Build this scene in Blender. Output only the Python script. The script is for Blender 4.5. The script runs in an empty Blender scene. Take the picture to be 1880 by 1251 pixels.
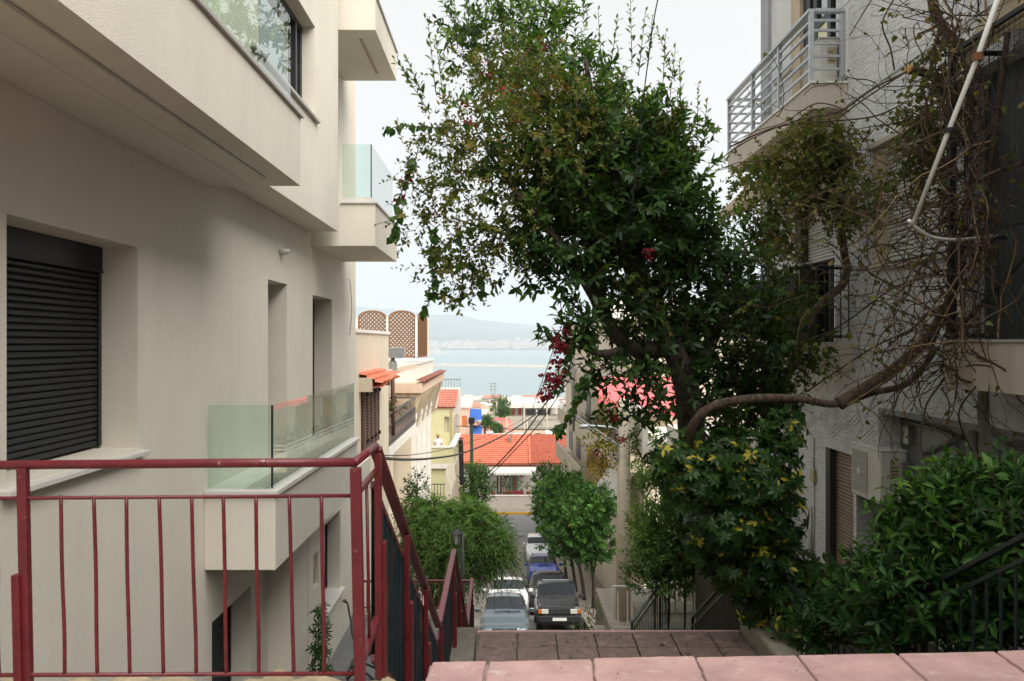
import bpy, bmesh, math, random
import numpy as np
from mathutils import Vector, Matrix

SC = bpy.context.scene
COL = SC.collection
F, CX, CY = 1650.0, 927.0, 629.0          # focal length and vanishing point, in photo pixels
R = math.radians


def P(px, py, Y):
    """a point of the photograph at distance Y in front of the camera"""
    return Vector(((px - CX) * Y / F, Y, (CY - py) * Y / F))


# ------------------------------------------------------------------ object helpers
def tag(o, label=None, cat=None, group=None, kind=None):
    if label: o['label'] = label
    if cat: o['category'] = cat
    if group: o['group'] = group
    if kind: o['kind'] = kind
    return o


def thing(name, label, cat, loc=(0, 0, 0), group=None):
    o = bpy.data.objects.new(name, None)
    o.empty_display_size = 0.2
    COL.objects.link(o)
    o.location = loc
    return tag(o, label, cat, group)


def origin(o):
    v = Vector((0, 0, 0))
    while o is not None:
        v += Vector(o.location)
        o = o.parent
    return v


def copy_tree(o, parent=None):
    c = o.copy()
    COL.objects.link(c)
    c.parent = parent
    for ch in list(o.children):
        copy_tree(ch, c)
    return c


class MB:
    """collects shapes in world coordinates and links them as ONE mesh object"""

    def __init__(self):
        self.v, self.f = [], []

    def add(self, verts, faces):
        n = len(self.v)
        self.v.extend([tuple(p) for p in verts])
        self.f.extend([tuple(n + i for i in f) for f in faces])
        return self

    def box(self, x0, x1, y0, y1, z0, z1):
        x0, x1 = min(x0, x1), max(x0, x1)
        y0, y1 = min(y0, y1), max(y0, y1)
        z0, z1 = min(z0, z1), max(z0, z1)
        return self.add([(x0, y0, z0), (x1, y0, z0), (x1, y1, z0), (x0, y1, z0),
                         (x0, y0, z1), (x1, y0, z1), (x1, y1, z1), (x0, y1, z1)],
                        [(0, 3, 2, 1), (4, 5, 6, 7), (0, 1, 5, 4), (1, 2, 6, 5), (2, 3, 7, 6), (3, 0, 4, 7)])

    def bar(self, a, b, w, h=None, up=(0, 0, 1)):
        """square bar from a to b, w wide and h high"""
        a, b = Vector(a), Vector(b)
        h = w if h is None else h
        d = (b - a).normalized()
        u = Vector(up)
        s = d.cross(u)
        if s.length < 1e-4:
            s = d.cross(Vector((1, 0, 0)))
        s.normalize()
        u = s.cross(d).normalized()
        vs = []
        for p in (a, b):
            for sx, sz in ((-1, -1), (1, -1), (1, 1), (-1, 1)):
                vs.append(p + s * (sx * w / 2) + u * (sz * h / 2))
        return self.add(vs, [(0, 1, 2, 3)[::-1], (4, 5, 6, 7), (0, 1, 5, 4), (1, 2, 6, 5), (2, 3, 7, 6), (3, 0, 4, 7)])

    def tube(self, pts, rad, n=8, smooth=0, cap=True):
        pts = [Vector(p) for p in pts]
        if not isinstance(rad, (list, tuple)):
            rad = [rad] * len(pts)
        if smooth:
            pts, rad = spline(pts, rad, smooth)
        vs, fs = [], []
        prev = None
        m = len(pts)
        for i, p in enumerate(pts):
            d = (pts[min(i + 1, m - 1)] - pts[max(i - 1, 0)])
            if d.length < 1e-9: d = Vector((0, 0, 1))
            d.normalize()
            if prev is None:
                s = d.cross(Vector((0, 0, 1)))
                if s.length < 1e-3: s = d.cross(Vector((1, 0, 0)))
            else:
                s = prev - d * prev.dot(d)
                if s.length < 1e-6: s = d.cross(Vector((1, 0, 0)))
            s.normalize()
            prev = s
            u = d.cross(s)
            for k in range(n):
                a = 2 * math.pi * k / n
                vs.append(p + (s * math.cos(a) + u * math.sin(a)) * rad[i])
        for i in range(m - 1):
            for k in range(n):
                fs.append((i * n + k, i * n + (k + 1) % n, (i + 1) * n + (k + 1) % n, (i + 1) * n + k))
        if cap:
            fs.append(tuple(range(n))[::-1])
            fs.append(tuple((m - 1) * n + k for k in range(n)))
        return self.add(vs, fs)

    def lathe(self, c, prof, n=16, axis=(0, 0, 1)):
        """profile of (radius, height) pairs spun about an axis through c"""
        c = Vector(c)
        q = Vector((0, 0, 1)).rotation_difference(Vector(axis))
        vs, fs = [], []
        for r, h in prof:
            for k in range(n):
                a = 2 * math.pi * k / n
                vs.append(c + q @ Vector((r * math.cos(a), r * math.sin(a), h)))
        for i in range(len(prof) - 1):
            for k in range(n):
                fs.append((i * n + k, i * n + (k + 1) % n, (i + 1) * n + (k + 1) % n, (i + 1) * n + k))
        fs.append(tuple(range(n))[::-1])
        fs.append(tuple((len(prof) - 1) * n + k for k in range(n)))
        return self.add(vs, fs)

    def prism(self, poly, d):
        """polygon (list of points) swept by the vector d"""
        d = Vector(d)
        poly = [Vector(p) for p in poly]
        n = len(poly)
        vs = poly + [p + d for p in poly]
        fs = [tuple(range(n))[::-1], tuple(range(n, 2 * n))]
        for i in range(n):
            fs.append((i, (i + 1) % n, n + (i + 1) % n, n + i))
        return self.add(vs, fs)

    def build(self, name, mat, parent=None, smooth=False, bevel=0, label=None):
        o_off = origin(parent) if parent is not None else Vector((0, 0, 0))
        me = bpy.data.meshes.new(name)
        me.from_pydata([(x - o_off.x, y - o_off.y, z - o_off.z) for x, y, z in self.v], [], self.f)
        bm = bmesh.new()
        bm.from_mesh(me)
        bmesh.ops.recalc_face_normals(bm, faces=bm.faces)
        bm.to_mesh(me)
        bm.free()
        if smooth:
            me.polygons.foreach_set('use_smooth', [True] * len(me.polygons))
        me.materials.append(mat)
        o = bpy.data.objects.new(name, me)
        COL.objects.link(o)
        o.parent = parent
        if bevel:
            m = o.modifiers.new('bevel', 'BEVEL')
            m.width = bevel
            m.segments = 2
            m.limit_method = 'ANGLE'
            m.angle_limit = R(40)
        if label: o['label'] = label
        return o


def spline(pts, rad, k):
    P_, R_ = [], []
    n = len(pts)
    for i in range(n - 1):
        p0, p1, p2, p3 = pts[max(i - 1, 0)], pts[i], pts[i + 1], pts[min(i + 2, n - 1)]
        for j in range(k):
            t = j / k
            P_.append(0.5 * ((2 * p1) + (p2 - p0) * t + (2 * p0 - 5 * p1 + 4 * p2 - p3) * t * t + (3 * p1 - p0 - 3 * p2 + p3) * t ** 3))
            R_.append(rad[i] * (1 - t) + rad[i + 1] * t)
    P_.append(pts[-1]); R_.append(rad[-1])
    return P_, R_


def wall_mesh(axis, c, thick, u0, u1, z0, z1, holes=(), steps=None):
    """wall in the plane axis=c (outer face) running u0..u1, with rectangular holes (ua, ub, za, zb);
    thick is signed: the wall's body lies on that side of the outer face"""
    us = sorted({u0, u1, *[h[0] for h in holes], *[h[1] for h in holes]})
    zs = sorted({z0, z1, *[h[2] for h in holes], *[h[3] for h in holes]})
    us = [u for u in us if u0 <= u <= u1]
    zs = [z for z in zs if z0 <= z <= z1]

    def solid(i, j):
        if i < 0 or j < 0 or i >= len(us) - 1 or j >= len(zs) - 1: return False
        um, zm = (us[i] + us[i + 1]) / 2, (zs[j] + zs[j + 1]) / 2
        return not any(h[0] < um < h[1] and h[2] < zm < h[3] for h in holes)

    m = MB()
    idx = {}

    def vert(i, j, s):
        k = (i, j, s)
        if k not in idx:
            d = c + (thick if s else 0)
            p = (d, us[i], zs[j]) if axis == 'x' else (us[i], d, zs[j])
            idx[k] = len(m.v)
            m.v.append(p)
        return idx[k]

    for i in range(len(us) - 1):
        for j in range(len(zs) - 1):
            if not solid(i, j): continue
            for s in (0, 1):
                m.f.append((vert(i, j, s), vert(i + 1, j, s), vert(i + 1, j + 1, s), vert(i, j + 1, s)))
            for (a, b, di, dj) in (((i, j), (i + 1, j), 0, -1), ((i, j + 1), (i + 1, j + 1), 0, 1),
                                   ((i, j), (i, j + 1), -1, 0), ((i + 1, j), (i + 1, j + 1), 1, 0)):
                if not solid(i + di, j + dj):
                    m.f.append((vert(*a, 0), vert(*b, 0), vert(*b, 1), vert(*a, 1)))
    return m


# ------------------------------------------------------------------ materials
MATS = {}


def nt(name):
    m = bpy.data.materials.new(name)
    m.use_nodes = True
    t = m.node_tree
    b = t.nodes['Principled BSDF']
    return m, t, b


def lin(*c):
    """sRGB 0-255 to linear"""
    return tuple((x / 255 / 12.92) if x / 255 <= 0.04045 else ((x / 255 + 0.055) / 1.055) ** 2.4 for x in c)


def mat(name, col, rough=0.7, var=0.10, vs=2.5, bump=0.0, bs=80, metal=0.0, col2=None, amount=0.0, ps=6.0,
        streak=0.0, spec=0.35, coat=0.0, pz=1.0):
    """painted or mineral surface: mottled colour, optional second colour in patches (wear, stains), bump"""
    m, t, b = nt(name)
    N = t.nodes.new
    tc = N('ShaderNodeTexCoord')
    n1 = N('ShaderNodeTexNoise'); n1.inputs['Scale'].default_value = vs; n1.inputs['Detail'].default_value = 6
    n1.inputs['Roughness'].default_value = 0.65
    t.links.new(tc.outputs['Object'], n1.inputs['Vector'])
    ramp = N('ShaderNodeMapRange')
    ramp.inputs['From Min'].default_value = 0.3; ramp.inputs['From Max'].default_value = 0.7
    ramp.inputs['To Min'].default_value = 1 - var; ramp.inputs['To Max'].default_value = 1 + var
    t.links.new(n1.outputs['Fac'], ramp.inputs['Value'])
    mul = N('ShaderNodeMix'); mul.data_type = 'RGBA'; mul.blend_type = 'MULTIPLY'; mul.inputs[0].default_value = 1
    mul.inputs[6].default_value = (*col, 1)
    t.links.new(ramp.outputs[0], mul.inputs[7])
    out = mul.outputs[2]
    if col2 is not None:
        n2 = N('ShaderNodeTexNoise'); n2.inputs['Scale'].default_value = ps; n2.inputs['Detail'].default_value = 8
        n2.inputs['Roughness'].default_value = 0.7
        mpz = N('ShaderNodeMapping'); mpz.inputs['Scale'].default_value = (1, 1, pz)
        t.links.new(tc.outputs['Object'], mpz.inputs['Vector']); t.links.new(mpz.outputs[0], n2.inputs['Vector'])
        r2 = N('ShaderNodeMapRange')
        lo = 0.72 - amount * 0.45
        r2.inputs['From Min'].default_value = lo; r2.inputs['From Max'].default_value = lo + 0.10
        t.links.new(n2.outputs['Fac'], r2.inputs['Value'])
        mx = N('ShaderNodeMix'); mx.data_type = 'RGBA'
        t.links.new(r2.outputs[0], mx.inputs[0])
        t.links.new(out, mx.inputs[6])
        mx.inputs[7].default_value = (*col2, 1)
        out = mx.outputs[2]
    if streak:
        mp = N('ShaderNodeMapping'); mp.inputs['Scale'].default_value = (3.0, 3.0, 0.25)
        t.links.new(tc.outputs['Object'], mp.inputs['Vector'])
        n3 = N('ShaderNodeTexNoise'); n3.inputs['Scale'].default_value = 1.3; n3.inputs['Detail'].default_value = 7
        t.links.new(mp.outputs[0], n3.inputs['Vector'])
        r3 = N('ShaderNodeMapRange')
        r3.inputs['From Min'].default_value = 0.45; r3.inputs['From Max'].default_value = 0.75
        r3.inputs['To Min'].default_value = 1; r3.inputs['To Max'].default_value = 1 - streak
        t.links.new(n3.outputs['Fac'], r3.inputs['Value'])
        m3 = N('ShaderNodeMix'); m3.data_type = 'RGBA'; m3.blend_type = 'MULTIPLY'; m3.inputs[0].default_value = 1
        t.links.new(out, m3.inputs[6]); t.links.new(r3.outputs[0], m3.inputs[7])
        out = m3.outputs[2]
    t.links.new(out, b.inputs['Base Color'])
    b.inputs['Roughness'].default_value = rough
    b.inputs['Metallic'].default_value = metal
    b.inputs['Specular IOR Level'].default_value = spec
    if coat:
        b.inputs['Coat Weight'].default_value = coat
        b.inputs['Coat Roughness'].default_value = 0.05
    if bump:
        nb = N('ShaderNodeTexNoise'); nb.inputs['Scale'].default_value = bs; nb.inputs['Detail'].default_value = 4
        t.links.new(tc.outputs['Object'], nb.inputs['Vector'])
        bp = N('ShaderNodeBump'); bp.inputs['Strength'].default_value = bump; bp.inputs['Distance'].default_value = 0.01
        t.links.new(nb.outputs['Fac'], bp.inputs['Height'])
        t.links.new(bp.outputs[0], b.inputs['Normal'])
    MATS[name] = m
    return m


def leaf_mat(name, stops, rough=0.42, trans=0.33, spec=0.35):
    """stops: (position, linear colour); picked per leaf by the attribute 'tint'"""
    m, t, b = nt(name)
    N = t.nodes.new
    at = N('ShaderNodeAttribute'); at.attribute_name = 'tint'
    cr = N('ShaderNodeValToRGB')
    el = cr.color_ramp.elements
    while len(el) < len(stops): el.new(0.5)
    for e, (p, c) in zip(el, stops):
        e.position = p; e.color = (*c, 1)
    t.links.new(at.outputs['Fac'], cr.inputs[0])
    t.links.new(cr.outputs[0], b.inputs['Base Color'])
    b.inputs['Roughness'].default_value = rough
    b.inputs['Specular IOR Level'].default_value = spec
    tr = N('ShaderNodeBsdfTranslucent')
    br = N('ShaderNodeMix'); br.data_type = 'RGBA'; br.blend_type = 'MULTIPLY'; br.inputs[0].default_value = 1
    t.links.new(cr.outputs[0], br.inputs[6]); br.inputs[7].default_value = (1.6, 1.7, 0.7, 1)
    t.links.new(br.outputs[2], tr.inputs['Color'])
    mx = N('ShaderNodeMixShader'); mx.inputs[0].default_value = trans
    t.links.new(b.outputs[0], mx.inputs[1]); t.links.new(tr.outputs[0], mx.inputs[2])
    t.links.new(mx.outputs[0], t.nodes['Material Output'].inputs['Surface'])
    return m


def glass_mat(name, tint, refl=1.0, rough=0.0):
    m, t, b = nt(name)
    N = t.nodes.new
    t.nodes.remove(b)
    fr = N('ShaderNodeFresnel'); fr.inputs['IOR'].default_value = 1.5
    mu = N('ShaderNodeMath'); mu.operation = 'MULTIPLY'; mu.inputs[1].default_value = refl; mu.use_clamp = True
    gm = N('ShaderNodeNewGeometry')
    iv = N('ShaderNodeMath'); iv.operation = 'SUBTRACT'; iv.inputs[0].default_value = 1
    t.links.new(gm.outputs['Backfacing'], iv.inputs[1])
    ff_ = N('ShaderNodeMath'); ff_.operation = 'MULTIPLY'
    t.links.new(fr.outputs[0], ff_.inputs[0]); t.links.new(iv.outputs[0], ff_.inputs[1])
    t.links.new(ff_.outputs[0], mu.inputs[0])
    tr = N('ShaderNodeBsdfTransparent'); tr.inputs['Color'].default_value = (*tint, 1)
    gl = N('ShaderNodeBsdfGlossy'); gl.inputs['Roughness'].default_value = rough
    mx = N('ShaderNodeMixShader')
    t.links.new(mu.outputs[0], mx.inputs[0]); t.links.new(tr.outputs[0], mx.inputs[1]); t.links.new(gl.outputs[0], mx.inputs[2])
    t.links.new(mx.outputs[0], t.nodes['Material Output'].inputs['Surface'])
    return m


def wavy_stucco(name, col, scale=9.0, strength=0.5):
    """trowelled render in wavy horizontal ridges"""
    m = mat(name, col, rough=0.85, var=0.06, vs=1.5, streak=0.14)
    t = m.node_tree; b = t.nodes['Principled BSDF']; N = t.nodes.new
    tc = N('ShaderNodeTexCoord')
    mp = N('ShaderNodeMapping'); mp.inputs['Scale'].default_value = (1, .55, 3.4)
    t.links.new(tc.outputs['Object'], mp.inputs['Vector'])
    n = N('ShaderNodeTexNoise'); n.inputs['Scale'].default_value = scale; n.inputs['Detail'].default_value = 3
    n.inputs['Distortion'].default_value = 1.2
    t.links.new(mp.outputs[0], n.inputs['Vector'])
    bp = N('ShaderNodeBump'); bp.inputs['Strength'].default_value = strength; bp.inputs['Distance'].default_value = 0.06
    t.links.new(n.outputs['Fac'], bp.inputs['Height']); t.links.new(bp.outputs[0], b.inputs['Normal'])
    return m


def bark_mat(name, c1, c2):
    m, t, b = nt(name)
    N = t.nodes.new
    tc = N('ShaderNodeTexCoord')
    mp = N('ShaderNodeMapping'); mp.inputs['Scale'].default_value = (1, 1, 0.35)
    t.links.new(tc.outputs['Object'], mp.inputs['Vector'])
    n = N('ShaderNodeTexNoise'); n.inputs['Scale'].default_value = 30; n.inputs['Detail'].default_value = 8
    t.links.new(mp.outputs[0], n.inputs['Vector'])
    cr = N('ShaderNodeValToRGB')
    cr.color_ramp.elements[0].position = 0.35; cr.color_ramp.elements[0].color = (*c1, 1)
    cr.color_ramp.elements[1].position = 0.7; cr.color_ramp.elements[1].color = (*c2, 1)
    t.links.new(n.outputs['Fac'], cr.inputs[0]); t.links.new(cr.outputs[0], b.inputs['Base Color'])
    bp = N('ShaderNodeBump'); bp.inputs['Strength'].default_value = 0.6; bp.inputs['Distance'].default_value = 0.02
    t.links.new(n.outputs['Fac'], bp.inputs['Height']); t.links.new(bp.outputs[0], b.inputs['Normal'])
    b.inputs['Roughness'].default_value = 0.9
    return m


# ------------------------------------------------------------------ foliage
LEAF5 = (np.array([(0, 0, 0), (.42, .5, .07), (.5, 0, 0), (.42, -.5, .07), (1, 0, -.10)], float),
         [(0, 3, 4, 2), (0, 2, 4, 1)])
LEAF8 = (np.array([(0, 0, 0), (.22, .34, .05), (.25, 0, 0), (.22, -.34, .05), (.6, .5, .03), (.62, 0, -.03), (.6, -.5, .03), (1, 0, -.16)], float),
         [(0, 3, 2), (0, 2, 1), (3, 6, 5, 2), (2, 5, 4, 1), (6, 7, 5), (5, 7, 4)])
HEART = (np.array([(0, 0, 0), (-.05, .3, .06), (.3, .55, .08), (.3, 0, 0), (-.05, -.3, .06), (.3, -.55, .08), (1, 0, -.1)], float),
         [(0, 3, 2, 1), (0, 4, 5, 3), (3, 6, 2), (3, 5, 6)])


def unit(a):
    return a / np.maximum(np.linalg.norm(a, axis=-1, keepdims=True), 1e-9)


def leaves(name, m, parent, C, D, Nn, L, W, tint, tmpl=LEAF5):
    """one mesh of many leaves: base points C, axes D, normals Nn, lengths L, width/length W, colour pick tint"""
    T, faces = tmpl
    D = unit(D)
    S = unit(np.cross(Nn, D))
    U = np.cross(D, S)
    W = np.broadcast_to(W, L.shape)
    V = (C[:, None, :] + L[:, None, None] * (T[None, :, 0, None] * D[:, None, :]
         + T[None, :, 1, None] * W[:, None, None] * S[:, None, :] + T[None, :, 2, None] * U[:, None, :]))
    k = T.shape[0]
    off = np.array(origin(parent)) if parent is not None else np.zeros(3)
    V = V.reshape(-1, 3) - off
    n = len(L)
    base = (np.arange(n) * k)[:, None]
    loops = np.concatenate([np.array(f) for f in faces])
    sizes = np.array([len(f) for f in faces])
    lv = (base + loops[None, :]).reshape(-1)
    tot = np.tile(sizes, n)
    start = np.concatenate([[0], np.cumsum(tot)[:-1]])
    me = bpy.data.meshes.new(name)
    me.vertices.add(len(V)); me.vertices.foreach_set('co', V.astype(np.float32).ravel())
    me.loops.add(len(lv)); me.loops.foreach_set('vertex_index', lv.astype(np.int32))
    me.polygons.add(len(tot)); me.polygons.foreach_set('loop_start', start.astype(np.int32))
    me.polygons.foreach_set('loop_total', tot.astype(np.int32))
    me.polygons.foreach_set('use_smooth', np.ones(len(tot), bool))
    at = me.attributes.new('tint', 'FLOAT', 'POINT')
    at.data.foreach_set('value', np.repeat(np.clip(tint, 0, 1), k).astype(np.float32))
    me.update(); me.validate()
    me.materials.append(m)
    o = bpy.data.objects.new(name, me)
    COL.objects.link(o)
    o.parent = parent
    return o


def sprays(rng, clumps, tw_len=0.35, per=9, leaf=0.08, up=0.35, droop=0.0, jitter=0.5, shell=0.5, spread=0.9):
    """leafy twigs scattered through ellipsoids. clump = (centre, radii, twigs[, tint centre])
    returns leaf base points, axes, normals, lengths, tints and the twigs' end points"""
    C, D, Nn, L, T, tw = [], [], [], [], [], []
    for cl in clumps:
        c, r, n = np.array(cl[0], float), np.array(cl[1], float), int(cl[2])
        tc = cl[3] if len(cl) > 3 else 0.5
        if n <= 0: continue
        d = unit(rng.normal(size=(n, 3)))
        rad = rng.random(n) ** shell
        p = c + d * rad[:, None] * r
        axis = unit(d * 0.7 * rad[:, None] + rng.normal(size=(n, 3)) * jitter + np.array([0, 0, up]))
        tl = tw_len * rng.uniform(0.5, 1.3, n)
        q = unit(np.cross(axis, rng.normal(size=(n, 3))))
        w = np.cross(axis, q)
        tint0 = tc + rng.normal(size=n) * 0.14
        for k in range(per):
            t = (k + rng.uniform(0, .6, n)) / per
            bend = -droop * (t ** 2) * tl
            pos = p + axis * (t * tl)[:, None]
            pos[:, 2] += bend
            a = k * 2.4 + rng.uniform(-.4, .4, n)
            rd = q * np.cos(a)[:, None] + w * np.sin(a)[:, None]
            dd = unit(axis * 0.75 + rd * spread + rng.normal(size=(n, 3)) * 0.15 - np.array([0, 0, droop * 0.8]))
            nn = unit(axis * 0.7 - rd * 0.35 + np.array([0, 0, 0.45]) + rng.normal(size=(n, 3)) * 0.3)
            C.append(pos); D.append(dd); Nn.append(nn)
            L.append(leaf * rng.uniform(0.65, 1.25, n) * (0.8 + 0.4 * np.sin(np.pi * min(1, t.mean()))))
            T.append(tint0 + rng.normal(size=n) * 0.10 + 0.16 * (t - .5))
        e = p + axis * tl[:, None]
        e[:, 2] -= droop * tl
        tw.append(np.concatenate([p, e], axis=1))
    return (np.concatenate(C), np.concatenate(D), np.concatenate(Nn), np.concatenate(L), np.concatenate(T), np.concatenate(tw))


def twig_mesh(m, tw, r=0.004, every=1):
    for a in tw[::every]:
        m.tube([a[:3], a[3:]], [r, r * .5], n=3, cap=False)


def pclump(px, py, rx, ry, Y, n, dy=None, tint=0.5):
    """ellipsoid clump given by its outline in the photograph and its distance"""
    c = P(px, py, Y)
    a, b = rx * Y / F, ry * Y / F
    return (c, (a, dy if dy else (a + b) / 2, b), n, tint)
# ================================================================== camera, light, air
cam_d = bpy.data.cameras.new('camera')
cam = bpy.data.objects.new('camera', cam_d)
COL.objects.link(cam)
cam.rotation_euler = (R(90), 0, 0)
cam_d.sensor_width = 36
cam_d.lens = F / 1880 * 36
cam_d.shift_x = (940 - CX) / 1880
cam_d.shift_y = (CY - 625.5) / 1880
cam_d.clip_start = 0.05
cam_d.clip_end = 40000
cam_d.dof.use_dof = True
cam_d.dof.focus_distance = 9.5
cam_d.dof.aperture_fstop = 7.0
SC.camera = cam

SUN_EL, SUN_AZ = 50, 138          # degrees; azimuth measured clockwise from +Y
w = bpy.data.worlds.new('World')
SC.world = w
w.use_nodes = True
wt = w.node_tree
bg = wt.nodes['Background']
sky = wt.nodes.new('ShaderNodeTexSky')
sky.sky_type = 'NISHITA'
sky.sun_disc = False
sky.sun_elevation = R(SUN_EL)
sky.sun_rotation = R(SUN_AZ)
sky.air_density = 1.0
sky.dust_density = 5.0
sky.ozone_density = 1.0
hs = wt.nodes.new('ShaderNodeHueSaturation')
hs.inputs['Saturation'].default_value = 0.35
wt.links.new(sky.outputs[0], hs.inputs['Color'])
# high overcast: the blue sky shows faintly through an even layer of white cloud
tcw = wt.nodes.new('ShaderNodeTexCoord')
mpw = wt.nodes.new('ShaderNodeMapping'); mpw.inputs['Scale'].default_value = (1, 1, 3)
wt.links.new(tcw.outputs['Generated'], mpw.inputs['Vector'])
nw = wt.nodes.new('ShaderNodeTexNoise'); nw.inputs['Scale'].default_value = 2.2; nw.inputs['Detail'].default_value = 5
wt.links.new(mpw.outputs[0], nw.inputs['Vector'])
rw = wt.nodes.new('ShaderNodeMapRange')
rw.inputs['From Min'].default_value = 0.3; rw.inputs['From Max'].default_value = 0.7
rw.inputs['To Min'].default_value = 0.80; rw.inputs['To Max'].default_value = 0.95
wt.links.new(nw.outputs['Fac'], rw.inputs['Value'])
cl = wt.nodes.new('ShaderNodeMix'); cl.data_type = 'RGBA'
cl.inputs[7].default_value = (7.65, 7.68, 7.6, 1)
wt.links.new(rw.outputs[0], cl.inputs[0]); wt.links.new(hs.outputs[0], cl.inputs[6])
wt.links.new(cl.outputs[2], bg.inputs['Color'])
bg.inputs['Strength'].default_value = 0.093

sun_d = bpy.data.lights.new('sun', 'SUN')
sun_d.energy = 4.4
sun_d.angle = R(65)
sun_d.color = (1.0, 0.95, 0.87)
sun = bpy.data.objects.new('sun', sun_d)
COL.objects.link(sun)
sv = Vector((math.sin(R(SUN_AZ)) * math.cos(R(SUN_EL)), math.cos(R(SUN_AZ)) * math.cos(R(SUN_EL)), math.sin(R(SUN_EL))))
sun.rotation_euler = (-sv).to_track_quat('-Z', 'Y').to_euler()
sun.location = (0, -20, 40)

SC.view_settings.view_transform = 'Standard'
SC.view_settings.look = 'None'
SC.view_settings.exposure = 0.46
SC.view_settings.gamma = 1
SC.cycles.max_bounces = 8
SC.cycles.transparent_max_bounces = 24
SC.cycles.volume_bounces = 1
SC.cycles.caustics_reflective = False
SC.cycles.caustics_refractive = False
SC.cycles.use_denoising = True

# ================================================================== materials
M_cream = mat('cream_render', (.72, .68, .595), rough=.9, var=.04, vs=1.2, bump=.5, bs=100, streak=.04, spec=.15)
M_soffit = mat('soffit_paint', (.70, .67, .60), rough=.9, var=.03, vs=1.0, bump=.06, bs=120, spec=.15)
M_marble = mat('sill_marble', (.62, .61, .58), rough=.35, var=.08, vs=5, spec=.4)
M_marbled = mat('grey_marble_trim', (.42, .40, .37), rough=.4, var=.10, vs=6, spec=.4)
M_shutter = mat('anthracite_shutter', (.020, .022, .026), rough=.6, var=.10, vs=5, col2=(.06, .06, .06), amount=.18, ps=40, spec=.4)
M_black = mat('black_aluminium', (.012, .013, .015), rough=.35, var=.05)
M_glassrail = glass_mat('balcony_glass', (.88, .955, .915), 1.5)
M_pane = glass_mat('window_glass', (.10, .12, .12), 2.6)
M_edge = mat('glass_edge', (.01, .03, .03), rough=.15)
M_red = mat('oxblood_paint', (.125, .012, .019), rough=.38, var=.18, vs=9, bump=.12, bs=60, col2=(.075, .007, .010), amount=.42, ps=10, spec=.5)
M_redworn = mat('oxblood_paint_chipped', (.125, .013, .020), rough=.42, var=.2, vs=9, bump=.15, bs=60, col2=(.50, .36, .34), amount=.22, ps=30, spec=.5)
M_corr = mat('peeling_blue_sheet', (.008, .022, .029), rough=.6, var=.4, vs=12, col2=(.10, .030, .020), amount=.40, ps=26, pz=.10, streak=.3, spec=.25)
M_pink = mat('pink_concrete_tile', (.49, .315, .30), rough=.85, var=.20, vs=4, bump=.8, bs=55, col2=(.56, .44, .40), amount=.33, ps=9)
M_paver = mat('worn_paving', (.18, .125, .108), rough=.85, var=.28, vs=9, bump=.7, bs=35, col2=(.33, .20, .19), amount=.33, ps=5)
M_grout = mat('grey_grout', (.30, .22, .20), rough=.95, var=.2, vs=12, bump=.3, bs=60)
M_conc = mat('concrete', (.29, .265, .225), rough=.92, var=.16, vs=5, bump=.4, bs=50, streak=.12)
M_concd = mat('dark_concrete', (.17, .155, .13), rough=.92, var=.2, vs=4, bump=.4, bs=50, col2=(.07, .075, .045), amount=.3)
M_rubble = mat('broken_stone', (.34, .28, .19), rough=.95, var=.22, vs=8, bump=.7, bs=30, col2=(.30, .22, .14), amount=.35, ps=9)
M_soil = mat('soil', (.045, .035, .024), rough=1, var=.35, vs=6, bump=.8, bs=25)
M_asphalt = mat('asphalt', (.175, .165, .155), rough=.85, var=.14, vs=2.0, bump=.35, bs=120, col2=(.25, .235, .21), amount=.35, ps=1.2)
M_asphalt2 = mat('newer_asphalt', (.15, .15, .155), rough=.85, var=.10, vs=1.0, bump=.3, bs=120)
M_pave = mat('pavement_slabs', (.25, .22, .185), rough=.85, var=.14, vs=3, bump=.25, bs=50)
M_yellow = mat('yellow_kerb_paint', (.55, .30, .02), rough=.7, var=.2, vs=6, col2=(.35, .32, .28), amount=.22, ps=8)
M_ground = mat('dry_ground', (.26, .23, .175), rough=1, var=.25, vs=.05, col2=(.09, .11, .05), amount=.4, ps=.06)
M_greypave = mat('grey_yard_tile', (.13, .13, .13), rough=.6, var=.12, vs=5, bump=.1, bs=60)

# ================================================================== setting
SEA = -45.0
PROF = [(-60, -5.6), (16, -5.6), (27, -9.95), (33, -10.75), (53, -14.4), (65, -15.1), (82, -15.75), (95, -15.9), (200, -20.5),
        (690, -44.0), (715, -47)]


def prof(y):
    for (a, za), (b, zb) in zip(PROF, PROF[1:]):
        if a <= y <= b: return za + (zb - za) * (y - a) / (b - a)
    return PROF[0][1] if y < PROF[0][0] else PROF[-1][1]


g = MB()
xs = [-900, -400, -150, -60, -30, -14, -6, -2, 0, 2, 4, 6, 14, 30, 60, 150, 400, 900]
ys = [-60, -10, 16, 20, 27, 33, 40, 46, 53, 58, 65, 72, 82, 95, 120, 160, 200, 280, 360, 440, 520, 600, 660, 690, 715]
for y in ys:
    for x in xs:
        g.v.append((x, y, prof(y) - .02))
for j in range(len(ys) - 1):
    for i in range(len(xs) - 1):
        a = j * len(xs) + i
        g.f.append((a, a + 1, a + 1 + len(xs), a + len(xs)))
tag(g.build('ground', M_ground, smooth=True), kind='structure', label='dry sloping ground under the town')

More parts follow.
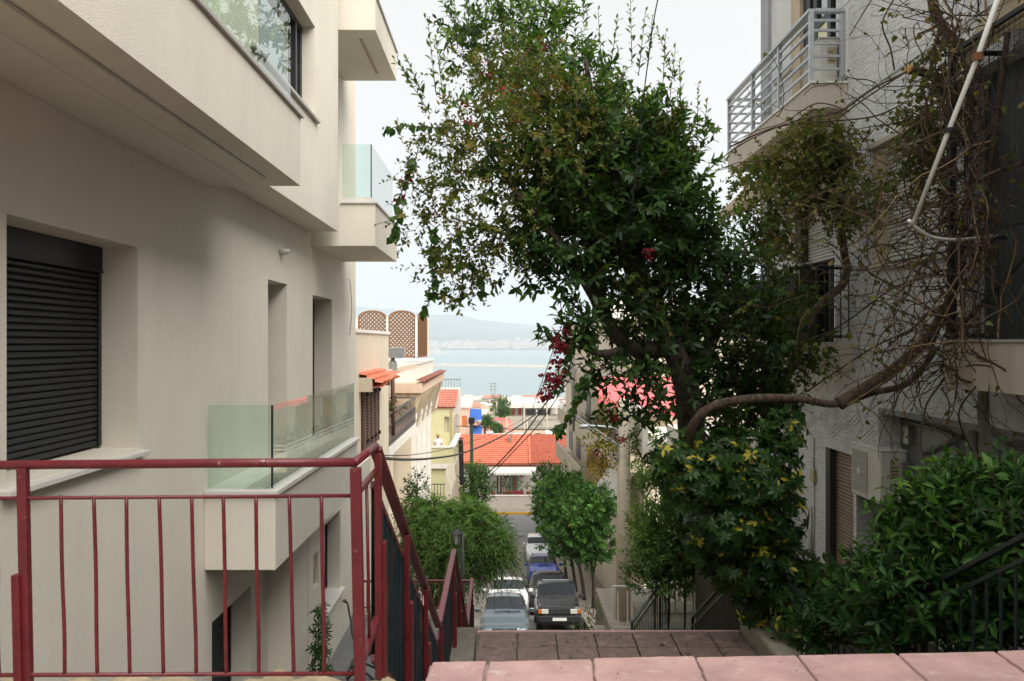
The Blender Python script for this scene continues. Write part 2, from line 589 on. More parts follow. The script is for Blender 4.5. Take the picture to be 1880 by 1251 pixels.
# sea
m_sea, t_, b_ = nt('sea_water')
tc_ = t_.nodes.new('ShaderNodeTexCoord')
mp_ = t_.nodes.new('ShaderNodeMapping'); mp_.inputs['Scale'].default_value = (.02, .06, 1)
t_.links.new(tc_.outputs['Object'], mp_.inputs['Vector'])
n_ = t_.nodes.new('ShaderNodeTexNoise'); n_.inputs['Scale'].default_value = 1.0; n_.inputs['Detail'].default_value = 8
t_.links.new(mp_.outputs[0], n_.inputs['Vector'])
bp_ = t_.nodes.new('ShaderNodeBump'); bp_.inputs['Strength'].default_value = .35; bp_.inputs['Distance'].default_value = 3
t_.links.new(n_.outputs['Fac'], bp_.inputs['Height']); t_.links.new(bp_.outputs[0], b_.inputs['Normal'])
b_.inputs['Base Color'].default_value = (.24, .31, .33, 1)
b_.inputs['Roughness'].default_value = .45; b_.inputs['Specular IOR Level'].default_value = .35
s = MB(); s.add([(-9000, 690, SEA), (9000, 690, SEA), (9000, 6600, SEA), (-9000, 6600, SEA)], [(0, 1, 2, 3)])
tag(s.build('sea', m_sea), kind='structure', label='pale calm sea of the bay')

# far shore and hills
M_hill = mat('far_hillside', (.09, .12, .12), rough=1, var=.3, vs=.0012, col2=(.22, .20, .16), amount=.4, ps=.002)
ridge = [(-9000, 330), (-4400, 400), (-2600, 430), (-1975, 475), (-1580, 430), (-1300, 432), (-1000, 385), (-640, 378), (-270, 300), (95, 255), (700, 190), (1700, 165), (3400, 210), (6000, 260), (9000, 240)]
hm = MB()
rngh = random.Random(4)
yy = [5300, 5340, 6300, 7600, 8800, 9800, 10800, 11600, 12400, 13200]
ff = [0, .012, .05, .12, .26, .46, .72, .93, 1.0, .9]
nx = 140
for j, (y, f_) in enumerate(zip(yy, ff)):
    for i in range(nx + 1):
        x = -9000 + 18000 * i / nx
        for (a, za), (b, zb) in zip(ridge, ridge[1:]):
            if a <= x <= b:
                t = (x - a) / (b - a); t = t * t * (3 - 2 * t)
                zr = za + (zb - za) * t
        n = 26 * math.sin(x * .0021 + j * 1.7) + 16 * math.sin(x * .0052 + j * 2.3) + rngh.uniform(-7, 7)
        z = SEA - 1.5 if j == 0 else SEA + 3 + (zr + 45) * f_ + n * f_ * (1 if j < 8 else .25)
        hm.v.append((x, y, z))
for j in range(len(yy) - 1):
    for i in range(nx):
        a = j * (nx + 1) + i
        hm.f.append((a, a + 1, a + nx + 2, a + nx + 1))
tag(hm.build('hills', M_hill, smooth=True), kind='structure', label='long hazy mountain ridge across the bay')

# the far city: thousands of pale blocks along the far shore
M_city = mat('far_city_white', (.46, .44, .41), rough=.9, var=.25, vs=.01)
cm = MB()
rc = random.Random(11)
for k in range(1700):
    y = 5330 + (rc.random() ** 1.4) * 3300
    x = rc.uniform(-.24, .30) * y
    t = (y - 5340) / 960 if y < 6300 else 1
    zb = SEA + 3 + (330) * (.012 + .038 * min(1, t) + (.07 * (y - 6300) / 1300 if y > 6300 else 0)) - 4
    wd = rc.uniform(12, 42); hh = rc.choice([8, 12, 15, 18, 22, 28]) * rc.uniform(.8, 1.2)
    if rc.random() < .02: hh *= 2
    cm.box(x - wd / 2, x + wd / 2, y, y + 22, zb, zb + hh)
tag(cm.build('far_city', M_city), 'pale city spread along the far shore under the mountain', 'city', kind='stuff')

# breakwater and pier in the bay
M_rock = mat('pale_boulders', (.40, .38, .34), rough=1, var=.35, vs=.25, bump=1, bs=.4)
bw = MB()
rb = random.Random(2)
for i in range(60):
    x0 = -170 + i * 11
    yb = 1727 - (x0 + 142) * .42
    zt = SEA + 4.4 + rb.uniform(-.5, .5)
    bw.prism([(x0, yb - 11, SEA - 1), (x0, yb - 4, zt - .4), (x0, yb + 4, zt), (x0, yb + 11, SEA - 1)], (11.0, -11 * .42, 0))
tag(bw.build('breakwater', M_rock), 'long low stone breakwater lying across the bay', 'breakwater')
pr = MB()
pr.box(-340, -218, 3560, 3590, SEA - 1, SEA + 6)
pr.box(-340, -262, 3562, 3588, SEA + 6, SEA + 22)
tag(pr.build('harbour_pier', M_city), 'far white pier jutting into the bay beside the lattice', 'pier')

# ------------------------------------------------------------------ stairs, landings, road
land = MB()
# upper landing: sub-slab, pink tiles proud of the grout, nosing turned slightly
rt = random.Random(5)


def edgeY(x): return 4.09 + (x + .32) * .0575


SX0, SX1 = -.34, 8.5
ul = MB()
ul.prism([(SX0, -6, -1.60), (SX0, edgeY(SX0) - .012, -1.60), (SX1, edgeY(SX1) - .012, -1.60), (SX1, -6, -1.60)], (0, 0, .134))
ul.prism([(-.34, -6, -5.55), (-.34, 4.02, -5.55), (SX1, 4.02, -5.55), (SX1, -6, -5.55)], (0, 0, 3.95))
tag(ul.build('upper_landing', M_grout), kind='structure', label='mortar bed of the upper landing')
tl = MB()
tw_ = .478
x = -.335
i = 0
while x < 6.0:
    tw_ = .258 if i == 0 else .478
    xa, xb = x + .003, x + tw_ - .003
    sk = .33        # joints lean with the turned edge
    y1 = edgeY(x)
    for j in range(4):
        ya, yb = y1 - .47 * (j + 1) + .007, y1 - .47 * j - (.007 if j else 0)
        dz = rt.uniform(-.003, .004); ya += rt.uniform(0, .004); xa += rt.uniform(-.001, .004); xb -= rt.uniform(-.001, .004); yb -= rt.uniform(0, .006)
        dx0, dx1 = (ya - y1) * .06, (yb - y1) * .06
        dy = (xb - xa) * .0575
        zt_ = -1.479 + dz
        a0, b0, b1, a1 = (xa + dx0, ya), (xb + dx0, ya + dy), (xb + dx1, yb + dy), (xa + dx1, yb)
        poly = []
        for (p_, q_) in ((a0, b0), (b0, b1), (b1, a1), (a1, a0)):
            for k_ in range(9):
                u_ = k_ / 9
                jx, jy = (rt.gauss(0, .0016), rt.gauss(0, .0022)) if k_ else (0, 0)
                if rt.random() < .05: jx *= 3; jy *= 3
                poly.append((p_[0] + (q_[0] - p_[0]) * u_ + jx, p_[1] + (q_[1] - p_[1]) * u_ + jy, zt_))
        tl.prism(poly, (0, 0, .028))
    x += tw_; i += 1
tag(tl.build('landing_tiles', M_pink, bevel=.010), kind='structure', label='pink painted tiles edging the upper landing')

st = MB()
# first flight
n = 12
for k in range(n):
    y0 = 4.15 + (7.75 - 4.15) * k / n
    z = -1.47 - (3.43 - 1.47) * (k + 1) / n
    if k < n - 1: st.box(-.33, 2.80, y0, y0 + .302, -5.55, z)
# landing mass and second flight
st.box(-.33, 2.80, 7.46, 10.70, -5.55, -3.47)
n = 11
for k in range(n - 1):
    y0 = 10.70 + (13.6 - 10.7) * k / n
    z = -3.43 - (5.1 - 3.43) * (k + 1) / n
    st.box(-.33, 2.80, y0 + .003, y0 + .267, -5.72, z)
st.box(-.33, 3.4, 13.36, 15.6, -5.72, -5.1)
n = 26
for k in range(n):
    y0 = 15.6 + (27.4 - 15.6) * k / n
    z = -5.1 - (9.9 - 5.1) * (k + 1) / n
    st.box(-.9, 2.6, y0 + .003, y0 + .456, z - 1.0, z)
tag(st.build('staircase', M_concd), kind='structure', label='public concrete stair dropping to the street')

# paving of the middle landing: slate tiles in a grid, pink nosing at the far edge
pv = MB()
x = -.30
while x < 2.78:
    xb = min(x + .452, 2.79)
    for (ya, yb) in ((7.80, 8.53), (8.54, 9.06), (9.07, 9.59), (9.60, 10.12), (10.13, 10.66)):
        sk = (ya - 10.7) * .02
        dz = rt.uniform(-.003, .004)
        pv.box(x + .008 + sk, xb - .008 + sk, ya, yb - .008, -3.469, -3.432 + dz)
    x = xb
tag(pv.build('landing_paving', M_paver, bevel=.006), kind='structure', label='worn brown and pink slabs of the middle landing')
ns = MB(); ns.box(-.33, 2.80, 10.664, 10.72, -3.469, -3.428)
tag(ns.build('landing_nosing', M_pink, bevel=.008), kind='structure', label='pink painted nosing of the middle landing')

cb = MB()
cb.box(-.60, -.335, 7.5, 10.62, -5.55, -3.36)
tag(cb.build('stair_curb', M_concd, bevel=.02), kind='structure', label='low concrete curb along the railing foot')
cb = MB()
cb.prism([(2.805, 7.4, -5.6), (3.28, 7.4, -5.6), (3.28, 10.75, -5.6), (2.805, 10.75, -5.6)], (0, 0, 2.38))
tag(cb.build('stair_curb', M_conc, bevel=.04), kind='structure', label='wide rough concrete curb right of the middle landing')

# broken stone edge beside the upper landing, under the railing corner
sb = MB()
rs = random.Random(8)
nx_, ny_ = 46, 22
for j in range(ny_ + 1):
    for i in range(nx_ + 1):
        x0 = -2.2 + 1.84 * i / nx_; y0 = 3.15 + .92 * j / ny_
        hgt = .016 * math.sin(x0 * 9.1 + y0 * 4) + .012 * math.sin(x0 * 23 - y0 * 17) + .008 * math.sin(y0 * 41 + x0 * 13) + rs.uniform(-.006, .006)
        if j > ny_ - 3: hgt -= .05 * (j - ny_ + 3) * (.6 + .5 * math.sin(x0 * 14))
        sb.v.append((x0 + rs.uniform(-.008, .008), y0 + rs.uniform(-.008, .008), -1.485 + hgt))
for j in range(ny_):
    for i in range(nx_):
        a = j * (nx_ + 1) + i
        sb.f.append((a, a + 1, a + nx_ + 2, a + nx_ + 1))
sb.box(-2.6, -.36, -3, 4.05, -5.55, -1.53)
tag(sb.build('broken_stone_ledge', M_rubble), kind='structure', label='broken beige stone ledge under the railing corner')

# yard beside the left building
yd = MB()
yd.box(-3.6, -.62, 4.06, 16.2, -5.55, -4.92)
tag(yd.build('yard_floor', M_greypave), kind='structure', label='grey tiled yard below the left building')
yk = MB(); yk.box(-2.70, -.62, 15.9, 16.12, -4.92, -4.80)
tag(yk.build('yard_curb', M_conc, bevel=.01), kind='structure', label='small curb at the end of the yard')
bd = MB()
bd.box(3.285, 4.75, 4.3, 15.5, -5.55, -3.55)
bd.box(4.75, 9.0, 4.3, 17.5, -5.55, -3.62)
tag(bd.build('planting_bed', M_soil), kind='structure', label='soil bed between stair and right building')

# street: sloping carriageway, cross road, pavements
rd = MB()
ysr = [27.2, 30, 33, 37, 41, 45, 49, 53, 57, 61, 65, 68]
v = []
for y in ysr:
    v += [(-1.75, y, prof(y) + .05), (.6, y, prof(y) + .07), (3.15, y, prof(y) + .05)]
f = []
for j in range(len(ysr) - 1):
    for i in range(2):
        a = j * 3 + i
        f.append((a, a + 1, a + 4, a + 3))
rd.add(v, f)
tag(rd.build('road', M_asphalt, smooth=True), kind='structure', label='steep grey street with parked cars')
cr_ = MB()
cr_.add([(-40, 67.5, prof(67.5) + .046), (45, 67.5, prof(67.5) + .046), (45, 81.9, prof(81.9) + .05), (-40, 81.9, prof(81.9) + .05)], [(0, 1, 2, 3)])
tag(cr_.build('cross_road', M_asphalt2), kind='structure', label='cross street at the foot of the slope')
# faint worn line on the cross street
ln = MB(); ln.add([(-1.2, 72.0, prof(72) + .056), (1.6, 72.0, prof(72) + .056), (1.6, 72.25, prof(72.25) + .056), (-1.2, 72.25, prof(72.25) + .056)], [(0, 1, 2, 3)])
tag(ln.build('road_marking', mat('worn_road_paint', (.38, .38, .37), var=.4, vs=9)), kind='structure', label='worn pale line on the cross street')
pvm = MB()
for y0, y1 in zip(ysr[:-1], ysr[1:]):
    for xa, xb in ((3.15, 5.2), (-3.1, -1.75)):
        za, zb = prof(y0), prof(y1)
        pvm.add([(xa, y0, za), (xb, y0, za), (xb, y0, za + .19), (xa, y0, za + .19), (xa, y1, zb), (xb, y1, zb), (xb, y1, zb + .19), (xa, y1, zb + .19)],
                [(0, 1, 2, 3), (4, 7, 6, 5), (3, 2, 6, 7), (0, 3, 7, 4), (1, 5, 6, 2)])
tag(pvm.build('pavement', M_pave), kind='structure', label='narrow slab pavements of the street')
pk = MB()
pk.box(-40, 45, 82.05, 83.9, -17, -15.5)
tag(pk.build('far_pavement', M_pave), kind='structure', label='far pavement along the cross street')
pk = MB()
pk.box(-40, 45, 81.9, 82.05, -17, -15.49)
tag(pk.build('yellow_kerb', M_yellow), kind='structure', label='yellow painted kerb along the cross street')

# air
hz = MB()
hz.box(-9500, 9500, -200, 13400, -62, 520)
mh = bpy.data.materials.new('haze_air'); mh.use_nodes = True
th = mh.node_tree
th.nodes.remove(th.nodes['Principled BSDF'])
pvn = th.nodes.new('ShaderNodeVolumePrincipled')
pvn.inputs['Color'].default_value = (.86, .93, 1.0, 1)
pvn.inputs['Density'].default_value = 1.25e-4
pvn.inputs['Anisotropy'].default_value = 0.2
th.links.new(pvn.outputs[0], th.nodes['Material Output'].inputs['Volume'])
HAZE = True
if HAZE:
    tag(hz.build('haze', mh), kind='stuff', label='pale sea haze')
# ================================================================== left apartment building
LB = thing('apartment_building', 'modern cream rendered apartment block with glass balconies and dark roller shutters', 'apartment building', (-3, 9, -5))
lb = lambda m, n, ma, **k: m.build(n, ma, LB, **k)
X0, X1, X2 = -3.0, -2.55, -2.71           # middle storey wall, upper storey wall, lower storey wall
# middle storey
win = (5.41, 7.34, -.86, .775)
dA = (11.38, 12.375, -1.6, .80)
dB = (14.02, 15.57, -1.6, .745)
lb(wall_mesh('x', X0, -.45, -7, 18.07, -2.30, 1.69, [win, dA, dB]), 'wall', M_cream)
e = MB(); e.box(-11, X0 - .453, 17.6, 18.066, -5.6, 6.28); lb(e, 'gable_wall', M_cream)
e = MB(); e.box(-11, -3.452, -7, 17.59, -5.5, 6.2); lb(e, 'building_core', M_soffit)
# upper storey, jutting out
uw = (9.3, 12.06, 3.02, 4.235)
lb(wall_mesh('x', X1, -.40, -7, 13.74, 1.694, 6.3, [uw]), 'upper_wall', M_cream)
e = MB(); e.box(-3.44, -2.952, -7, 13.74, 1.696, 1.9); lb(e, 'soffit', M_soffit)
e = MB(); e.box(-3.45, -2.552, 13.60, 13.738, 1.9, 6.29); lb(e, 'return_wall', M_cream)
dU = (15.0, 16.2, 2.0, 4.3)
lb(wall_mesh('x', X0 - .002, -.4, 13.742, 18.068, 1.692, 6.3, [dU]), 'recessed_wall', M_cream)
e = MB(); e.box(-3.33, -3.30, dU[0], dU[1], dU[2], dU[3]); o = lb(e, 'balcony_door', M_black)
# lower storey
lo = (9.2, 10.62, -4.9, -2.87)
lb(wall_mesh('x', X0, -.45, -7, 11.38, -5.5, -2.302, [lo]), 'lower_wall', M_cream)
lw = (13.5, 14.80, -4.05, -2.75)
vn = (12.72, 13.05, -3.50, -3.02)
lb(wall_mesh('x', X2, -.5, 11.382, 16.35, -5.5, -2.302, [lw, vn]), 'basement_wall', M_cream)
e = MB(); e.box(-3.2, X2 + .003, 16.30, 18.05, -5.5, -2.304); lb(e, 'corner_wall', M_cream)
M_brick = mat('hollow_brick', (.26, .13, .10), rough=.9, var=.3, vs=20, bump=.8, bs=40)
e = MB()
for k in range(4):
    for q in range(6):
        e.box(-2.80, -2.765, 12.74 + q * .052, 12.78 + q * .052, -3.49 + k * .06, -3.45 + k * .06)
e.box(-2.86, -2.80, 12.72, 13.05, -3.5, -3.02)
lb(e, 'brick_niche', M_brick)
# joint line on the lower wall
e = MB(); e.box(X2, X2 + .004, 12.36, 12.372, -4.9, -2.31); lb(e, 'wall_joint', M_marbled)


def roller(y0, y1, z0, z1, x, pitch=.047, name='roller_shutter', box=True):
    m = MB()
    zb = z1 - (.21 if box else 0)
    n = max(1, int((zb - z0) / pitch))
    p = (zb - z0) / n
    for k in range(n):
        z = z0 + k * p
        m.prism([(x - .03, y0, z), (x, y0, z + .004), (x + .013, y0, z + p * .30), (x + .013, y0, z + p * .62), (x, y0, z + p - .004), (x - .03, y0, z + p)], (0, y1 - y0, 0))
    s_ = m.build(name, M_shutter, LB)
    if box:
        b = MB(); b.box(x - .1, x + .035, y0 - .0, y1, zb, z1 - .002); b.box(x + .035, x + .045, y0, y1, zb, zb + .02)
        b.build('shutter_box', M_shutter, s_, bevel=.006)
    g_ = MB(); g_.box(x - .04, x + .028, y1 - .055, y1 - .003, z0, zb); g_.box(x - .04, x + .028, y0 + .003, y0 + .055, z0, zb)
    g_.build('guide_rail', M_black, s_)
    return s_


roller(win[0], win[1], win[2] + .02, win[3], -3.32)
e = MB(); e.prism([(-3.40, 5.33, -.872), (-2.93, 5.33, -.885), (-2.93, 5.33, -.925), (-3.40, 5.33, -.925)], (0, 2.10, 0))
lb(e, 'window_sill', M_marble, bevel=.006)
roller(lo[0], lo[1], lo[2], lo[3] - .01, -3.26, box=False)
roller(lw[0], lw[1], lw[2] + .03, lw[3], -2.95, box=False)
e = MB(); e.box(-3.0, -2.64, 13.42, 14.9, -4.085, -4.045); lb(e, 'window_sill', M_marble, bevel=.005)
# balcony doors of the middle storey
for (a, b, z0, z1) in (dA, dB):
    m = MB(); m.box(-3.44, -3.30, a, a + .07, z0, z1); m.box(-3.44, -3.30, b - .07, b, z0, z1); m.box(-3.44, -3.30, a + .07, b - .07, z1 - .07, z1)
    d = lb(m, 'balcony_door', M_black)
    m = MB(); m.box(-3.42, -3.40, a + .07, b - .07, z0, z1 - .07); m.build('door_pane', M_pane, d)
# upper window: black frame and panes
m = MB()
xx = X1 - .17
m.box(xx - .07, xx, uw[1] - .10, uw[1] - .003, uw[2], uw[3]); m.box(xx - .07, xx, uw[0], uw[0] + .08, uw[2], uw[3])
m.box(xx - .07, xx, uw[0] + .08, uw[1] - .10, uw[3] - .08, uw[3] - .003); m.box(xx - .07, xx, uw[0] + .08, uw[1] - .1, uw[2] + .003, uw[2] + .07)
m.box(xx - .06, xx + .02, 11.6, 11.68, uw[2] + .07, uw[3] - .08)
wf = lb(m, 'upper_window', M_black, bevel=.004)
m = MB(); m.box(xx - .05, xx - .03, uw[0] + .08, uw[1] - .1, uw[2] + .07, uw[3] - .08); m.build('window_pane', M_pane, wf)
e = MB(); e.box(X1 - .16, X1 + .05, 9.0, 12.2, 2.965, 3.005); lb(e, 'window_sill', M_marbled, bevel=.005)


def glass_row(parent, pts, z0, z1, gap=.012):
    """frameless panes from point to point (x, y)"""
    for (a, b) in zip(pts, pts[1:]):
        a, b = Vector((*a, 0)), Vector((*b, 0))
        d = (b - a).normalized()
        a2, b2 = a + d * gap, b - d * gap
        nrm = Vector((-d.y, d.x, 0)) * .006
        m = MB()
        m.add([a2 - nrm + Vector((0, 0, z)) for z in (z0, z1)] + [b2 - nrm + Vector((0, 0, z)) for z in (z0, z1)]
              + [a2 + nrm + Vector((0, 0, z)) for z in (z0, z1)] + [b2 + nrm + Vector((0, 0, z)) for z in (z0, z1)],
              [(0, 2, 3, 1), (4, 5, 7, 6), (0, 1, 5, 4), (2, 6, 7, 3), (1, 3, 7, 5), (0, 4, 6, 2)])
        m.build('glass_pane', M_glassrail, parent)


# near upper balcony (overhead)
B = lb(MB().prism([(X1 + .002, -5, 1.57), (-2.05, -5, 1.57), (-2.05, -5, 2.25), (X1 + .002, -5, 2.25)], (0, 14.02, 0)), 'upper_balcony', M_cream)
e = MB(); e.box(X0 + .003, X1 + .002, -5, 9.02, 1.566, 1.690); e.build('balcony_underside', M_soffit, B)
e = MB(); e.box(-2.30, -2.275, -5, 8.55, 1.558, 1.5675); e.build('drip_groove', M_marbled, B)
e = MB(); e.box(-2.30, -2.02, -5, 9.05, 2.252, 2.29); e.build('coping', M_marbled, B, bevel=.005)
glass_row(B, [(-2.15, -2.5), (-2.15, -.2), (-2.15, 2.1), (-2.15, 4.5), (-2.15, 6.75), (-2.15, 9.0)], 2.29, 3.25)
# lower left balcony
B = lb(MB().box(X0 + .003, -2.29, 8.97, 13.95, -2.27, -1.53), 'middle_balcony', M_cream)
e = MB(); e.box(X0 + .003, -2.26, 8.93, 13.98, -1.528, -1.475); e.build('coping', M_marble, B, bevel=.006)
e = MB(); e.box(-2.60, -2.40, 9.02, 13.9, -1.474, -1.455); e.build('glass_channel', M_marbled, B)
glass_row(B, [(-2.985, 9.02), (-2.345, 9.02)], -1.46, -.63)
glass_row(B, [(-2.335, 9.03), (-2.335, 10.7), (-2.335, 12.3), (-2.335, 13.9)], -1.46, -.63)
e = MB(); e.box(-2.346, -2.326, 9.011, 9.03, -1.46, -.63); e.build('glass_edge', M_edge, B)
# corner balconies at the far end
B = lb(MB().box(X0 + .003, -2.01, 13.942, 16.72, 1.50, 2.15), 'corner_balcony', M_cream)
e = MB(); e.box(X1 + .003, -1.98, 13.91, 16.75, 2.152, 2.19); e.build('coping', M_marble, B, bevel=.005)
e = MB(); e.box(-2.24, -2.21, 14.3, 16.3, 1.494, 1.4985); e.build('drip_groove', M_marbled, B)
glass_row(B, [(-2.54, 13.98), (-2.09, 13.98)], 2.22, 3.08)
glass_row(B, [(-2.08, 13.99), (-2.08, 15.3), (-2.08, 16.6)], 2.19, 3.08)
e = MB(); e.box(-2.09, -2.072, 13.971, 13.99, 2.19, 3.08); e.build('glass_edge', M_edge, B)
e = MB(); e.box(-2.54, -2.05, 13.95, 14.02, 2.191, 2.25); e.build('glass_channel', M_marble, B)
B = lb(MB().box(X0 + .003, -2.01, 13.942, 16.66, 4.85, 5.36), 'roof_canopy', M_cream)
e = MB(); e.box(-2.6, -1.98, 13.93, 16.69, 5.362, 5.40); e.build('coping', M_marbled, B, bevel=.005)
e = MB(); e.box(-2.33, -2.28, 14.35, 16.2, 4.842, 4.8485); e.build('drip_groove', mat('tan_strip', (.42, .33, .26)), B)
# wall lamp and loose cable
wl = thing('wall_lamp', 'small half-round white lamp high on the cream wall', 'wall lamp', P(515, 462, 12.0))
c_ = Vector((-2.99, 12.0, 1.205))
m = MB()
pr_ = [(0.0, -.03), (.05, -.025), (.075, 0), (.08, .035), (.0, .04)]
m.lathe(c_ + Vector((.04, 0, 0)), pr_, 14)
m.build('lamp_body', mat('lamp_white', (.66, .64, .6), rough=.4), wl, smooth=True)
m = MB(); m.box(-2.997, -2.95, 11.95, 12.05, 1.17, 1.235); m.build('mounting_plate', M_marbled, wl)
lc = MB()
lc.tube([(-2.985, 17.15, P(640, 513, 17.15).z), (-2.96, 17.2, P(640, 520, 17.2).z), (-2.95, 17.3, P(644, 560, 17.3).z), (-2.96, 17.3, P(640, 590, 17.3).z), (-2.97, 17.2, P(639, 615, 17.2).z)], .006, n=5, smooth=6)
tag(lc.build('loose_cable', mat('cable_grey', (.12, .12, .12))), 'thin grey cable hanging loose on the cream wall corner', 'cable')

# ================================================================== red railings
GR = 'red railings of the public stair'


def lean(p): return Vector((p[0] - .021 * (p[2] + 1.25), p[1], p[2]))


ra = thing('stair_railing', 'oxblood red railing with plain bars across the foreground, level top', 'railing', (-1.3, 3.39, -1.45), GR)
Y0 = 3.39
zt, zm, zb = -.452, -.578, -1.253
xc = P(652, 850, Y0).x
m = MB()
m.tube([(-3.2, Y0, zt - .022), (-1.0, Y0, zt - .003), (xc, Y0, zt)], .0175, n=10)
m.tube([(xc, Y0, zt), (-.575, 3.99, zt - .008)], .0175, n=10)
m.build('top_rail', M_redworn, ra, smooth=True)
m = MB(); m.tube([(-3.2, Y0, zm - .02), (xc, Y0, zm)], .0072, n=8); m.build('middle_rail', M_redworn, ra, smooth=True)
m = MB(); m.tube([(-3.2, Y0, zb - .008), (xc + .015, Y0, zb + .004)], .0085, n=8); m.build('bottom_rail', M_redworn, ra, smooth=True)
m = MB(); m.bar((xc, Y0, zm), (-.575, 3.99, zm + .006), .02); m.build('middle_rail', M_red, ra)
m = MB(); m.bar((xc + .012, Y0, -1.235), (-.567, 3.99, -1.225), .028); m.build('bottom_rail', M_redworn, ra)
xs_ = [112, 172, 232, 292, 352, 410, 470, 531, 590]
xs_ = [112 - 59.7 * k for k in (4, 3, 2)] + xs_
for px in xs_:
    a = Vector((P(px, 915, Y0).x, Y0, zm)); b = Vector((a.x + .0145 + random.Random(px).uniform(-.004, .004), Y0, zb))
    rj = random.Random(px * 3); m = MB(); m.tube([a, a.lerp(b, .4) + Vector((rj.uniform(-.0025, .0025), rj.uniform(-.003, .003), 0)), a.lerp(b, .75) + Vector((rj.uniform(-.0025, .0025), 0, 0)), b], .0073, n=7, smooth=4); m.build('baluster', M_red, ra, smooth=True)
for px, w_ in ((42, .036), (653, .040)):
    a = Vector((P(px, 880, Y0).x, Y0, zt - .02)); b = Vector((a.x + .0205, Y0, -1.47))
    m = MB(); m.bar(a, b, w_); m.build('post', M_redworn, ra, bevel=.004)
a = Vector((P(36, 1050, Y0).x, Y0 - .02, -.87)); b = Vector((a.x + .014, Y0 - .02, -1.47))
m = MB(); m.bar(a, b, .034, .03); m.build('post_brace', M_red, ra, bevel=.004)
a = Vector((P(673, 900, 3.7).x, 3.7, zm)); b = Vector((a.x + .012, 3.7, -1.23))
m = MB(); m.tube([a, b], .0073, n=6); m.build('baluster', M_red, ra, smooth=True)

RX = -.575


def slope_rail(y0, z0, y1, z1, label, panel=True, posts=(), top_w=.056):
    """stair railing whose handrail runs from (y0, z0) to (y1, z1); sheet panel and flat posts below"""
    t_ = thing('stair_railing', label, 'railing', (RX, y0, z0 - 1), GR)
    k = (z1 - z0) / (y1 - y0)
    m = MB(); m.bar((RX, y0, z0), (RX, y1, z1), top_w, .03)
    m.build('handrail', M_redworn, t_, bevel=.008)
    m = MB(); m.bar((RX - .012, y0, z0 - .16), (RX - .012, y1, z1 - .16), .02, .03); m.build('middle_rail', M_redworn, t_)
    m = MB(); m.bar((RX - .012, y0, z0 - .93), (RX - .012, y1, z1 - .93), .02, .03); m.build('bottom_rail', M_redworn, t_)
    if panel:
        m = MB()
        L = y1 - y0 - .04
        n = int(L / .03)
        pts = []
        for i in range(n + 1):
            y = y0 + .02 + L * i / n
            ph = (i % 6)
            off = (-.0, .018, .018, .018, 0, 0)[ph]
            pts.append((y, off))
        vs, fs = [], []
        for (y, off) in pts:
            z = z0 + k * (y - y0)
            vs += [(RX - .02 + off, y, z - .175), (RX - .02 + off, y, z - .92)]
        for i in range(n):
            fs.append((2 * i, 2 * i + 2, 2 * i + 3, 2 * i + 1))
        m.add(vs, fs)
        pn = m.build('sheet_panel', M_corr, t_)
        sm_ = pn.modifiers.new('thick', 'SOLIDIFY'); sm_.thickness = .003
    for y in posts:
        z = z0 + k * (y - y0)
        m = MB(); m.bar((RX + .012, y, z - .02), (RX + .016, y, z - 1.02), .03, .04, up=(0, 1, 0)); m.build('post', M_red, t_, bevel=.004)
        m = MB(); m.bar((RX + .028, y + .045, z - .42), (RX + .03, y + .045, z - 1.06), .028, .06, up=(0, 1, 0)); m.build('post_brace', M_red, t_, bevel=.004)
    return t_


slope_rail(3.99, -.47, 7.76, -2.45, 'red stair railing with peeling dark sheet, sloping from the top landing', posts=(3.99, 5.15, 6.4))
slope_rail(7.80, -2.44, 10.1, -2.34, 'level red railing panel beside the middle landing', posts=(7.9, 9.9))
slope_rail(10.14, -2.34, 13.6, -4.30, 'red stair railing sloping down beyond the middle landing', posts=(11.2, 12.3))
slope_rail(13.62, -4.28, 15.6, -4.10, 'far short level red railing before the willowy tree', posts=(15.5,))
yr = thing('yard_railing', 'low dark red railing across the far end of the yard', 'railing', (-1.7, 16.0, -4.8))
m = MB(); m.bar((-2.72, 16.0, -4.25), (-.60, 16.0, -4.25), .05, .035); m.build('top_rail', M_red, yr)
m = MB(); m.bar((-2.72, 16.0, -4.72), (-.60, 16.0, -4.72), .02); m.build('bottom_rail', M_red, yr)
for k in range(15):
    x = -2.60 + k * .142
    m = MB(); m.bar((x, 16.0, -4.25), (x, 16.0, -4.80), .016); m.build('baluster', M_red, yr)

# hose, tap and plant in the yard
hs_ = MB()
pts = []
for i in range(40):
    a = i * .5
    r_ = .42 + .10 * math.sin(i * .9) - i * .002
    pts.append((-1.95 + r_ * math.cos(a) * 1.0, 13.6 + r_ * 1.6 * math.sin(a), -4.90 + .012 * (i % 5) + max(0, .35 * math.sin(a * .5) if 8 < i < 16 else 0)))
pts = [(-2.66, 14.9, -4.30), (-2.60, 14.85, -4.32), (-2.52, 14.7, -4.55), (-2.35, 14.4, -4.87)] + pts
hs_.tube(pts, .018, n=6, smooth=5)
tag(hs_.build('garden_hose', mat('dark_hose', (.018, .024, .018), rough=.45), smooth=True), 'dark garden hose coiled on the yard floor', 'hose')
tp = MB(); tp.tube([(-2.705, 14.92, -4.30), (-2.64, 14.92, -4.30), (-2.62, 14.92, -4.34)], .014, n=6); tp.lathe((-2.66, 14.92, -4.30), [(.03, .02), (.03, .03)], 8)
tag(tp.build('garden_tap', mat('brass', (.3, .22, .1), metal=.8, rough=.4)), 'small brass tap low on the basement wall', 'tap')
dm = MB(); dm.box(-2.55, -1.3, 12.5, 13.1, -4.918, -4.905)
tag(dm.build('door_mat', mat('patterned_mat', (.12, .10, .10), var=.5, vs=14, col2=(.3, .26, .22), amount=.4, ps=11)), 'patterned mat lying on the yard floor', 'mat')
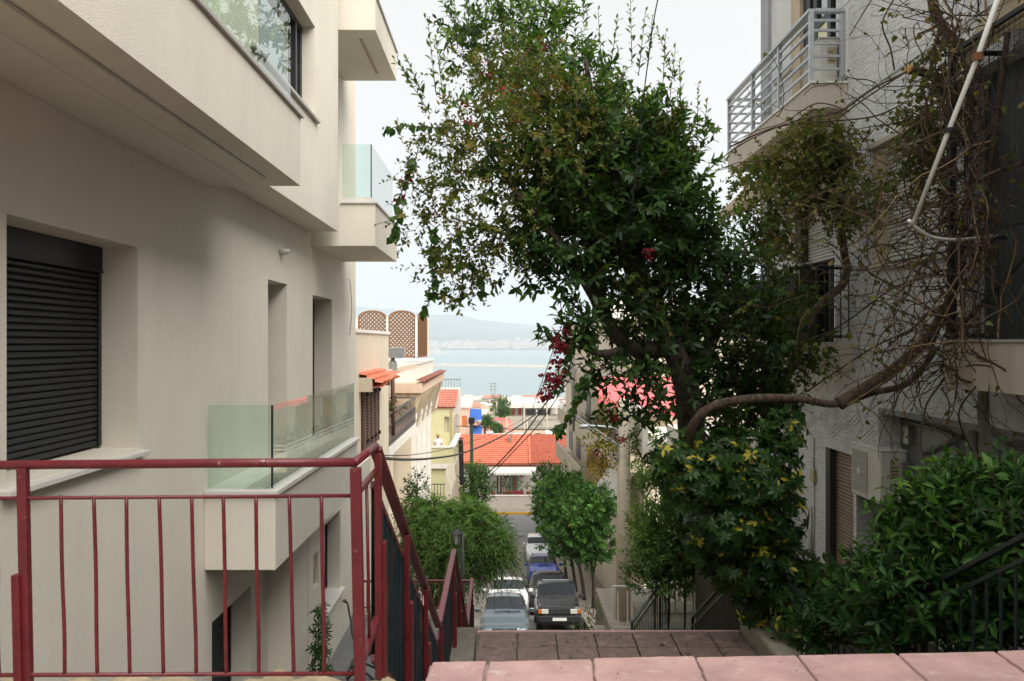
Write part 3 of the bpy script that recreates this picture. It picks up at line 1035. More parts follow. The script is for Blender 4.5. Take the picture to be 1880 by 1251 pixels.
# ================================================================== right apartment building
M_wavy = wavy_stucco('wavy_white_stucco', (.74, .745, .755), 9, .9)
M_beige = mat('beige_jamb', (.52, .42, .30), rough=.8, var=.08, vs=4, streak=.12)
M_slab = mat('balcony_stone', (.50, .45, .38), rough=.75, var=.12, vs=3, bump=.08, bs=60, streak=.15)
M_whiteshut = mat('white_slat_shutter', (.60, .60, .58), rough=.55, var=.06, vs=4, streak=.10)
M_brownshut = mat('brown_slat_shutter', (.29, .215, .165), rough=.6, var=.10, vs=4, streak=.12)
M_galv = mat('galvanised_rail', (.42, .45, .48), rough=.42, var=.14, vs=14, metal=.35, spec=.5)
M_iron = mat('dark_iron', (.018, .022, .024), rough=.5, var=.2, vs=10)
M_greypipe = mat('grey_pipe', (.20, .20, .20), rough=.6, var=.15)
M_whitepole = mat('white_enamel', (.66, .66, .64), rough=.4, var=.08, vs=9, col2=(.24, .15, .09), amount=.10, ps=14)
M_canvas = mat('beige_canvas', (.44, .36, .25), rough=.95, var=.16, vs=5, streak=.2)
M_ac = mat('ac_white', (.72, .70, .65), rough=.5, var=.05, vs=4, streak=.08)
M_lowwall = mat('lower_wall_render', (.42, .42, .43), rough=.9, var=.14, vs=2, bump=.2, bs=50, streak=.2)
XW = 4.77
RB = thing('apartment_building', 'older white apartment block in wavy stucco overgrown with bare creepers', 'apartment building', (XW, 10, -3.6))
rb_ = lambda m, n, ma, **k: m.build(n, ma, RB, **k)
wA = (9.6, 11.47, .96, 2.40)
dL = (13.0, 14.75, .003, 2.42)
dNr = (4.6, 9.35, .003, 2.75)
dUp = (12.95, 14.6, 3.63, 6.0)
dUn = (5.0, 7.5, 3.63, 6.0)
rb_(wall_mesh('x', XW, .35, -6, 16.5, -.83, 7.2, [wA, dL, dNr, dUp, dUn]), 'wall', M_wavy)
rb_(wall_mesh('x', XW + .006, .30, 11.5, 16.5, -1.45, -.832), 'decorated_band', M_wavy)
sh = (12.3, 13.3, -3.6, -1.55)
wl2 = (14.5, 15.6, -1.449, -1.0)
rb_(wall_mesh('x', XW, .3, 12.2, 16.5, -3.62, -1.452, [sh]), 'lower_wall', M_wavy)
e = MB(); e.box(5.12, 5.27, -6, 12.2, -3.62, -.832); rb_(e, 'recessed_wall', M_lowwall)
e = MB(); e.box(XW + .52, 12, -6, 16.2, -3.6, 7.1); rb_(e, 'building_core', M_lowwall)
e = MB(); e.box(XW + .36, 12, 16.21, 16.5, -3.6, 7.1); rb_(e, 'gable_wall', M_wavy)
e = MB(); e.box(XW + .004, 5.3, 2.5, 11.5, -.90, -.833); rb_(e, 'overhang_edge', M_greypipe)
# diamonds pressed into the band
e = MB()
for k in range(4):
    yc = 12.05 + k * 1.1
    for q in range(3):
        a = .52 - q * .13
        pts = [(yc - a, -1.145), (yc, -1.145 + a * .5), (yc + a, -1.145), (yc, -1.145 - a * .5)]
        for (p, q2) in zip(pts, pts[1:] + pts[:1]):
            e.bar((XW + .004, p[0], p[1]), (XW + .004, q2[0], q2[1]), .016, .022)
rb_(e, 'diamond_relief', M_wavy)


def slats(y0, y1, z0, z1, x, ma, pitch=.05, name='slat_shutter', parent=None):
    m = MB()
    n = max(1, int((z1 - z0) / pitch)); p = (z1 - z0) / n
    for k in range(n):
        z = z0 + k * p
        m.prism([(x + .03, y0, z), (x, y0, z + .004), (x - .012, y0, z + p * .3), (x - .012, y0, z + p * .65), (x, y0, z + p - .004), (x + .03, y0, z + p)], (0, y1 - y0, 0))
    return m.build(name, ma, parent or RB)


# shuttered window with beige jambs
e = MB(); e.box(XW - .012, XW + .34, wA[1] - .055, wA[1] + .16, wA[2], wA[3] + .07); rb_(e, 'window_jamb', M_beige, bevel=.004)
e = MB(); e.box(XW - .012, XW + .34, wA[0] - .1, wA[0] + .055, wA[2], wA[3] + .07); rb_(e, 'window_jamb', M_beige, bevel=.004)
slats(wA[0] + .057, wA[1] - .057, wA[2] + .06, wA[3] - .003, XW + .10, M_whiteshut)
e = MB(); e.box(XW - .07, XW + .2, wA[0] - .12, wA[1] + .12, wA[2] - .05, wA[2] - .003); rb_(e, 'window_sill', M_slab, bevel=.005)
e = MB(); e.box(XW - .09, XW + .1, wA[0] - .15, wA[1] + .2, wA[3] + .072, wA[3] + .14); rb_(e, 'window_hood', M_slab, bevel=.005)
# lower balcony door: half lowered white shutter, dark frame, panes
slats(dL[0] + .06, dL[1] - .30, 1.25, dL[3] - .003, XW + .12, M_whiteshut)
e = MB(); e.box(XW - .01, XW + .30, dL[1] - .29, dL[1] - .003, dL[2], dL[3]); rb_(e, 'door_jamb', mat('dark_olive_jamb', (.07, .065, .04), rough=.7, var=.2))
e = MB()
xq = XW + .24
for (a, b, c, d) in ((dL[0] + .003, dL[0] + .08, 0.003, 1.25), (dL[0] + .82, dL[0] + .9, .003, 1.25), (dL[1] - .36, dL[1] - .291, .003, 1.25),
                     (dL[0] + .08, dL[0] + .82, .60, .66), (dL[0] + .9, dL[1] - .36, .60, .66)):
    e.box(xq, xq + .05, a, b, c, d)
fd = rb_(e, 'balcony_door', M_iron)
e = MB(); e.box(xq + .02, xq + .03, dL[0] + .08, dL[1] - .36, .003, 1.24)
e.build('door_pane', M_pane, fd)
# ground floor brown shutter
slats(sh[0] + .04, sh[1] - .12, sh[2], sh[3] - .003, XW + .10, M_brownshut)
e = MB(); e.box(XW - .004, XW + .18, sh[1] - .12, sh[1] + .06, sh[2], sh[3]); rb_(e, 'shutter_jamb', mat('dark_jamb', (.045, .042, .04), rough=.6))
# near window behind the grille
e = MB(); e.box(XW + .22, XW + .26, dNr[0], dNr[1], dNr[2], dNr[3]); rb_(e, 'curtained_pane', mat('dark_curtain', (.055, .06, .06), rough=.6, var=.35, vs=3, streak=.5))
# upper door with pale blind pane, and near upper door
e = MB()
for (a, b, c, d) in ((dUp[0] + .003, dUp[0] + .1, 3.633, 5.99), (dUp[1] - .4, dUp[1] - .003, 3.633, 5.99), (dUp[0] + .1, dUp[1] - .4, 5.85, 5.99), (13.30, 13.44, 3.633, 5.85), (13.90, 14.05, 3.633, 5.85), (13.44, 13.90, 4.84, 4.95)):
    e.box(XW + .05, XW + .12, a, b, c, d)
ud = rb_(e, 'upper_door', M_iron)
e = MB(); e.box(XW + .07, XW + .08, 13.44, 13.90, 3.633, 4.84); e.build('door_pane', mat('pale_blind', (.66, .68, .42), rough=.5), ud)
e = MB(); e.box(XW + .09, XW + .1, dUp[0] + .1, dUp[1] - .4, 3.633, 5.85); e.build('door_pane', M_pane, ud)
e = MB(); e.box(XW - .01, XW + .19, dUp[1] - .09, dUp[1] + .30, 3.633, 6.2); rb_(e, 'door_jamb', M_beige)
e = MB(); e.box(XW + .2, XW + .26, dUn[0], dUn[1], dUn[2], dUn[3]); rb_(e, 'upper_pane', M_pane)
e = MB(); e.box(XW - .02, XW + .1, 2.6, 16.48, 3.30, 3.42); rb_(e, 'string_course', M_wavy)
e = MB(); e.box(XW - .035, XW - .001, 12.46, 12.52, 3.7, 7.2); rb_(e, 'downpipe', M_whitepole)
for k, (yy0, yy1) in enumerate(((14.9, 15.7),)):
    e = MB(); e.box(XW - .03, XW + .01, yy0, yy1, 4.55, 6.1); wv = rb_(e, 'side_window', M_whiteshut)
    e = MB(); e.box(XW - .07, XW + .01, yy0 - .06, yy1 + .06, 4.50, 4.547); wv2 = e.build('sill', M_slab, wv)
e = MB(); e.box(XW - .06, XW + .3, 16.1, 16.55, -3.6, 7.22); rb_(e, 'corner_strip', mat('corner_grey', (.33, .34, .36), var=.1))

# upper balcony: slab, parapet face, galvanised rails
UB = rb_(MB().box(4.265, XW - .003, 12.5, 17.2, 3.25, 3.60), 'upper_balcony', M_slab, bevel=.006)
e = MB(); e.box(4.24, XW - .003, 12.47, 17.23, 3.602, 3.635); e.build('coping', M_marble, UB)
e = MB(); e.box(XW + .4, 5.9, 16.52, 17.2, 3.25, 3.60); e.build('slab_return', M_slab, UB)
RZ = [3.82, 4.0, 4.18, 4.36, 4.50]
for z in RZ:
    e = MB(); e.bar((4.28, 12.56, z), (4.28, 17.15, z), .035); e.bar((4.28, 12.56, z), (XW - .02, 12.56, z), .035); e.build('rail_bar', M_galv, UB)
    e = MB(); e.bar((4.30, 17.15, z), (5.8, 17.15, z), .035); e.build('rail_bar', M_galv, UB)
e = MB(); e.bar((4.28, 12.53, 4.63), (4.28, 17.18, 4.63), .10, .05); e.bar((4.33, 12.56, 4.63), (XW + .02, 12.56, 4.63), .10, .05); e.bar((4.33, 17.15, 4.63), (5.8, 17.15, 4.63), .1, .05); e.build('handrail', M_galv, UB, bevel=.006)
for (x, y) in ((4.28, 12.56), (4.28, 14.0), (4.28, 15.5), (4.28, 17.15), (XW - .06, 12.56), (5.7, 17.15)):
    e = MB(); e.bar((x, y, 3.635), (x, y, 4.61), .06, .06, up=(0, 1, 0)); e.build('rail_post', M_galv, UB)
# lower balcony: stone slab and iron bars
LBm = rb_(MB().box(3.92, XW - .003, 12.3, 15.9, -.36, 0), 'lower_balcony', M_slab, bevel=.006)
e = MB()
for z in (.08, 1.02):
    e.bar((3.95, 12.34, z), (3.95, 15.86, z), .04); e.bar((3.95, 12.34, z), (XW - .01, 12.34, z), .04)
e.build('handrail', M_iron, LBm)
for k in range(8):
    x = 3.95 + k * .11
    e = MB(); e.bar((x, 12.34, .02), (x, 12.34, 1.02), .016); e.build('baluster', M_iron, LBm)
for k in range(1, 30):
    y = 12.34 + k * .12
    e = MB(); e.bar((3.95, y, .02), (3.95, y, 1.02), .016); e.build('baluster', M_iron, LBm)
e = MB(); e.box(4.02, 4.06, 12.42, 15.6, .10, .95); e.build('brown_screen', mat('dark_brown_screen', (.035, .02, .016), rough=.9, var=.4, vs=6), LBm)
# near balcony with mesh cage
NB = rb_(MB().box(4.2, XW - .003, 2.6, 8.6, -.43, 0), 'near_balcony', M_slab, bevel=.006)
e = MB(); e.box(4.18, XW - .003, 2.6, 8.62, .002, .025); e.build('coping', M_marbled, NB)
e = MB()
for y in (3.4, 5.1, 6.8, 8.55):
    e.bar((4.25, y, .025), (4.25, y, 2.75), .05, .05, up=(0, 1, 0))
for z in (.06, 1.0, 2.75):
    e.bar((4.25, 2.6, z), (4.25, 8.58, z), .04)
e.bar((4.25, 8.55, 1.0), (XW, 8.55, 1.0), .04); e.bar((4.25, 8.55, 2.75), (XW, 8.55, 2.75), .04)
for (a, b) in ((3.4, 5.1), (5.1, 6.8), (6.8, 8.55)):
    e.bar((4.245, a, .06), (4.245, b, 1.0), .03); e.bar((4.255, a, 1.0), (4.255, b, .06), .03)
e.build('cage_frame', M_iron, NB)
e = MB()
for k in range(75):
    y = 2.6 + k * .08
    e.bar((4.285, y, .06), (4.285, y, 2.74), .0032)
for k in range(33):
    z = .1 + k * .08
    e.bar((4.290, 2.6, z), (4.290, 8.55, z), .0032)
for k in range(6):
    x = 4.29 + k * .08
    e.bar((x, 8.55, .06), (x, 8.55, 2.74), .005)
e.build('wire_mesh', M_iron, NB)
e = MB(); e.box(4.2, XW - .003, 2.6, 8.35, 3.32, 3.70); rb_(e, 'upper_slab', M_slab, bevel=.006)

# awnings
aw = thing('awning', 'faded beige canvas awning rolled above the caged balcony', 'awning', (4.3, 7.5, 2.6))
ay0, ay1 = 4.2, 8.55
v, f = [], []
for i in range(25):
    y = ay0 + (ay1 - ay0) * i / 24
    for (x, z) in ((4.72, 3.30), (4.52, 3.06), (4.37, 2.78)):
        v.append((x, y, z + .01 * math.sin(i * 1.3)))
    v.append((4.355 + .01 * math.sin(i * 1.9), y, 2.78 - .14 - .05 * math.sin(i * .85)))
for i in range(24):
    for k in range(3):
        a = i * 4 + k
        f.append((a, a + 1, a + 5, a + 4))
cv = MB().add(v, f).build('canvas', M_canvas, aw, smooth=True)
cv.modifiers.new('thick', 'SOLIDIFY').thickness = .006
e = MB(); e.tube([(4.37, ay0, 2.78), (4.37, ay1 + .04, 2.78)], .04, n=10); e.build('front_tube', M_canvas, aw, smooth=True)
arm = thing('awning_pole', 'long white enamelled awning pole leaning before the creepers', 'pole', P(1685, 400, 7.3))
e = MB(); e.tube([P(1838, -20, 6.8), P(1795, 105, 6.9), P(1742, 240, 7.05), P(1676, 412, 7.3)], [.021, .020, .019, .017], n=10); e.build('pole', M_whitepole, arm, smooth=True)
e = MB(); e.tube([P(1668, 405, 7.3), P(1690, 425, 7.4), P(1720, 438, 7.6), P(1770, 440, 7.9), P(1832, 432, 8.1)], .015, n=8, smooth=4); e.build('elbow_arm', M_whitepole, arm, smooth=True)
e = MB(); e.lathe(P(1795, 105, 6.9), [(.0, -.03), (.038, -.03), (.038, .03), (0, .03)], 10); e.build('clamp', mat('rust', (.18, .08, .04), rough=.9), arm)
e = MB(); e.lathe(P(1742, 240, 7.05), [(.0, -.02), (.032, -.02), (.032, .02), (0, .02)], 10); e.build('clamp', mat('black_clamp', (.02, .02, .02)), arm)
aw2 = thing('awning', 'dark shaded beige awning under the railed upper balcony', 'awning', (4.2, 14, 2.8))
v, f = [], []
for i in range(17):
    y = 12.6 + 3.6 * i / 16
    for (x, z) in ((4.74, 3.10), (4.3, 2.75), (3.86, 2.34), (3.85, 2.12 - .03 * math.sin(i * .9))):
        v.append((x, y, z))
for i in range(16):
    for k in range(3):
        a = i * 4 + k
        f.append((a, a + 1, a + 5, a + 4))
cv = MB().add(v, f).build('canvas', M_canvas, aw2, smooth=True)
cv.modifiers.new('thick', 'SOLIDIFY').thickness = .006
e = MB(); e.tube([P(1436, 352, 12.7), P(1412, 410, 12.7), P(1392, 470, 12.8)], .022, n=8); e.tube([P(1392, 470, 12.8), P(1430, 497, 12.6), P(1492, 482, 12.4)], .018, n=8); e.build('folding_arm', M_whitepole, aw2)


# air conditioners
def ac_unit(name, label, x, y0, y1, z0, z1, depth, logo):
    t = thing('air_conditioner', label, 'air conditioner', (x, (y0 + y1) / 2, z0))
    m = MB(); m.box(x, x + depth, y0, y1, z0, z1); m.build('casing', M_ac, t, bevel=.015)
    m = MB(); m.box(x - .012, x + depth + .004, y0 - .008, y1 + .008, z1 + .002, z1 + .022); m.build('top_cover', M_ac, t, bevel=.006)
    ym = y0 + (y1 - y0) * .40
    m = MB()
    c = Vector((x - .008, (ym + y1) / 2, (z0 + z1) / 2))
    ya_, yb_, za_, zb_ = ym + .03, y1 - .04, z0 + .06, z1 - .05
    for k in range(22): m.bar((x - .012, ya_ + (yb_ - ya_) * k / 21, za_), (x - .012, ya_ + (yb_ - ya_) * k / 21, zb_), .005)
    for k in range(5): m.bar((x - .016, ya_, za_ + (zb_ - za_) * k / 4), (x - .016, yb_, za_ + (zb_ - za_) * k / 4), .006)
    m.build('fan_grille', M_ac, t)
    m = MB(); m.box(x - .005, x - .0005, ya_, yb_, za_, zb_); m.build('fan_opening', mat('fan_dark', (.34, .33, .31)), t)
    m = MB(); m.lathe(c + Vector((-.006, 0, 0)), [(0, 0), (.05, 0), (.05, .006), (0, .006)], 14, axis=(-1, 0, 0)); m.build('fan_badge', M_ac, t)
    m = MB(); m.box(x + depth * .35, x + depth * .75, y0 - .004, y0 - .0005, z0 + (z1 - z0) * .45, z0 + (z1 - z0) * .8); lb2 = m.build('type_plate', mat('type_plate', (.50, .44, .30), rough=.5), t)
    m = MB()
    for q in range(4):
        m.box(x + depth * .40, x + depth * (.68 - .06 * (q % 2)), y0 - .0055, y0 - .0045, z0 + (z1 - z0) * (.5 + .065 * q), z0 + (z1 - z0) * (.52 + .065 * q))
    m.build('print_lines', M_iron, lb2)
    m = MB(); m.box(x + depth * .8, x + depth + .02, y0 - .05, y0 - .001, z0 + .1, z1 - .12); m.build('valve_cover', M_greypipe, t, bevel=.008)
    for yy in (y0 + .15, y1 - .15):
        m = MB(); m.bar((x + .02, yy, z0 - .02), (x + depth + .14, yy, z0 - .02), .03); m.bar((x + .06, yy, z0 - .03), (x + depth + .13, yy, z0 - .3), .025)
        m.build('wall_bracket', M_greypipe, t)
    if logo:
        m = MB(); m.prism([(x - .004, ym - .02, z1 - .28), (x - .004, ym - .07, z1 - .20), (x - .004, ym - .06, z1 - .14), (x - .004, ym - .01, z1 - .22)], (.003, 0, 0)); m.build('leaf_mark', mat('teal_print', (.02, .3, .28)), t)
    return t


ac_unit('a', 'white air conditioner bolted to the shaded lower wall beside the brown shutter', 4.66, 11.14, 12.08, -2.02, -1.36, .32, False)
t = ac_unit('b', 'pale air conditioner standing on the balcony behind grey rails', 4.46, 12.72, 13.45, 3.66, 4.30, .29, True)

# pipes and cables on the lower wall, electric meter box
pp = thing('drain_pipes', 'grey drain pipes bent under the caged balcony', 'pipes', (4.9, 8.5, -1))
for (a, r) in (([(4.75, 8.9, -.45), (4.75, 8.9, -.80), (4.82, 8.7, -1.02), (4.9, 8.2, -1.05), (4.9, 5.0, -1.08)], .06), ([(4.85, 9.3, -.84), (4.86, 9.3, -1.2), (4.9, 9.0, -1.35), (4.92, 8.4, -1.38), (4.92, 5.0, -1.40)], .05)):
    e = MB(); e.tube(a, r, n=10, smooth=5); e.build('pipe', M_greypipe, pp, smooth=True)
e = MB(); e.tube([(5.08, 11.6, -1.0), (5.08, 10.6, -1.02), (5.08, 10.2, -1.05), (5.08, 10.0, -1.3)], .025, n=8); e.tube([(5.08, 10.9, -1.35), (5.08, 10.0, -1.05)], .03, n=8); e.tube([(5.09, 11.8, -.95), (5.09, 11.8, -1.4), (5.0, 11.75, -1.45)], .016, n=6)
tag(e.build('wall_conduit', M_greypipe, smooth=True), 'thin grey conduit running along the recessed lower wall', 'conduit')
mb = thing('junction_box', 'small grey junction box above the bolted air conditioner', 'junction box', (5.08, 11.3, -1.15))
e = MB(); e.box(5.03, 5.118, 11.2, 11.35, -1.28, -1.05); e.build('box', M_greypipe, mb, bevel=.006)
e = MB(); e.box(5.02, 5.029, 11.21, 11.34, -1.27, -1.06); e.build('lid', M_ac, mb)
e = MB(); e.box(XW - .05, XW - .002, 13.75, 13.92, -2.15, -1.95); tag(e.build('meter_box', mat('yellowed_plastic', (.45, .42, .25), rough=.5), bevel=.006), 'yellowed plastic box on the wall left of the brown shutter', 'box')
e = MB(); e.tube([(XW - .02, 13.83, -2.15), (XW - .02, 13.83, -3.3)], .015, n=6); e.tube([(XW - .02, 13.83, -1.95), (XW - .02, 13.83, -1.46)], .015, n=6); e.tube([(XW - .02, 14.2, -2.9), (XW - .02, 13.95, -2.55), (XW - .02, 13.95, -3.3)], .02, n=6)
tag(e.build('wall_conduit', M_whitepole, smooth=True), 'white conduit below the yellowed plastic box', 'conduit')

# ================================================================== dark and white stair rails on the right
def bar_rail(label, a, b, h, ma, n, name='stair_railing', w=.05, post=True, mid=True, bw=.014):
    a, b = Vector(a), Vector(b)
    t = thing(name, label, 'railing', a - Vector((0, 0, h)))
    m = MB(); m.bar(a, b, w, .03); m.build('handrail', ma, t, bevel=.004)
    if mid:
        m = MB(); m.bar(a - Vector((0, 0, .13)), b - Vector((0, 0, .13)), .025); m.build('middle_rail', ma, t)
    m = MB(); m.bar(a - Vector((0, 0, h - .08)), b - Vector((0, 0, h - .08)), .025); m.build('bottom_rail', ma, t)
    for k in range(n):
        p = a.lerp(b, (k + .5) / n)
        m = MB(); m.bar(p - Vector((0, 0, .13)), p - Vector((0, 0, h - .08)), bw); m.build('baluster', ma, t)
    for p in (a, b):
        m = MB(); m.bar(p, p - Vector((0, 0, h)), .04, .04, up=(0, 1, 0)); m.build('post', ma, t)
    return t


M_dkgreen = mat('dark_green_paint', (.012, .022, .022), rough=.45, var=.25, vs=8, spec=.5)
M_greenrail = mat('grey_green_paint', (.075, .095, .095), rough=.5, var=.2, vs=8)
M_whiterail = mat('white_rail_paint', (.6, .6, .57), rough=.5, var=.1, vs=8, col2=(.3, .2, .13), amount=.12)
bar_rail('dark green stair railing half hidden in the big leafy shrub', (2.98, 4.2, -.62), (2.98, 7.4, -2.28), 1.0, M_dkgreen, 20)
bar_rail('dark level railing on the rough curb under the variegated shrub', (3.06, 7.6, -2.60), (3.06, 10.5, -2.60), .78, M_dkgreen, 20)
bar_rail('dark railing descending right of the pavers below the variegated shrub', (2.86, 10.75, -2.62), (2.86, 13.7, -4.2), 1.0, M_dkgreen, 22)
bar_rail('grey green stair rail with a peaked top at the end of the pavers', (2.02, 14.3, -4.45), (2.9, 16.8, -4.53), .9, M_greenrail, 14)
bar_rail('short grey green rail falling right from the peaked top', (2.91, 16.83, -4.53), (3.14, 17.2, -4.83), .9, M_greenrail, 6)
bar_rail('dark rail beside the black boxy car at the stair foot', (1.95, 22.0, -6.85), (2.12, 25.5, -8.2), 1.0, M_dkgreen, 14)
bar_rail('white bar railing by the concrete utility pole', (2.55, 21.2, -5.75), (4.6, 21.2, -5.75), 1.05, M_whiterail, 9, mid=False, bw=.03)
bar_rail('white bar railing behind the privet bushes', (2.9, 17.7, -4.45), (4.7, 17.7, -4.45), .95, M_whiterail, 10, mid=False, bw=.028)
e = MB(); e.box(2.5, 5.0, 20.9, 24.8, -9.3, -6.78); e.box(2.2, 2.5, 20.9, 22.6, -9.3, -7.1)
tag(e.build('side_terrace', M_conc, bevel=.02), kind='structure', label='concrete terrace right of the lower stair')
e = MB(); e.box(2.65, 5.6, 15.65, 18.6, -6.5, -5.35)
tag(e.build('side_landing', M_conc, bevel=.02), kind='structure', label='small landing at the neighbour stair')

# unseen house added behind the camera to hold back sky light, with its street
HU = thing('house', 'unseen plain cream house added behind the top landing to block sky light', 'house', (0, -16, -1))
e = MB(); e.box(-14, 14, -24, -15.5, -2, 6); e.build('wall', M_cream, HU)
e = MB(); e.box(-14.2, 14.2, -24.2, -15.3, 6.002, 6.25); e.build('roof_slab', M_conc, HU)
for k in range(5):
    e = MB(); e.box(-9 + k * 4, -7.6 + k * 4, -15.498, -15.45, 1, 2.8); e.build('window', M_shutter, HU)
e = MB(); e.box(-14, 14, -15.4, -6.01, -5.5, -1.5); tag(e.build('upper_street', M_conc), kind='structure', label='street uphill behind the top landing')
# ================================================================== left side houses down the street
M_cr2 = mat('cream_plaster', (.66, .58, .46), rough=.9, var=.06, vs=1.2, bump=.15, bs=60, streak=.10)
M_wht = mat('white_plaster', (.74, .71, .65), rough=.9, var=.05, vs=1.2, bump=.12, bs=60, streak=.10)
M_peach = mat('peach_plaster', (.66, .50, .38), rough=.9, var=.06, vs=1, streak=.06)
M_yel = mat('pale_yellow_plaster', (.60, .56, .33), rough=.9, var=.06, vs=1, streak=.06)
M_pinkw = mat('pale_pink_plaster', (.68, .55, .49), rough=.9, var=.06, vs=1, streak=.06)
M_tile = mat('terracotta_tile', (.58, .175, .105), rough=.8, var=.22, vs=2, col2=(.60, .34, .26), amount=.22, ps=5)
M_tile2 = mat('pinkish_tile', (.50, .20, .15), rough=.8, var=.18, vs=3)
M_brwn = mat('brown_shutter_wood', (.115, .055, .035), rough=.55, var=.25, vs=12)
M_latt = mat('lattice_wood', (.24, .12, .055), rough=.6, var=.2, vs=12)
M_orsh = mat('orange_shutter', (.55, .19, .07), rough=.6, var=.1)
M_blue = mat('blue_canvas', (.03, .10, .38), rough=.85, var=.15, vs=4)
M_flood = mat('stained_plaster', (.60, .53, .43), rough=.95, var=.10, vs=2, bump=.3, bs=30, col2=(.28, .23, .17), amount=.28, ps=2.5, streak=.22)
M_frieze = mat('weathered_frieze', (.52, .42, .29), rough=.95, var=.2, vs=4, bump=.4, bs=25, col2=(.28, .12, .055), amount=.40, ps=1.6, streak=.25)


def tiled(m, x0, x1, y0, y1, z0, z1, along='x', pitch=.22, thick=.05, rows=None):
    """barrel tiles: rows step down from edge 1 to edge 0; along = direction across which the barrels repeat"""
    L = (x1 - x0) if along == 'x' else (y1 - y0)
    S = math.hypot((y1 - y0) if along == 'x' else (x1 - x0), z1 - z0)
    nb = max(2, int(L / pitch)) * 4
    nr = rows or max(2, int(S / .36))
    vs, fs = [], []
    for r in range(nr):
        for e_ in (0, 1):
            t = (r + e_ * 1.06) / nr
            for i in range(nb + 1):
                u = i / nb
                h = thick * .55 * abs(math.sin(u * nb / 4 * math.pi)) + thick * (.7 if e_ == 0 else 0.0)
                if along == 'x': vs.append((x0 + u * L, y0 + t * (y1 - y0), z0 + t * (z1 - z0) + h))
                else: vs.append((x0 + t * (x1 - x0), y0 + u * L, z0 + t * (z1 - z0) + h))
        b = r * 2 * (nb + 1)
        for i in range(nb):
            fs.append((b + i, b + i + 1, b + nb + 2 + i, b + nb + 1 + i))
            if r > 0:
                pb = b - (nb + 1)
                fs.append((pb + i, pb + i + 1, b + i + 1, b + i))
    m.add(vs, fs)
    # underside board
    if along == 'x':
        m.add([(x0, y0, z0 - .03), (x1, y0, z0 - .03), (x1, y1, z1 - .03), (x0, y1, z1 - .03)], [(0, 1, 2, 3)])
    else:
        m.add([(x0, y0, z0 - .03), (x1, y0, z0 - .03), (x1, y1, z1 - .03), (x0, y1, z1 - .03)], [(0, 1, 2, 3)])
    return m


# house with brown shutters
HB = thing('house', 'cream house with brown folding shutters under a small tiled awning', 'house', (-3.3, 22, -8))
hb = lambda m, n, ma, **k: m.build(n, ma, HB, **k)
hb(wall_mesh('x', -3.3, -.3, 18.2, 25.5, -9, .22, [(20.6, 23.2, -2.50, -1.10)]), 'wall', M_cr2)
e = MB(); e.box(-9, -3.62, 18.2, 25.4, -9, .20); hb(e, 'house_core', M_cr2)
e = MB(); e.box(-9, -3.26, 18.2, 25.56, .222, .30); hb(e, 'parapet_coping', M_wht)
e = MB(); e.box(-9, -3.31, 25.42, 25.55, -9, .22); hb(e, 'end_wall', M_cr2)
for k in range(4):
    y0 = 20.6 + k * .65
    m = MB()
    m.box(-3.30, -3.235, y0 + .01, y0 + .06, -2.5, -1.1); m.box(-3.30, -3.235, y0 + .59, y0 + .64, -2.5, -1.1)
    m.box(-3.3, -3.235, y0 + .06, y0 + .59, -2.5, -2.44); m.box(-3.3, -3.235, y0 + .06, y0 + .59, -1.16, -1.1)
    for q in range(18):
        z = -2.43 + q * .07
        m.prism([(-3.295, y0 + .06, z + .05), (-3.24, y0 + .06, z), (-3.235, y0 + .06, z + .012), (-3.29, y0 + .06, z + .062)], (0, .53, 0))
    s_ = hb(m, 'shutter_leaf', M_brwn)
    for z in (-1.25, -2.35):
        m = MB(); m.box(-3.234, -3.2, y0 + .55, y0 + .68, z, z + .08); m.build('hinge', M_iron, s_)
m = MB(); tiled(m, -2.75, -3.3, 20.3, 23.6, -.98, -.72, along='y', pitch=.28, thick=.09, rows=3); hb(m, 'tiled_awning', M_tile)
for y_ in (20.3, 23.45):
    e = MB(); e.box(-3.3, -3.0, y_, y_ + .12, -1.12, -.80); hb(e, 'awning_bracket', M_cr2)

# recessed house with planted iron balcony
HC = thing('house', 'beige house with a planted wrought iron balcony beside the brown shutters', 'house', (-4.3, 29, -9))
hc = lambda m, n, ma, **k: m.build(n, ma, HC, **k)
hc(wall_mesh('x', -4.3, -.3, 25.6, 34.6, -10, -.5, [(27.2, 28.5, -3.0, -.9), (30.2, 31.5, -3.0, -.9), (27.0, 31.0, -9.5, -5.0)]), 'wall', M_cr2)
e = MB(); e.box(-9, -4.62, 25.6, 34.5, -10, -.52); hc(e, 'house_core', M_brwn)
b_ = hc(MB().box(-4.297, -3.3, 25.62, 33.4, -3.30, -3.02), 'balcony_slab', M_wht)
m = MB(); m.bar((-3.33, 25.65, -2.05), (-3.33, 33.38, -2.05), .05); m.bar((-3.33, 25.65, -2.96), (-3.33, 33.38, -2.96), .03); m.bar((-3.33, 25.65, -2.4), (-3.33, 33.38, -2.4), .03)
m.bar((-4.28, 33.36, -2.05), (-3.33, 33.36, -2.05), .05)
for k in range(40):
    y = 25.7 + k * .196
    m.bar((-3.33, y, -2.96), (-3.33, y + .1, -2.4), .012); m.bar((-3.33, y + .1, -2.96), (-3.33, y, -2.4), .012); m.bar((-3.33, y, -2.4), (-3.33, y, -2.05), .010)
m.build('iron_railing', mat('grey_iron', (.12, .12, .12), rough=.5), b_)
e = MB(); e.box(-4.05, -3.36, 25.8, 33.0, -2.95, -2.2); e.build('bamboo_screen', mat('faded_red_screen', (.42, .27, .22), var=.4, vs=3), b_)
e = MB(); e.box(-4.30, -3.3, 25.62, 33.4, -.95, -.78); hc(e, 'cornice', M_peach)
e = MB(); e.prism([(-4.29, 25.62, -3.31), (-3.31, 25.62, -3.31), (-4.29, 25.62, -5.2)], (0, .4, 0)); hc(e, 'balcony_bracket', M_wht)
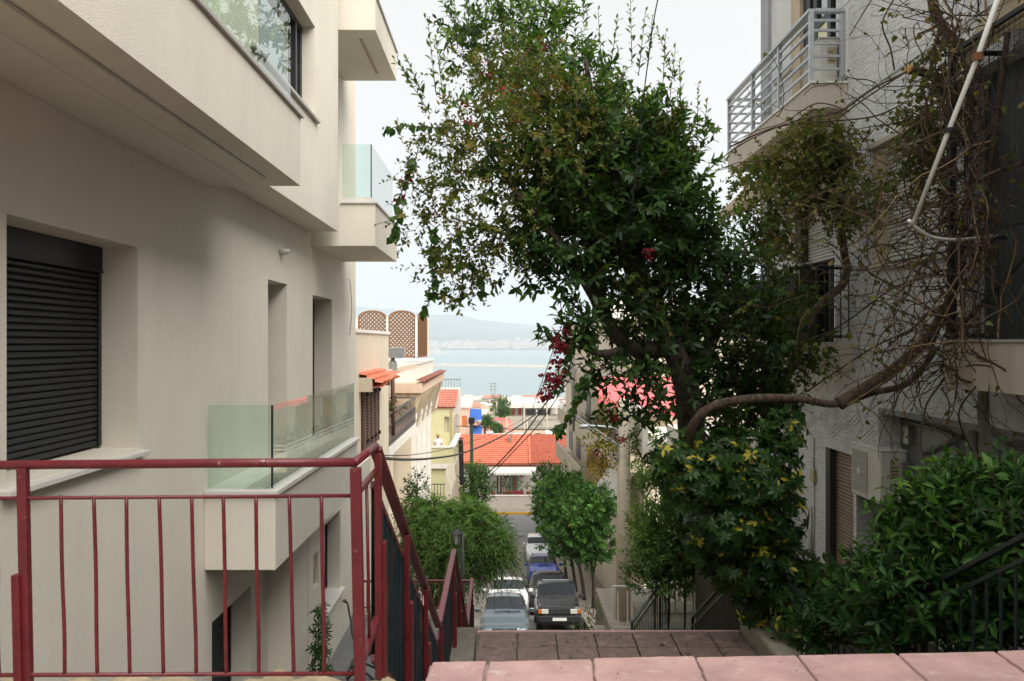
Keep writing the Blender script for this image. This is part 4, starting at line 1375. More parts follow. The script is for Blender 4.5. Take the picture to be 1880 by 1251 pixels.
# post with lantern in front of it
lp = thing('lamp_post', 'slim brown post with a small lantern before the beige house', 'lamp post', P(721, 740, 26.5))
e = MB(); e.tube([P(721, 800, 26.5), P(721, 655, 26.5)], [.07, .055], n=10); e.build('pole', M_brwn, lp, smooth=True)
e = MB(); e.lathe(P(721, 686, 26.5), [(.06, -.12), (.12, .0), (.14, .28), (.09, .36), (.05, .42)], 8); e.build('lantern', mat('lantern_glass', (.30, .32, .30), rough=.15), lp)
e = MB(); c = P(726, 648, 26.5)
for k in range(6): e.box(c.x - .27, c.x + .27, 26.3, 26.75, c.z - .14 + k * .05, c.z - .105 + k * .05)
e.box(c.x - .22, c.x + .22, 26.34, 26.7, c.z - .15, c.z + .16)
e.build('louvred_cap', mat('grey_louvre', (.33, .33, .33)), lp)

# neoclassical house with cornice
HD = thing('house', 'white neoclassical house with pilasters and a tiled cornice', 'house', (-3.6, 39, -12))
hd = lambda m, n, ma, **k: m.build(n, ma, HD, **k)
wins = [(y, y + 1.1, -6.6, -3.9) for y in (35.9, 38.3, 40.7)] + [(y, y + 1.1, -11, -8.2) for y in (38.3, 40.7)]
hd(wall_mesh('x', -3.62, -.35, 34.8, 43.2, -14, -2.35, wins), 'wall', M_wht)
e = MB(); e.box(-9.5, -3.98, 34.85, 43.1, -14, -2.0); hd(e, 'house_core', M_cr2)
e = MB(); e.box(-9.5, -3.63, 34.78, 34.849, -14, -2.36); hd(e, 'end_wall', M_cr2)
for (a, b, c, d) in wins:
    e = MB(); e.box(-3.9, -3.85, a, b, c, d); w_ = hd(e, 'window_shutter', mat('grey_white_shutter', (.45, .45, .43), var=.1))
for y in (35.0, 37.4, 39.8, 42.3):
    e = MB(); e.box(-3.618, -3.50, y, y + .45, -14, -2.9); e.box(-3.618, -3.46, y - .06, y + .51, -3.0, -2.75); hd(e, 'pilaster', M_wht)
e = MB(); e.prism([(-4.2, 34.7, -1.951), (-3.24, 34.7, -1.951), (-3.26, 34.7, -2.15), (-3.50, 34.7, -2.9), (-3.63, 34.7, -3.5), (-4.2, 34.7, -3.5)], (0, 11.9, 0)); hd(e, 'frieze', M_frieze)
e = MB(); e.box(-9, -3.18, 34.6, 47.0, -1.95, -1.58); e.box(-9, -4.21, 34.65, 46.9, -2.05, -1.951); hd(e, 'cornice', M_peach)
m = MB(); tiled(m, -3.08, -3.40, 34.6, 47.4, -1.56, -1.47, along='y', pitch=.3, thick=.07, rows=1); hd(m, 'cornice_tiles', mat('dark_tile', (.20, .07, .05), var=.2))
e = MB(); e.box(-5.2, -3.70, 35.0, 46.2, -1.57, -.92); hd(e, 'attic_parapet', M_wht)
e = MB(); e.box(-5.25, -3.64, 34.95, 46.25, -.918, -.84); hd(e, 'attic_coping', M_wht)
e = MB(); e.box(-9, -5.3, 35.6, 37.3, -1.57, -.60); hd(e, 'roof_terrace_wall', M_pinkw)

# lattice screens on the roof terrace
LT = []


def lattice(a, b, z0, z1, arch, label, grp='arched lattice screens of the roof terrace'):
    a, b = Vector((*a, 0)), Vector((*b, 0))
    W = (b - a).length
    d = (b - a).normalized()
    nrm = Vector((-d.y, d.x, 0))
    t = thing('lattice_screen', label, 'lattice screen', (a.x, a.y, z0), grp)

    def top(u): return z1 + arch * math.sqrt(max(0, 1 - ((u - W / 2) / (W / 2)) ** 2))
    m = MB()
    st_ = .17
    for sgn in (1, -1):
        k = -int((z1 - z0 + arch) / st_) - 2
        while k * st_ < W + (z1 - z0) + arch + 1:
            # strip: u = k*st + sgn*s
            pts = []
            for i in range(0, 80):
                s_ = i * .03
                u = k * st_ + sgn * s_ if sgn > 0 else k * st_ - s_
                z = z0 + s_
                if 0 <= u <= W and z <= top(u): pts.append((u, z))
            if len(pts) > 1:
                p, q = pts[0], pts[-1]
                off = nrm * (.012 * sgn)
                A = a + d * p[0] + off + Vector((0, 0, p[1])); B_ = a + d * q[0] + off + Vector((0, 0, q[1]))
                m.bar(A, B_, .022, .06, up=tuple(nrm.cross(B_ - A)))
            k += 1
    m.build('lattice', M_latt, t)
    m = MB()
    arcp = [a + d * (W * i / 16) + Vector((0, 0, top(W * i / 16))) for i in range(17)]
    for p, q in zip(arcp, arcp[1:]): m.bar(p, q, .06, .07)
    m.bar(a + Vector((0, 0, z0)), b + Vector((0, 0, z0)), .06, .07)
    m.bar(a + Vector((0, 0, z0)), a + Vector((0, 0, z1)), .06); m.bar(b + Vector((0, 0, z0)), b + Vector((0, 0, z1)), .06)
    m.build('frame', M_latt, t)
    m = MB(); m.bar(b + d * .04 - nrm * .06 + Vector((0, 0, z0)), b + d * .04 - nrm * .06 + Vector((0, 0, z1 + .05)), .09); m.build('white_post', M_wht, t)
    return t


lattice((-7.3, 37.4), (-6.2, 37.4), -.6, 1.0, .30, 'lattice screen at the left end of the row, mostly behind the cream corner')
lattice((-6.1, 37.4), (-4.93, 37.4), -.6, 1.0, .30, 'middle arched lattice screen over the cream parapet')
lattice((-4.83, 37.4), (-3.72, 37.4), -.6, 1.0, .30, 'lattice screen before the terrace corner, nearest the sea view')
lattice((-3.66, 37.6), (-3.50, 40.2), -.6, 1.0, .25, 'lattice screen turned along the street, edge on to us')

# stained stair wall and yellow house below it
e = thing('stair_wall', 'stained white garden wall with small grilles stepping down the street', 'wall', (-3, 46, -13))
m = MB(); m.box(-4.6, -3.0, 46.0, 46.3, -14.3, -8.2)
m.prism([(-3.05, 46.0, -14.3), (-2.75, 46.0, -14.3), (-2.75, 46.0, -7.6), (-3.05, 46.0, -6.6)], (0, 5, 0)); m.build('wall', M_flood, e)
m = MB()
for k in range(9): m.bar((-4.4 + k * .16, 45.95, -7.9), (-4.4 + k * .16, 45.95, -7.25), .03)
m.bar((-4.45, 45.95, -7.25), (-3.05, 45.95, -7.25), .04); m.bar((-4.45, 45.95, -7.9), (-3.05, 45.95, -7.9), .04)
m.build('iron_grille', M_iron, e)
m = MB()
for k in range(12): m.bar((-4.5 + k * .12, 45.98, -8.3), (-4.5 + k * .12, 45.98, -9.3), .012)
m.build('white_bars', M_whiterail, e)
m = MB(); 
for (x, z) in ((-3.95, -10.05), (-3.72, -10.1)):
    m.bar((x, 45.985, z - .28), (x, 45.985, z), .05); m.bar((x - .12, 45.985, z - .14), (x, 45.985, z), .045); m.bar((x + .12, 45.985, z - .14), (x, 45.985, z), .045)
m.build('painted_arrow', M_iron, e)

HY = thing('house', 'pale yellow house with a walled balcony and pinkish tiled roof', 'house', (-5, 63, -15))
hy = lambda m, n, ma, **k: m.build(n, ma, HY, **k)
hy(wall_mesh('y', 63.0, .3, -9, -3.62, -16, -4.62, [(-4.25, -3.9, -6.3, -5.2)]), 'wall', M_yel)
e = MB(); e.box(-9, -3.63, 63.31, 72, -16, -5.3); hy(e, 'house_core', M_cr2)
e = MB(); e.tube([(-3.75, 62.94, -7.3), (-3.75, 62.94, -4.7)], .05, n=6); hy(e, 'downpipe', mat('ochre_pipe', (.42, .34, .14)))
m = MB(); tiled(m, -4.75, -3.45, 62.9, 66.4, -4.58, -3.5, along='x', pitch=.22, thick=.08); hy(m, 'tiled_roof', M_tile2)
e = MB(); e.box(-5.6, -4.76, 62.8, 67.5, -4.6, -3.35); e.box(-5.2, -3.3, 66.5, 67.2, -5.3, -3.38); hy(e, 'roof_parapet', M_wht)
e = MB()
for k in range(9): e.bar((-5.1 + k * .22, 67.0, -3.38), (-5.1 + k * .22, 67.0, -2.75), .04)
e.bar((-5.2, 67.0, -2.75), (-3.3, 67.0, -2.75), .06); hy(e, 'terrace_railing', M_greypipe)
e = MB(); e.box(-4.9, -3.1, 55.0, 62.98, -7.72, -7.42); bl = hy(e, 'balcony_slab', M_wht)
e = MB(); e.box(-3.36, -3.12, 55.14, 62.98, -7.419, -6.46); e.box(-4.9, -3.12, 55.0, 55.139, -7.419, -6.46); e.build('balcony_parapet', M_yel, bl)
e = MB(); e.box(-3.42, -3.06, 55.18, 62.98, -6.459, -6.36); e.box(-4.9, -3.06, 54.96, 55.179, -6.459, -6.36); e.build('parapet_coping', M_wht, bl)
e = MB(); e.box(-4.9, -3.25, 55.2, 60, -16, -7.73); e.box(-3.24, -3.05, 55.0, 55.2, -16, -7.73); hy(e, 'lower_wall', M_yel)
e = MB(); e.box(-3.3, -2.9, 64.5, 66.02, -15, -10.4); e.box(-3.35, -2.85, 64.4, 66.03, -10.399, -10.2); hy(e, 'gate_wall', M_yel)
# the person on that balcony, seen above the parapet
PX, PY, PZ = -4.16, 55.75, -7.42
pe = thing('person', 'person in white shirt and straw hat on the yellow balcony', 'person', (PX, PY, PZ))
bm_ = bmesh.new()
sk = {'pel': (0, 0, .94), 'wai': (0, .01, 1.08), 'che': (0, .02, 1.30), 'nec': (0, 0, 1.47), 'hed': (0, -.02, 1.60), 'top': (0, -.01, 1.70),
      'shl': (-.17, .01, 1.40), 'ell': (-.23, .02, 1.13), 'wrl': (-.19, -.16, 1.0), 'hal': (-.16, -.24, .99), 'shr': (.17, .01, 1.40), 'elr': (.24, .03, 1.13), 'wrr': (.22, -.14, .99), 'har': (.2, -.22, .98),
      'hil': (-.09, 0, .88), 'knl': (-.10, -.02, .5), 'anl': (-.10, .02, .09), 'tol': (-.11, -.13, .04), 'hir': (.09, 0, .88), 'knr': (.10, -.02, .5), 'anr': (.10, .02, .09), 'tor': (.11, -.13, .04)}
rad_ = {'pel': .14, 'wai': .125, 'che': .145, 'nec': .055, 'hed': .092, 'top': .07, 'shl': .06, 'ell': .042, 'wrl': .03, 'hal': .032, 'shr': .06, 'elr': .042, 'wrr': .03, 'har': .032, 'hil': .085, 'knl': .058, 'anl': .04, 'tol': .035, 'hir': .085, 'knr': .058, 'anr': .04, 'tor': .035}
ed_ = [('pel', 'wai'), ('wai', 'che'), ('che', 'nec'), ('nec', 'hed'), ('hed', 'top'), ('che', 'shl'), ('shl', 'ell'), ('ell', 'wrl'), ('wrl', 'hal'), ('che', 'shr'), ('shr', 'elr'), ('elr', 'wrr'), ('wrr', 'har'), ('pel', 'hil'), ('hil', 'knl'), ('knl', 'anl'), ('anl', 'tol'), ('pel', 'hir'), ('hir', 'knr'), ('knr', 'anr'), ('anr', 'tor')]
me_ = bpy.data.meshes.new('body')
ks = list(sk)
me_.from_pydata([sk[k] for k in ks], [(ks.index(a), ks.index(b)) for a, b in ed_], [])
bo = bpy.data.objects.new('body', me_); COL.objects.link(bo); bo.parent = pe
bo.modifiers.new('skin', 'SKIN'); su = bo.modifiers.new('sub', 'SUBSURF'); su.levels = su.render_levels = 2
for i, k in enumerate(ks):
    me_.skin_vertices[0].data[i].radius = (rad_[k], rad_[k])
me_.skin_vertices[0].data[0].use_root = True
me_.materials.append(mat('skin_tone', (.42, .25, .17), rough=.6))
bm_.free()
def loft(rings, n=14):
    m = MB(); vs, fs = [], []
    for (x, y, z, a, b) in rings:
        for k in range(n): vs.append((PX + x + a * math.cos(2 * math.pi * k / n), PY + y + b * math.sin(2 * math.pi * k / n), PZ + z))
    for i in range(len(rings) - 1):
        for k in range(n): fs.append((i * n + k, i * n + (k + 1) % n, (i + 1) * n + (k + 1) % n, (i + 1) * n + k))
    return m.add(vs, fs)
M_shirt = mat('white_shirt', (.70, .67, .70), rough=.9, var=.05)
sh_o = loft([(0, 0, .86, .19, .15), (0, 0, 1.0, .185, .15), (0, .01, 1.15, .185, .15), (0, .015, 1.3, .215, .16), (0, .01, 1.40, .20, .12), (0, 0, 1.46, .085, .08)]).build('shirt', M_shirt, pe, smooth=True)
for s in (-1, 1):
    m = MB(); m.tube([(PX + s * .17, PY + .01, PZ + 1.40), (PX + s * .215, PY + .02, PZ + 1.24), (PX + s * .235, PY + .02, PZ + 1.12)], [.082, .074, .066], n=10); m.build('sleeve', M_shirt, sh_o, smooth=True)
m = loft([(0, 0, .98, .165, .14), (0, 0, .84, .18, .145), (0, 0, .80, .17, .14)])
for s in (-1, 1): m.tube([(PX + s * .09, PY, PZ + .86), (PX + s * .1, PY - .02, PZ + .5), (PX + s * .1, PY + .02, PZ + .1)], [.10, .075, .06], n=10)
m.build('trousers', mat('dark_trousers', (.05, .05, .06)), pe, smooth=True)
m = MB(); m.lathe((PX, PY - .005, PZ + 1.66), [(.165, -.02), (.17, -.01), (.105, .005), (.095, .07), (.06, .10), (.0, .105)], 16); m.build('straw_hat', mat('straw', (.36, .25, .13), rough=.9, var=.2, vs=20), pe, smooth=True)
m = MB(); m.lathe((PX, PY + .02, PZ + 1.60), [(.05, -.08), (.094, -.03), (.098, .03), (.08, .07)], 12); m.build('hair', mat('brown_hair', (.09, .05, .03), rough=.7), pe, smooth=True)

HO = thing('house', 'peach house with orange shutter and blue awnings above the red roof', 'house', (-4, 100, -17))
ho = lambda m, n, ma, **k: m.build(n, ma, HO, **k)
ax, bx = P(830, 0, 96).x, P(862, 0, 96).x
ho(wall_mesh('y', 96, .3, ax, bx, -18, P(0, 750, 96).z, [(P(848, 0, 96).x, P(857, 0, 96).x, P(0, 783, 96).z, P(0, 764, 96).z)]), 'wall', M_peach)
e = MB(); e.box(ax, bx + .002, 96.31, 104, -18, P(0, 750, 96).z - .02); ho(e, 'house_core', M_peach)
e = MB(); e.box(ax - .1, bx + .1, 95.9, 104, P(0, 750, 96).z, P(0, 748, 96).z + .05); ho(e, 'roof_slab', M_pinkw)
e = MB(); e.box(P(848, 0, 96).x + .003, P(857, 0, 96).x - .003, 96.05, 96.1, P(0, 783, 96).z + .003, P(0, 764, 96).z - .003); ho(e, 'orange_shutter', M_orsh)
for k, (t0, t1) in enumerate(((752, 772), (782, 799))):
    a_, b2 = P(863, t0, 97), P(884, t1, 95)
    e = MB(); e.prism([(bx + .02, 97.6, a_.z), (bx + 1.25, 97.6, a_.z - .1), (bx + 1.35, 95.3, b2.z), (bx + .02, 95.3, b2.z)], (0, .05, .05)); ho(e, 'blue_awning', M_blue)
    e = MB(); e.box(bx + .003, bx + 1.2, 96.2, 99, b2.z - .35, b2.z - .2); ho(e, 'balcony_slab', M_wht)

# ------------------------------------------------------------------ red roofed house across the cross street
HR = thing('house', 'low white house with long orange tiled roof across the cross street', 'house', (1, 86, -14.2))
hr = lambda m, n, ma, **k: m.build(n, ma, HR, **k)
Yh = 85.0
gx0, gx1 = -5.2, 8.0
zf = P(0, 908, Yh).z
ze = P(0, 853, Yh).z
zr = P(0, 799, 89).z
dw = [(P(912, 0, Yh).x, P(921, 0, Yh).x, zf, zf + 2.35), (P(940, 0, Yh).x, P(948, 0, Yh).x, zf, zf + 2.3), (P(1012, 0, Yh).x, P(1022, 0, Yh).x, zf + .8, zf + 2.2)]
hr(wall_mesh('y', Yh + .6, .3, gx0, gx1, zf - 1.2, ze, dw), 'wall', M_wht)
e = MB(); e.box(gx0 + .1, gx1 - .1, Yh + 1.2, 93, zf - 1.2, ze - .02); hr(e, 'house_core', M_wht)
for (a, b, c, d), nm, ma in zip(dw, ('front_door', 'green_door', 'window'), (M_iron, mat('pale_green_door', (.30, .42, .34)), M_pane)):
    e = MB(); e.box(a + .003, b - .003, Yh + .75, Yh + .8, c, d - .003); d_ = hr(e, nm, ma)
    if nm == 'front_door':
        e = MB(); e.box(a + .13, b - .13, Yh + .72, Yh + .748, c + .1, d - .1); e.build('door_panel', M_wht, d_)
e = MB(); e.box(P(935, 0, Yh).x, P(939.5, 0, Yh).x, Yh + .55, Yh + .597, zf, zf + 2.3); hr(e, 'green_shutter', mat('mint_shutter', (.25, .45, .36)))
e = MB(); e.box(P(949, 0, Yh).x, P(953, 0, Yh).x, Yh + .55, Yh + .597, zf, zf + 2.3); hr(e, 'green_shutter', MATS['mint_shutter'])
e = MB(); e.box(P(942, 0, Yh).x, P(946, 0, Yh).x, Yh + .66, Yh + .70, zf + .2, zf + 2.1); hr(e, 'orange_curtain', mat('orange_curtain', (.5, .2, .1), var=.3, vs=8))
xd = P(972, 0, Yh).x
m = MB(); tiled(m, gx0 - .3, xd, Yh - .1, 89.5, ze + .02, zr, along='x', pitch=.24, thick=.10, rows=15); hr(m, 'tiled_roof', M_tile)
m = MB(); tiled(m, xd + .12, gx1 + .3, Yh - .1, 89.5, ze + .02, zr - .02, along='x', pitch=.20, thick=.11, rows=22); hr(m, 'tiled_roof', mat('older_terracotta', (.46, .14, .09), rough=.8, var=.3, vs=4))
e = MB(); e.bar((xd + .06, Yh - .15, ze + .12), (xd + .06, 89.5, zr + .12), .16, .12); hr(e, 'parting_ridge', M_tile)
m = MB(); tiled(m, gx0 - .3, gx1 + .3, 93.6, 89.52, ze + .02, zr, along='x', pitch=.6, thick=.08, rows=8); hr(m, 'rear_roof', M_tile)
e = MB(); e.box(P(935, 0, 88).x, P(940, 0, 88).x, 88.0, 88.6, zr - 1, P(0, 797, 88).z); hr(e, 'chimney', M_conc)
v, f = [], []
vx0, vx1 = P(895, 0, Yh).x, P(985, 0, Yh).x
for i in range(61):
    x = vx0 + (vx1 - vx0) * i / 60
    v += [(x, Yh + .58, ze - .05), (x, Yh - 1.0, ze - .62), (x, Yh - 1.02, ze - .80 - .09 * abs(math.sin(i * math.pi / 5)))]
for i in range(60):
    for k in range(2): f.append((i * 3 + k, i * 3 + k + 1, i * 3 + k + 4, i * 3 + k + 3))
aw_ = MB().add(v, f).build('white_awning', mat('white_canvas', (.68, .67, .62), rough=.9, var=.08), HR)
aw_.modifiers.new('thick', 'SOLIDIFY').thickness = .02
rw = thing('garden_wall', 'low plain grey white wall along the far pavement', 'wall', (.5, 84, -15.5))
e = MB(); e.box(-2.4, 7.5, 83.9, 84.15, -16.5, zf + .03); e.build('wall', mat('greyish_wall', (.50, .46, .41), var=.08, vs=.8, bump=.2, bs=20), rw)
e = MB(); e.box(-2.45, 7.5, 83.86, 84.2, zf + .032, zf + .10); e.build('coping', M_wht, rw)
e = MB(); e.box(-6, 8, 84.2, Yh + .6, -16.5, zf - .005); tag(e.build('patio', M_pave), kind='structure', label='raised patio before the red roofed house')
# pots and table on the patio
rp = random.Random(3)
M_terr = mat('terracotta_pot', (.38, .14, .07), rough=.8, var=.15)
M_pot2 = mat('dark_red_planter', (.25, .03, .04), rough=.6)
LM_pot = leaf_mat('pot_leaves', [(0, (.03, .07, .02)), (.6, (.06, .13, .03)), (1, (.30, .25, .03))])
rngp = np.random.default_rng(12)
for i, (px, lab, h, w_) in enumerate([(906, 'dark leafy pot plant at the left end of the patio', .9, .5), (927, 'flowering pot plant with blue and pink blooms by the front door', 1.2, .55),
                                      (934, 'small pot plant beside the green door', .5, .35), (956, 'tall pink pot plant right of the green door', 1.0, .45),
                                      (970, 'bushy pot plant right end of the patio', .8, .5)]):
    p = P(px, 905, 84.7); p.z = zf
    t = thing('potted_plant', lab, 'potted plant', p)
    e = MB(); e.lathe(p, [(.14, 0), (.2, .32), (.22, .34), (.17, .34)], 12); e.build('pot', M_terr, t, smooth=True)
    C, D, Nn, L, T, tw = sprays(rngp, [(p + Vector((0, 0, .35 + h * .5)), (w_ * .5, w_ * .5, h * .55), 26)], .22, 6, .12)
    leaves('foliage', LM_pot, t, C, D, Nn, L, .5, T)
e = MB(); c = P(950, 905, 84.5); e.box(c.x - .5, c.x + .55, 84.4, 84.8, zf, zf + .32); e.box(c.x - .55, c.x + .6, 84.35, 84.85, zf + .321, zf + .38)
tag(e.build('planter_box', M_pot2, bevel=.02), 'long dark red planter box on the patio edge', 'planter')
for (px_, lab_) in ((929, 'dark purple flowering pot hung on the white wall left of the green door'),):
    h2 = thing('hanging_pot', lab_, 'hanging pot', P(px_, 876, 85.4))
    e = MB(); e.lathe(P(px_, 879, 85.4), [(.1, 0), (.2, .28), (.16, .28)], 10); e.build('pot', M_pot2, h2)
    C, D, Nn, L, T, tw = sprays(rngp, [(P(px_, 872, 85.4), (.25, .2, .2), 14)], .15, 5, .1); leaves('foliage', leaf_mat('purple_petals', [(0, (.10, .03, .05)), (1, (.25, .10, .14))]), h2, C, D, Nn, L, .6, T)
b2_ = P(927, 905, 84.9); b2_.z = zf
t = thing('potted_plant', 'pale blue hydrangea like bloom on the patio under the purple hanging pot', 'potted plant', b2_)
e = MB(); e.lathe(b2_, [(.16, 0), (.22, .7), (.18, .7)], 10); e.build('pot', M_conc, t)
C, D, Nn, L, T, tw = sprays(rngp, [(b2_ + Vector((0, 0, 1.0)), (.33, .3, .34), 30)], .18, 6, .11); leaves('blooms', leaf_mat('pale_blue_petals', [(0, (.25, .33, .42)), (1, (.66, .68, .74))]), t, C, D, Nn, L, .8, T)
hp = thing('hanging_pot', 'terracotta pot hung on the white wall right of the green door', 'hanging pot', P(959, 872, 85.5))
e = MB(); e.lathe(P(959, 877, 85.4), [(.1, 0), (.2, .3), (.16, .3)], 10); e.build('pot', M_terr, hp)
C, D, Nn, L, T, tw = sprays(rngp, [(P(959, 869, 85.4), (.35, .2, .22), 14)], .2, 5, .1); leaves('foliage', LM_pot, hp, C, D, Nn, L, .5, T)

# ------------------------------------------------------------------ right side houses
YAW = R(2.2)


def yawed(x, y, z=0):
    """local street frame of the right-hand balcony house, turned slightly to the left"""
    return Vector((5.06 + x * math.cos(YAW) - y * math.sin(YAW), 40.0 + x * math.sin(YAW) + y * math.cos(YAW), z))


def ybox(m, x0, x1, y0, y1, z0, z1):
    q = [yawed(x0, y0), yawed(x1, y0), yawed(x1, y1), yawed(x0, y1)]
    return m.prism([(p.x, p.y, z0) for p in q], (0, 0, z1 - z0))


HG = thing('house', 'cream balcony house with brown shutters and pink awning right of the street', 'house', yawed(2, 8, -9))
hg = lambda m, n, ma, **k: m.build(n, ma, HG, **k)
M_slab2 = mat('weathered_balcony', (.52, .45, .34), rough=.9, var=.12, vs=2, bump=.15, bs=40, streak=.2)
M_ochre = mat('ochre_shutter', (.36, .19, .055), rough=.65, var=.18, vs=6)
ztop = P(0, 833, 40).z; zbot = P(0, 866, 40).z
e = ybox(MB(), 1.25, 9, .6, 34, -18, 1.0); hg(e, 'wall', M_cr2)
for q, (z0, z1, ya, yb) in enumerate(((zbot - .05, ztop, 0, 28), (zbot - 2.95, zbot - 2.0, 14, 29.5), (zbot + 3.05, zbot + 3.75, 6, 28))):
    m = MB(); ybox(m, 0.0, 1.25, ya, yb, z0, z0 + .28); ybox(m, 0, .14, ya, yb, z0 + .281, z1 + (.12 if q == 1 else 0)); ybox(m, .141, 1.25, ya, ya + .14, z0 + .281, z1)
    b_ = hg(m, 'balcony', M_slab2)
    m = MB()
    for h in ((.16, .34) if q != 1 else (.12,)):
        m.bar(yawed(.07, ya + .05, z1 + h), yawed(.07, yb, z1 + h), .05)
        m.bar(yawed(.07, ya + .05, z1 + h), yawed(1.2, ya + .05, z1 + h), .05)
    for k in range(9):
        y = ya + .1 + (yb - ya - .2) * k / 8
        m.bar(yawed(.07, y, z1 - .05), yawed(.07, y, z1 + .34), .04)
    m.build('balcony_rail', M_whiterail, b_)
for (y0, z0, z1, ma, wd_) in ((12.0, zbot + .4, zbot + 2.6, M_ochre, 3.0), (6.0, zbot + .4, zbot + 2.6, M_ochre, 3.0), (18.5, zbot + .4, zbot + 2.5, M_greypipe, 2.0), (11.8, zbot - 2.6, zbot - .12, M_ochre, 8.4), (24.0, zbot - 2.6, zbot - .5, M_greypipe, 2.2), (29.0, zbot - 2.6, zbot - .5, M_greypipe, 2.2)):
    m = MB()
    n = int((z1 - z0) / .12)
    for k in range(n): ybox(m, 1.20, 1.249, y0, y0 + wd_, z0 + k * .12, z0 + k * .12 + .1)
    hg(m, 'slat_shutter', ma)
m = MB()
q_ = [yawed(1.1, 1.5, zbot - .1), yawed(1.1, 7.5, zbot - .1), yawed(-.2, 7.5, zbot - 2.3), yawed(-.2, 1.5, zbot - 2.3)]
m.prism(q_, (0, 0, .05)); hg(m, 'white_awning', M_wht)
m = MB(); ybox(m, -.25, -.2, 1.5, 7.5, zbot - 2.75, zbot - 2.25); hg(m, 'awning_valance', M_wht)
v, f = [], []
for i in range(21):
    u = i / 20
    for (d_, z) in ((0, -1.55), (1.0, -2.15 - .5 * u), (1.75, -2.5 - .62 * u), (1.77, -2.72 - .62 * u + .05 * math.sin(i * 1.6))):
        p = yawed(-.9 + 3.6 * u, .55 - d_ * (.25 + .75 * u), z); v.append(tuple(p))
for i in range(20):
    for k in range(3): f.append((i * 4 + k, i * 4 + k + 1, i * 4 + k + 5, i * 4 + k + 4))
a_ = MB().add(v, f).build('pink_awning', mat('pink_canvas', (.72, .17, .18), rough=.85, var=.06, vs=4), HG)
a_.modifiers.new('thick', 'SOLIDIFY').thickness = .02
m = MB(); ybox(m, 1.0, 9, 6, 34.1, 1.0, 1.3); hg(m, 'roof_slab', M_wht)
m = MB(); ybox(m, 2.0, 6, 14, 22, -1.0 + 2.32, 2.6); hg(m, 'roof_room', M_wht)
# white buildings nearer on the right
HW = thing('house', 'plain white house wall behind the privet, right of the concrete pole', 'house', (4.2, 20, -8))
e = MB(); e.box(3.75, 9, 18.6, 20.85, -9, -1.9); e.build('wall', M_wht, HW)
e = MB(); e.box(3.2, 9, 20.86, 25.0, -2.6, -2.35); e.box(3.2, 3.32, 20.86, 25.0, -2.349, -1.55); e.build('balcony', M_wht, HW)
e = MB(); e.box(3.69, 3.748, 19.4, 20.3, -7, -3.2); e.build('white_shutter', M_whiteshut, HW)
e = MB(); e.box(3.6, 3.68, 18.75, 18.85, -9, -2); e.build('downpipe', M_whitepole, HW)
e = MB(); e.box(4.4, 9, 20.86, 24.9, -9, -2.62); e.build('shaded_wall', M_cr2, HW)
# low street wall right
e = MB()
for y0, y1 in zip((27.5, 31, 35), (31, 35, 39)):
    e.prism([(5.0, y0, prof(y0) - .5), (5.2, y0, prof(y0) - .5), (5.2, y0, prof(y0) + 1.2), (5.0, y0, prof(y0) + 1.2)], (-.0, y1 - y0, prof(y1) - prof(y0)))
tag(e.build('street_wall', M_conc), 'low concrete wall beside the right pavement', 'wall')
# white house left of cross road hidden part
HV = thing('house', 'white corner house beyond the willowy tree', 'house', (-8, 60, -15))
e = MB(); e.box(-14, -5.5, 66.5, 67.2, -16, -10); e.build('wall', M_wht, HV)
e = MB(); e.box(-14, -5.4, 66.4, 67.3, -9.999, -9.8); e.build('roof_slab', M_wht, HV)

# ------------------------------------------------------------------ utility poles and cables
M_polec = mat('pale_concrete_pole', (.58, .52, .42), rough=.9, var=.14, vs=4, bump=.3, bs=40, streak=.15)
up_ = thing('utility_pole', 'stout pale concrete utility pole wrapped in creeper with a curved lamp arm', 'utility pole', (2.92, 22, -7.0))
ptop = P(1146, 735, 22); pbot = Vector((ptop.x - .03, 22, -7.1))
e = MB(); e.tube([pbot, ptop], [.19, .145], n=14); e.build('pole', M_polec, up_, smooth=True)
e = MB(); e.tube([P(1134, 850, 21.9), P(1134, 800, 21.9), P(1125, 786, 21.9), P(1080, 782, 21.9)], .03, n=8, smooth=5); e.build('lamp_arm', M_galv, up_, smooth=True)
e = MB(); e.lathe(P(1076, 783, 21.9), [(.02, -.06), (.05, -.03), (.06, .12), (.03, .18)], 8, axis=(-1, 0, -.1)); e.build('lamp_head', M_galv, up_, smooth=True)
up2 = thing('utility_pole', 'thin grey wooden utility pole where the black cables meet', 'utility pole', P(1054, 790, 56.9))
e = MB(); e.tube([P(1055, 792, 56.9), P(1051, 655, 56.9)], [.16, .13], n=10); e.build('pole', mat('grey_wood_pole', (.22, .21, .20), var=.2), up2, smooth=True)
e = MB(); e.bar(P(1035, 672, 56.9), P(1070, 668, 56.9), .08); e.build('crossarm', M_iron, up2)
for k, px in enumerate((1037, 1048, 1066)):
    e = MB(); e.lathe(P(px, 668, 56.9), [(.03, 0), (.06, .05), (.05, .14), (.02, .16)], 8); e.build('insulator', mat('porcelain', (.3, .25, .2), rough=.3), up2)
gp = thing('utility_pole', 'slim green lamp pole with a grey box before the red roof', 'utility pole', P(866, 900, 66))
e = MB(); e.tube([P(866, 920, 66), P(866, 777, 66)], [.14, .11], n=8); e.build('pole', mat('green_steel', (.06, .09, .06)), gp)
e = MB(); c = P(866, 773, 66); e.box(c.x - .22, c.x + .22, 65.8, 66.2, c.z - .2, c.z + .25); e.build('box', M_iron, gp)
gp = thing('utility_pole', 'short black stub pole left of the green pole', 'utility pole', P(846, 880, 60))
e = MB(); e.tube([P(848, 890, 60), P(846, 808, 60)], [.16, .15], n=8); e.build('pole', M_iron, gp)
e = MB(); c = P(846, 806, 60); e.lathe(c, [(.17, 0), (.18, .05), (.0, .1)], 8); e.build('cap', M_iron, gp)


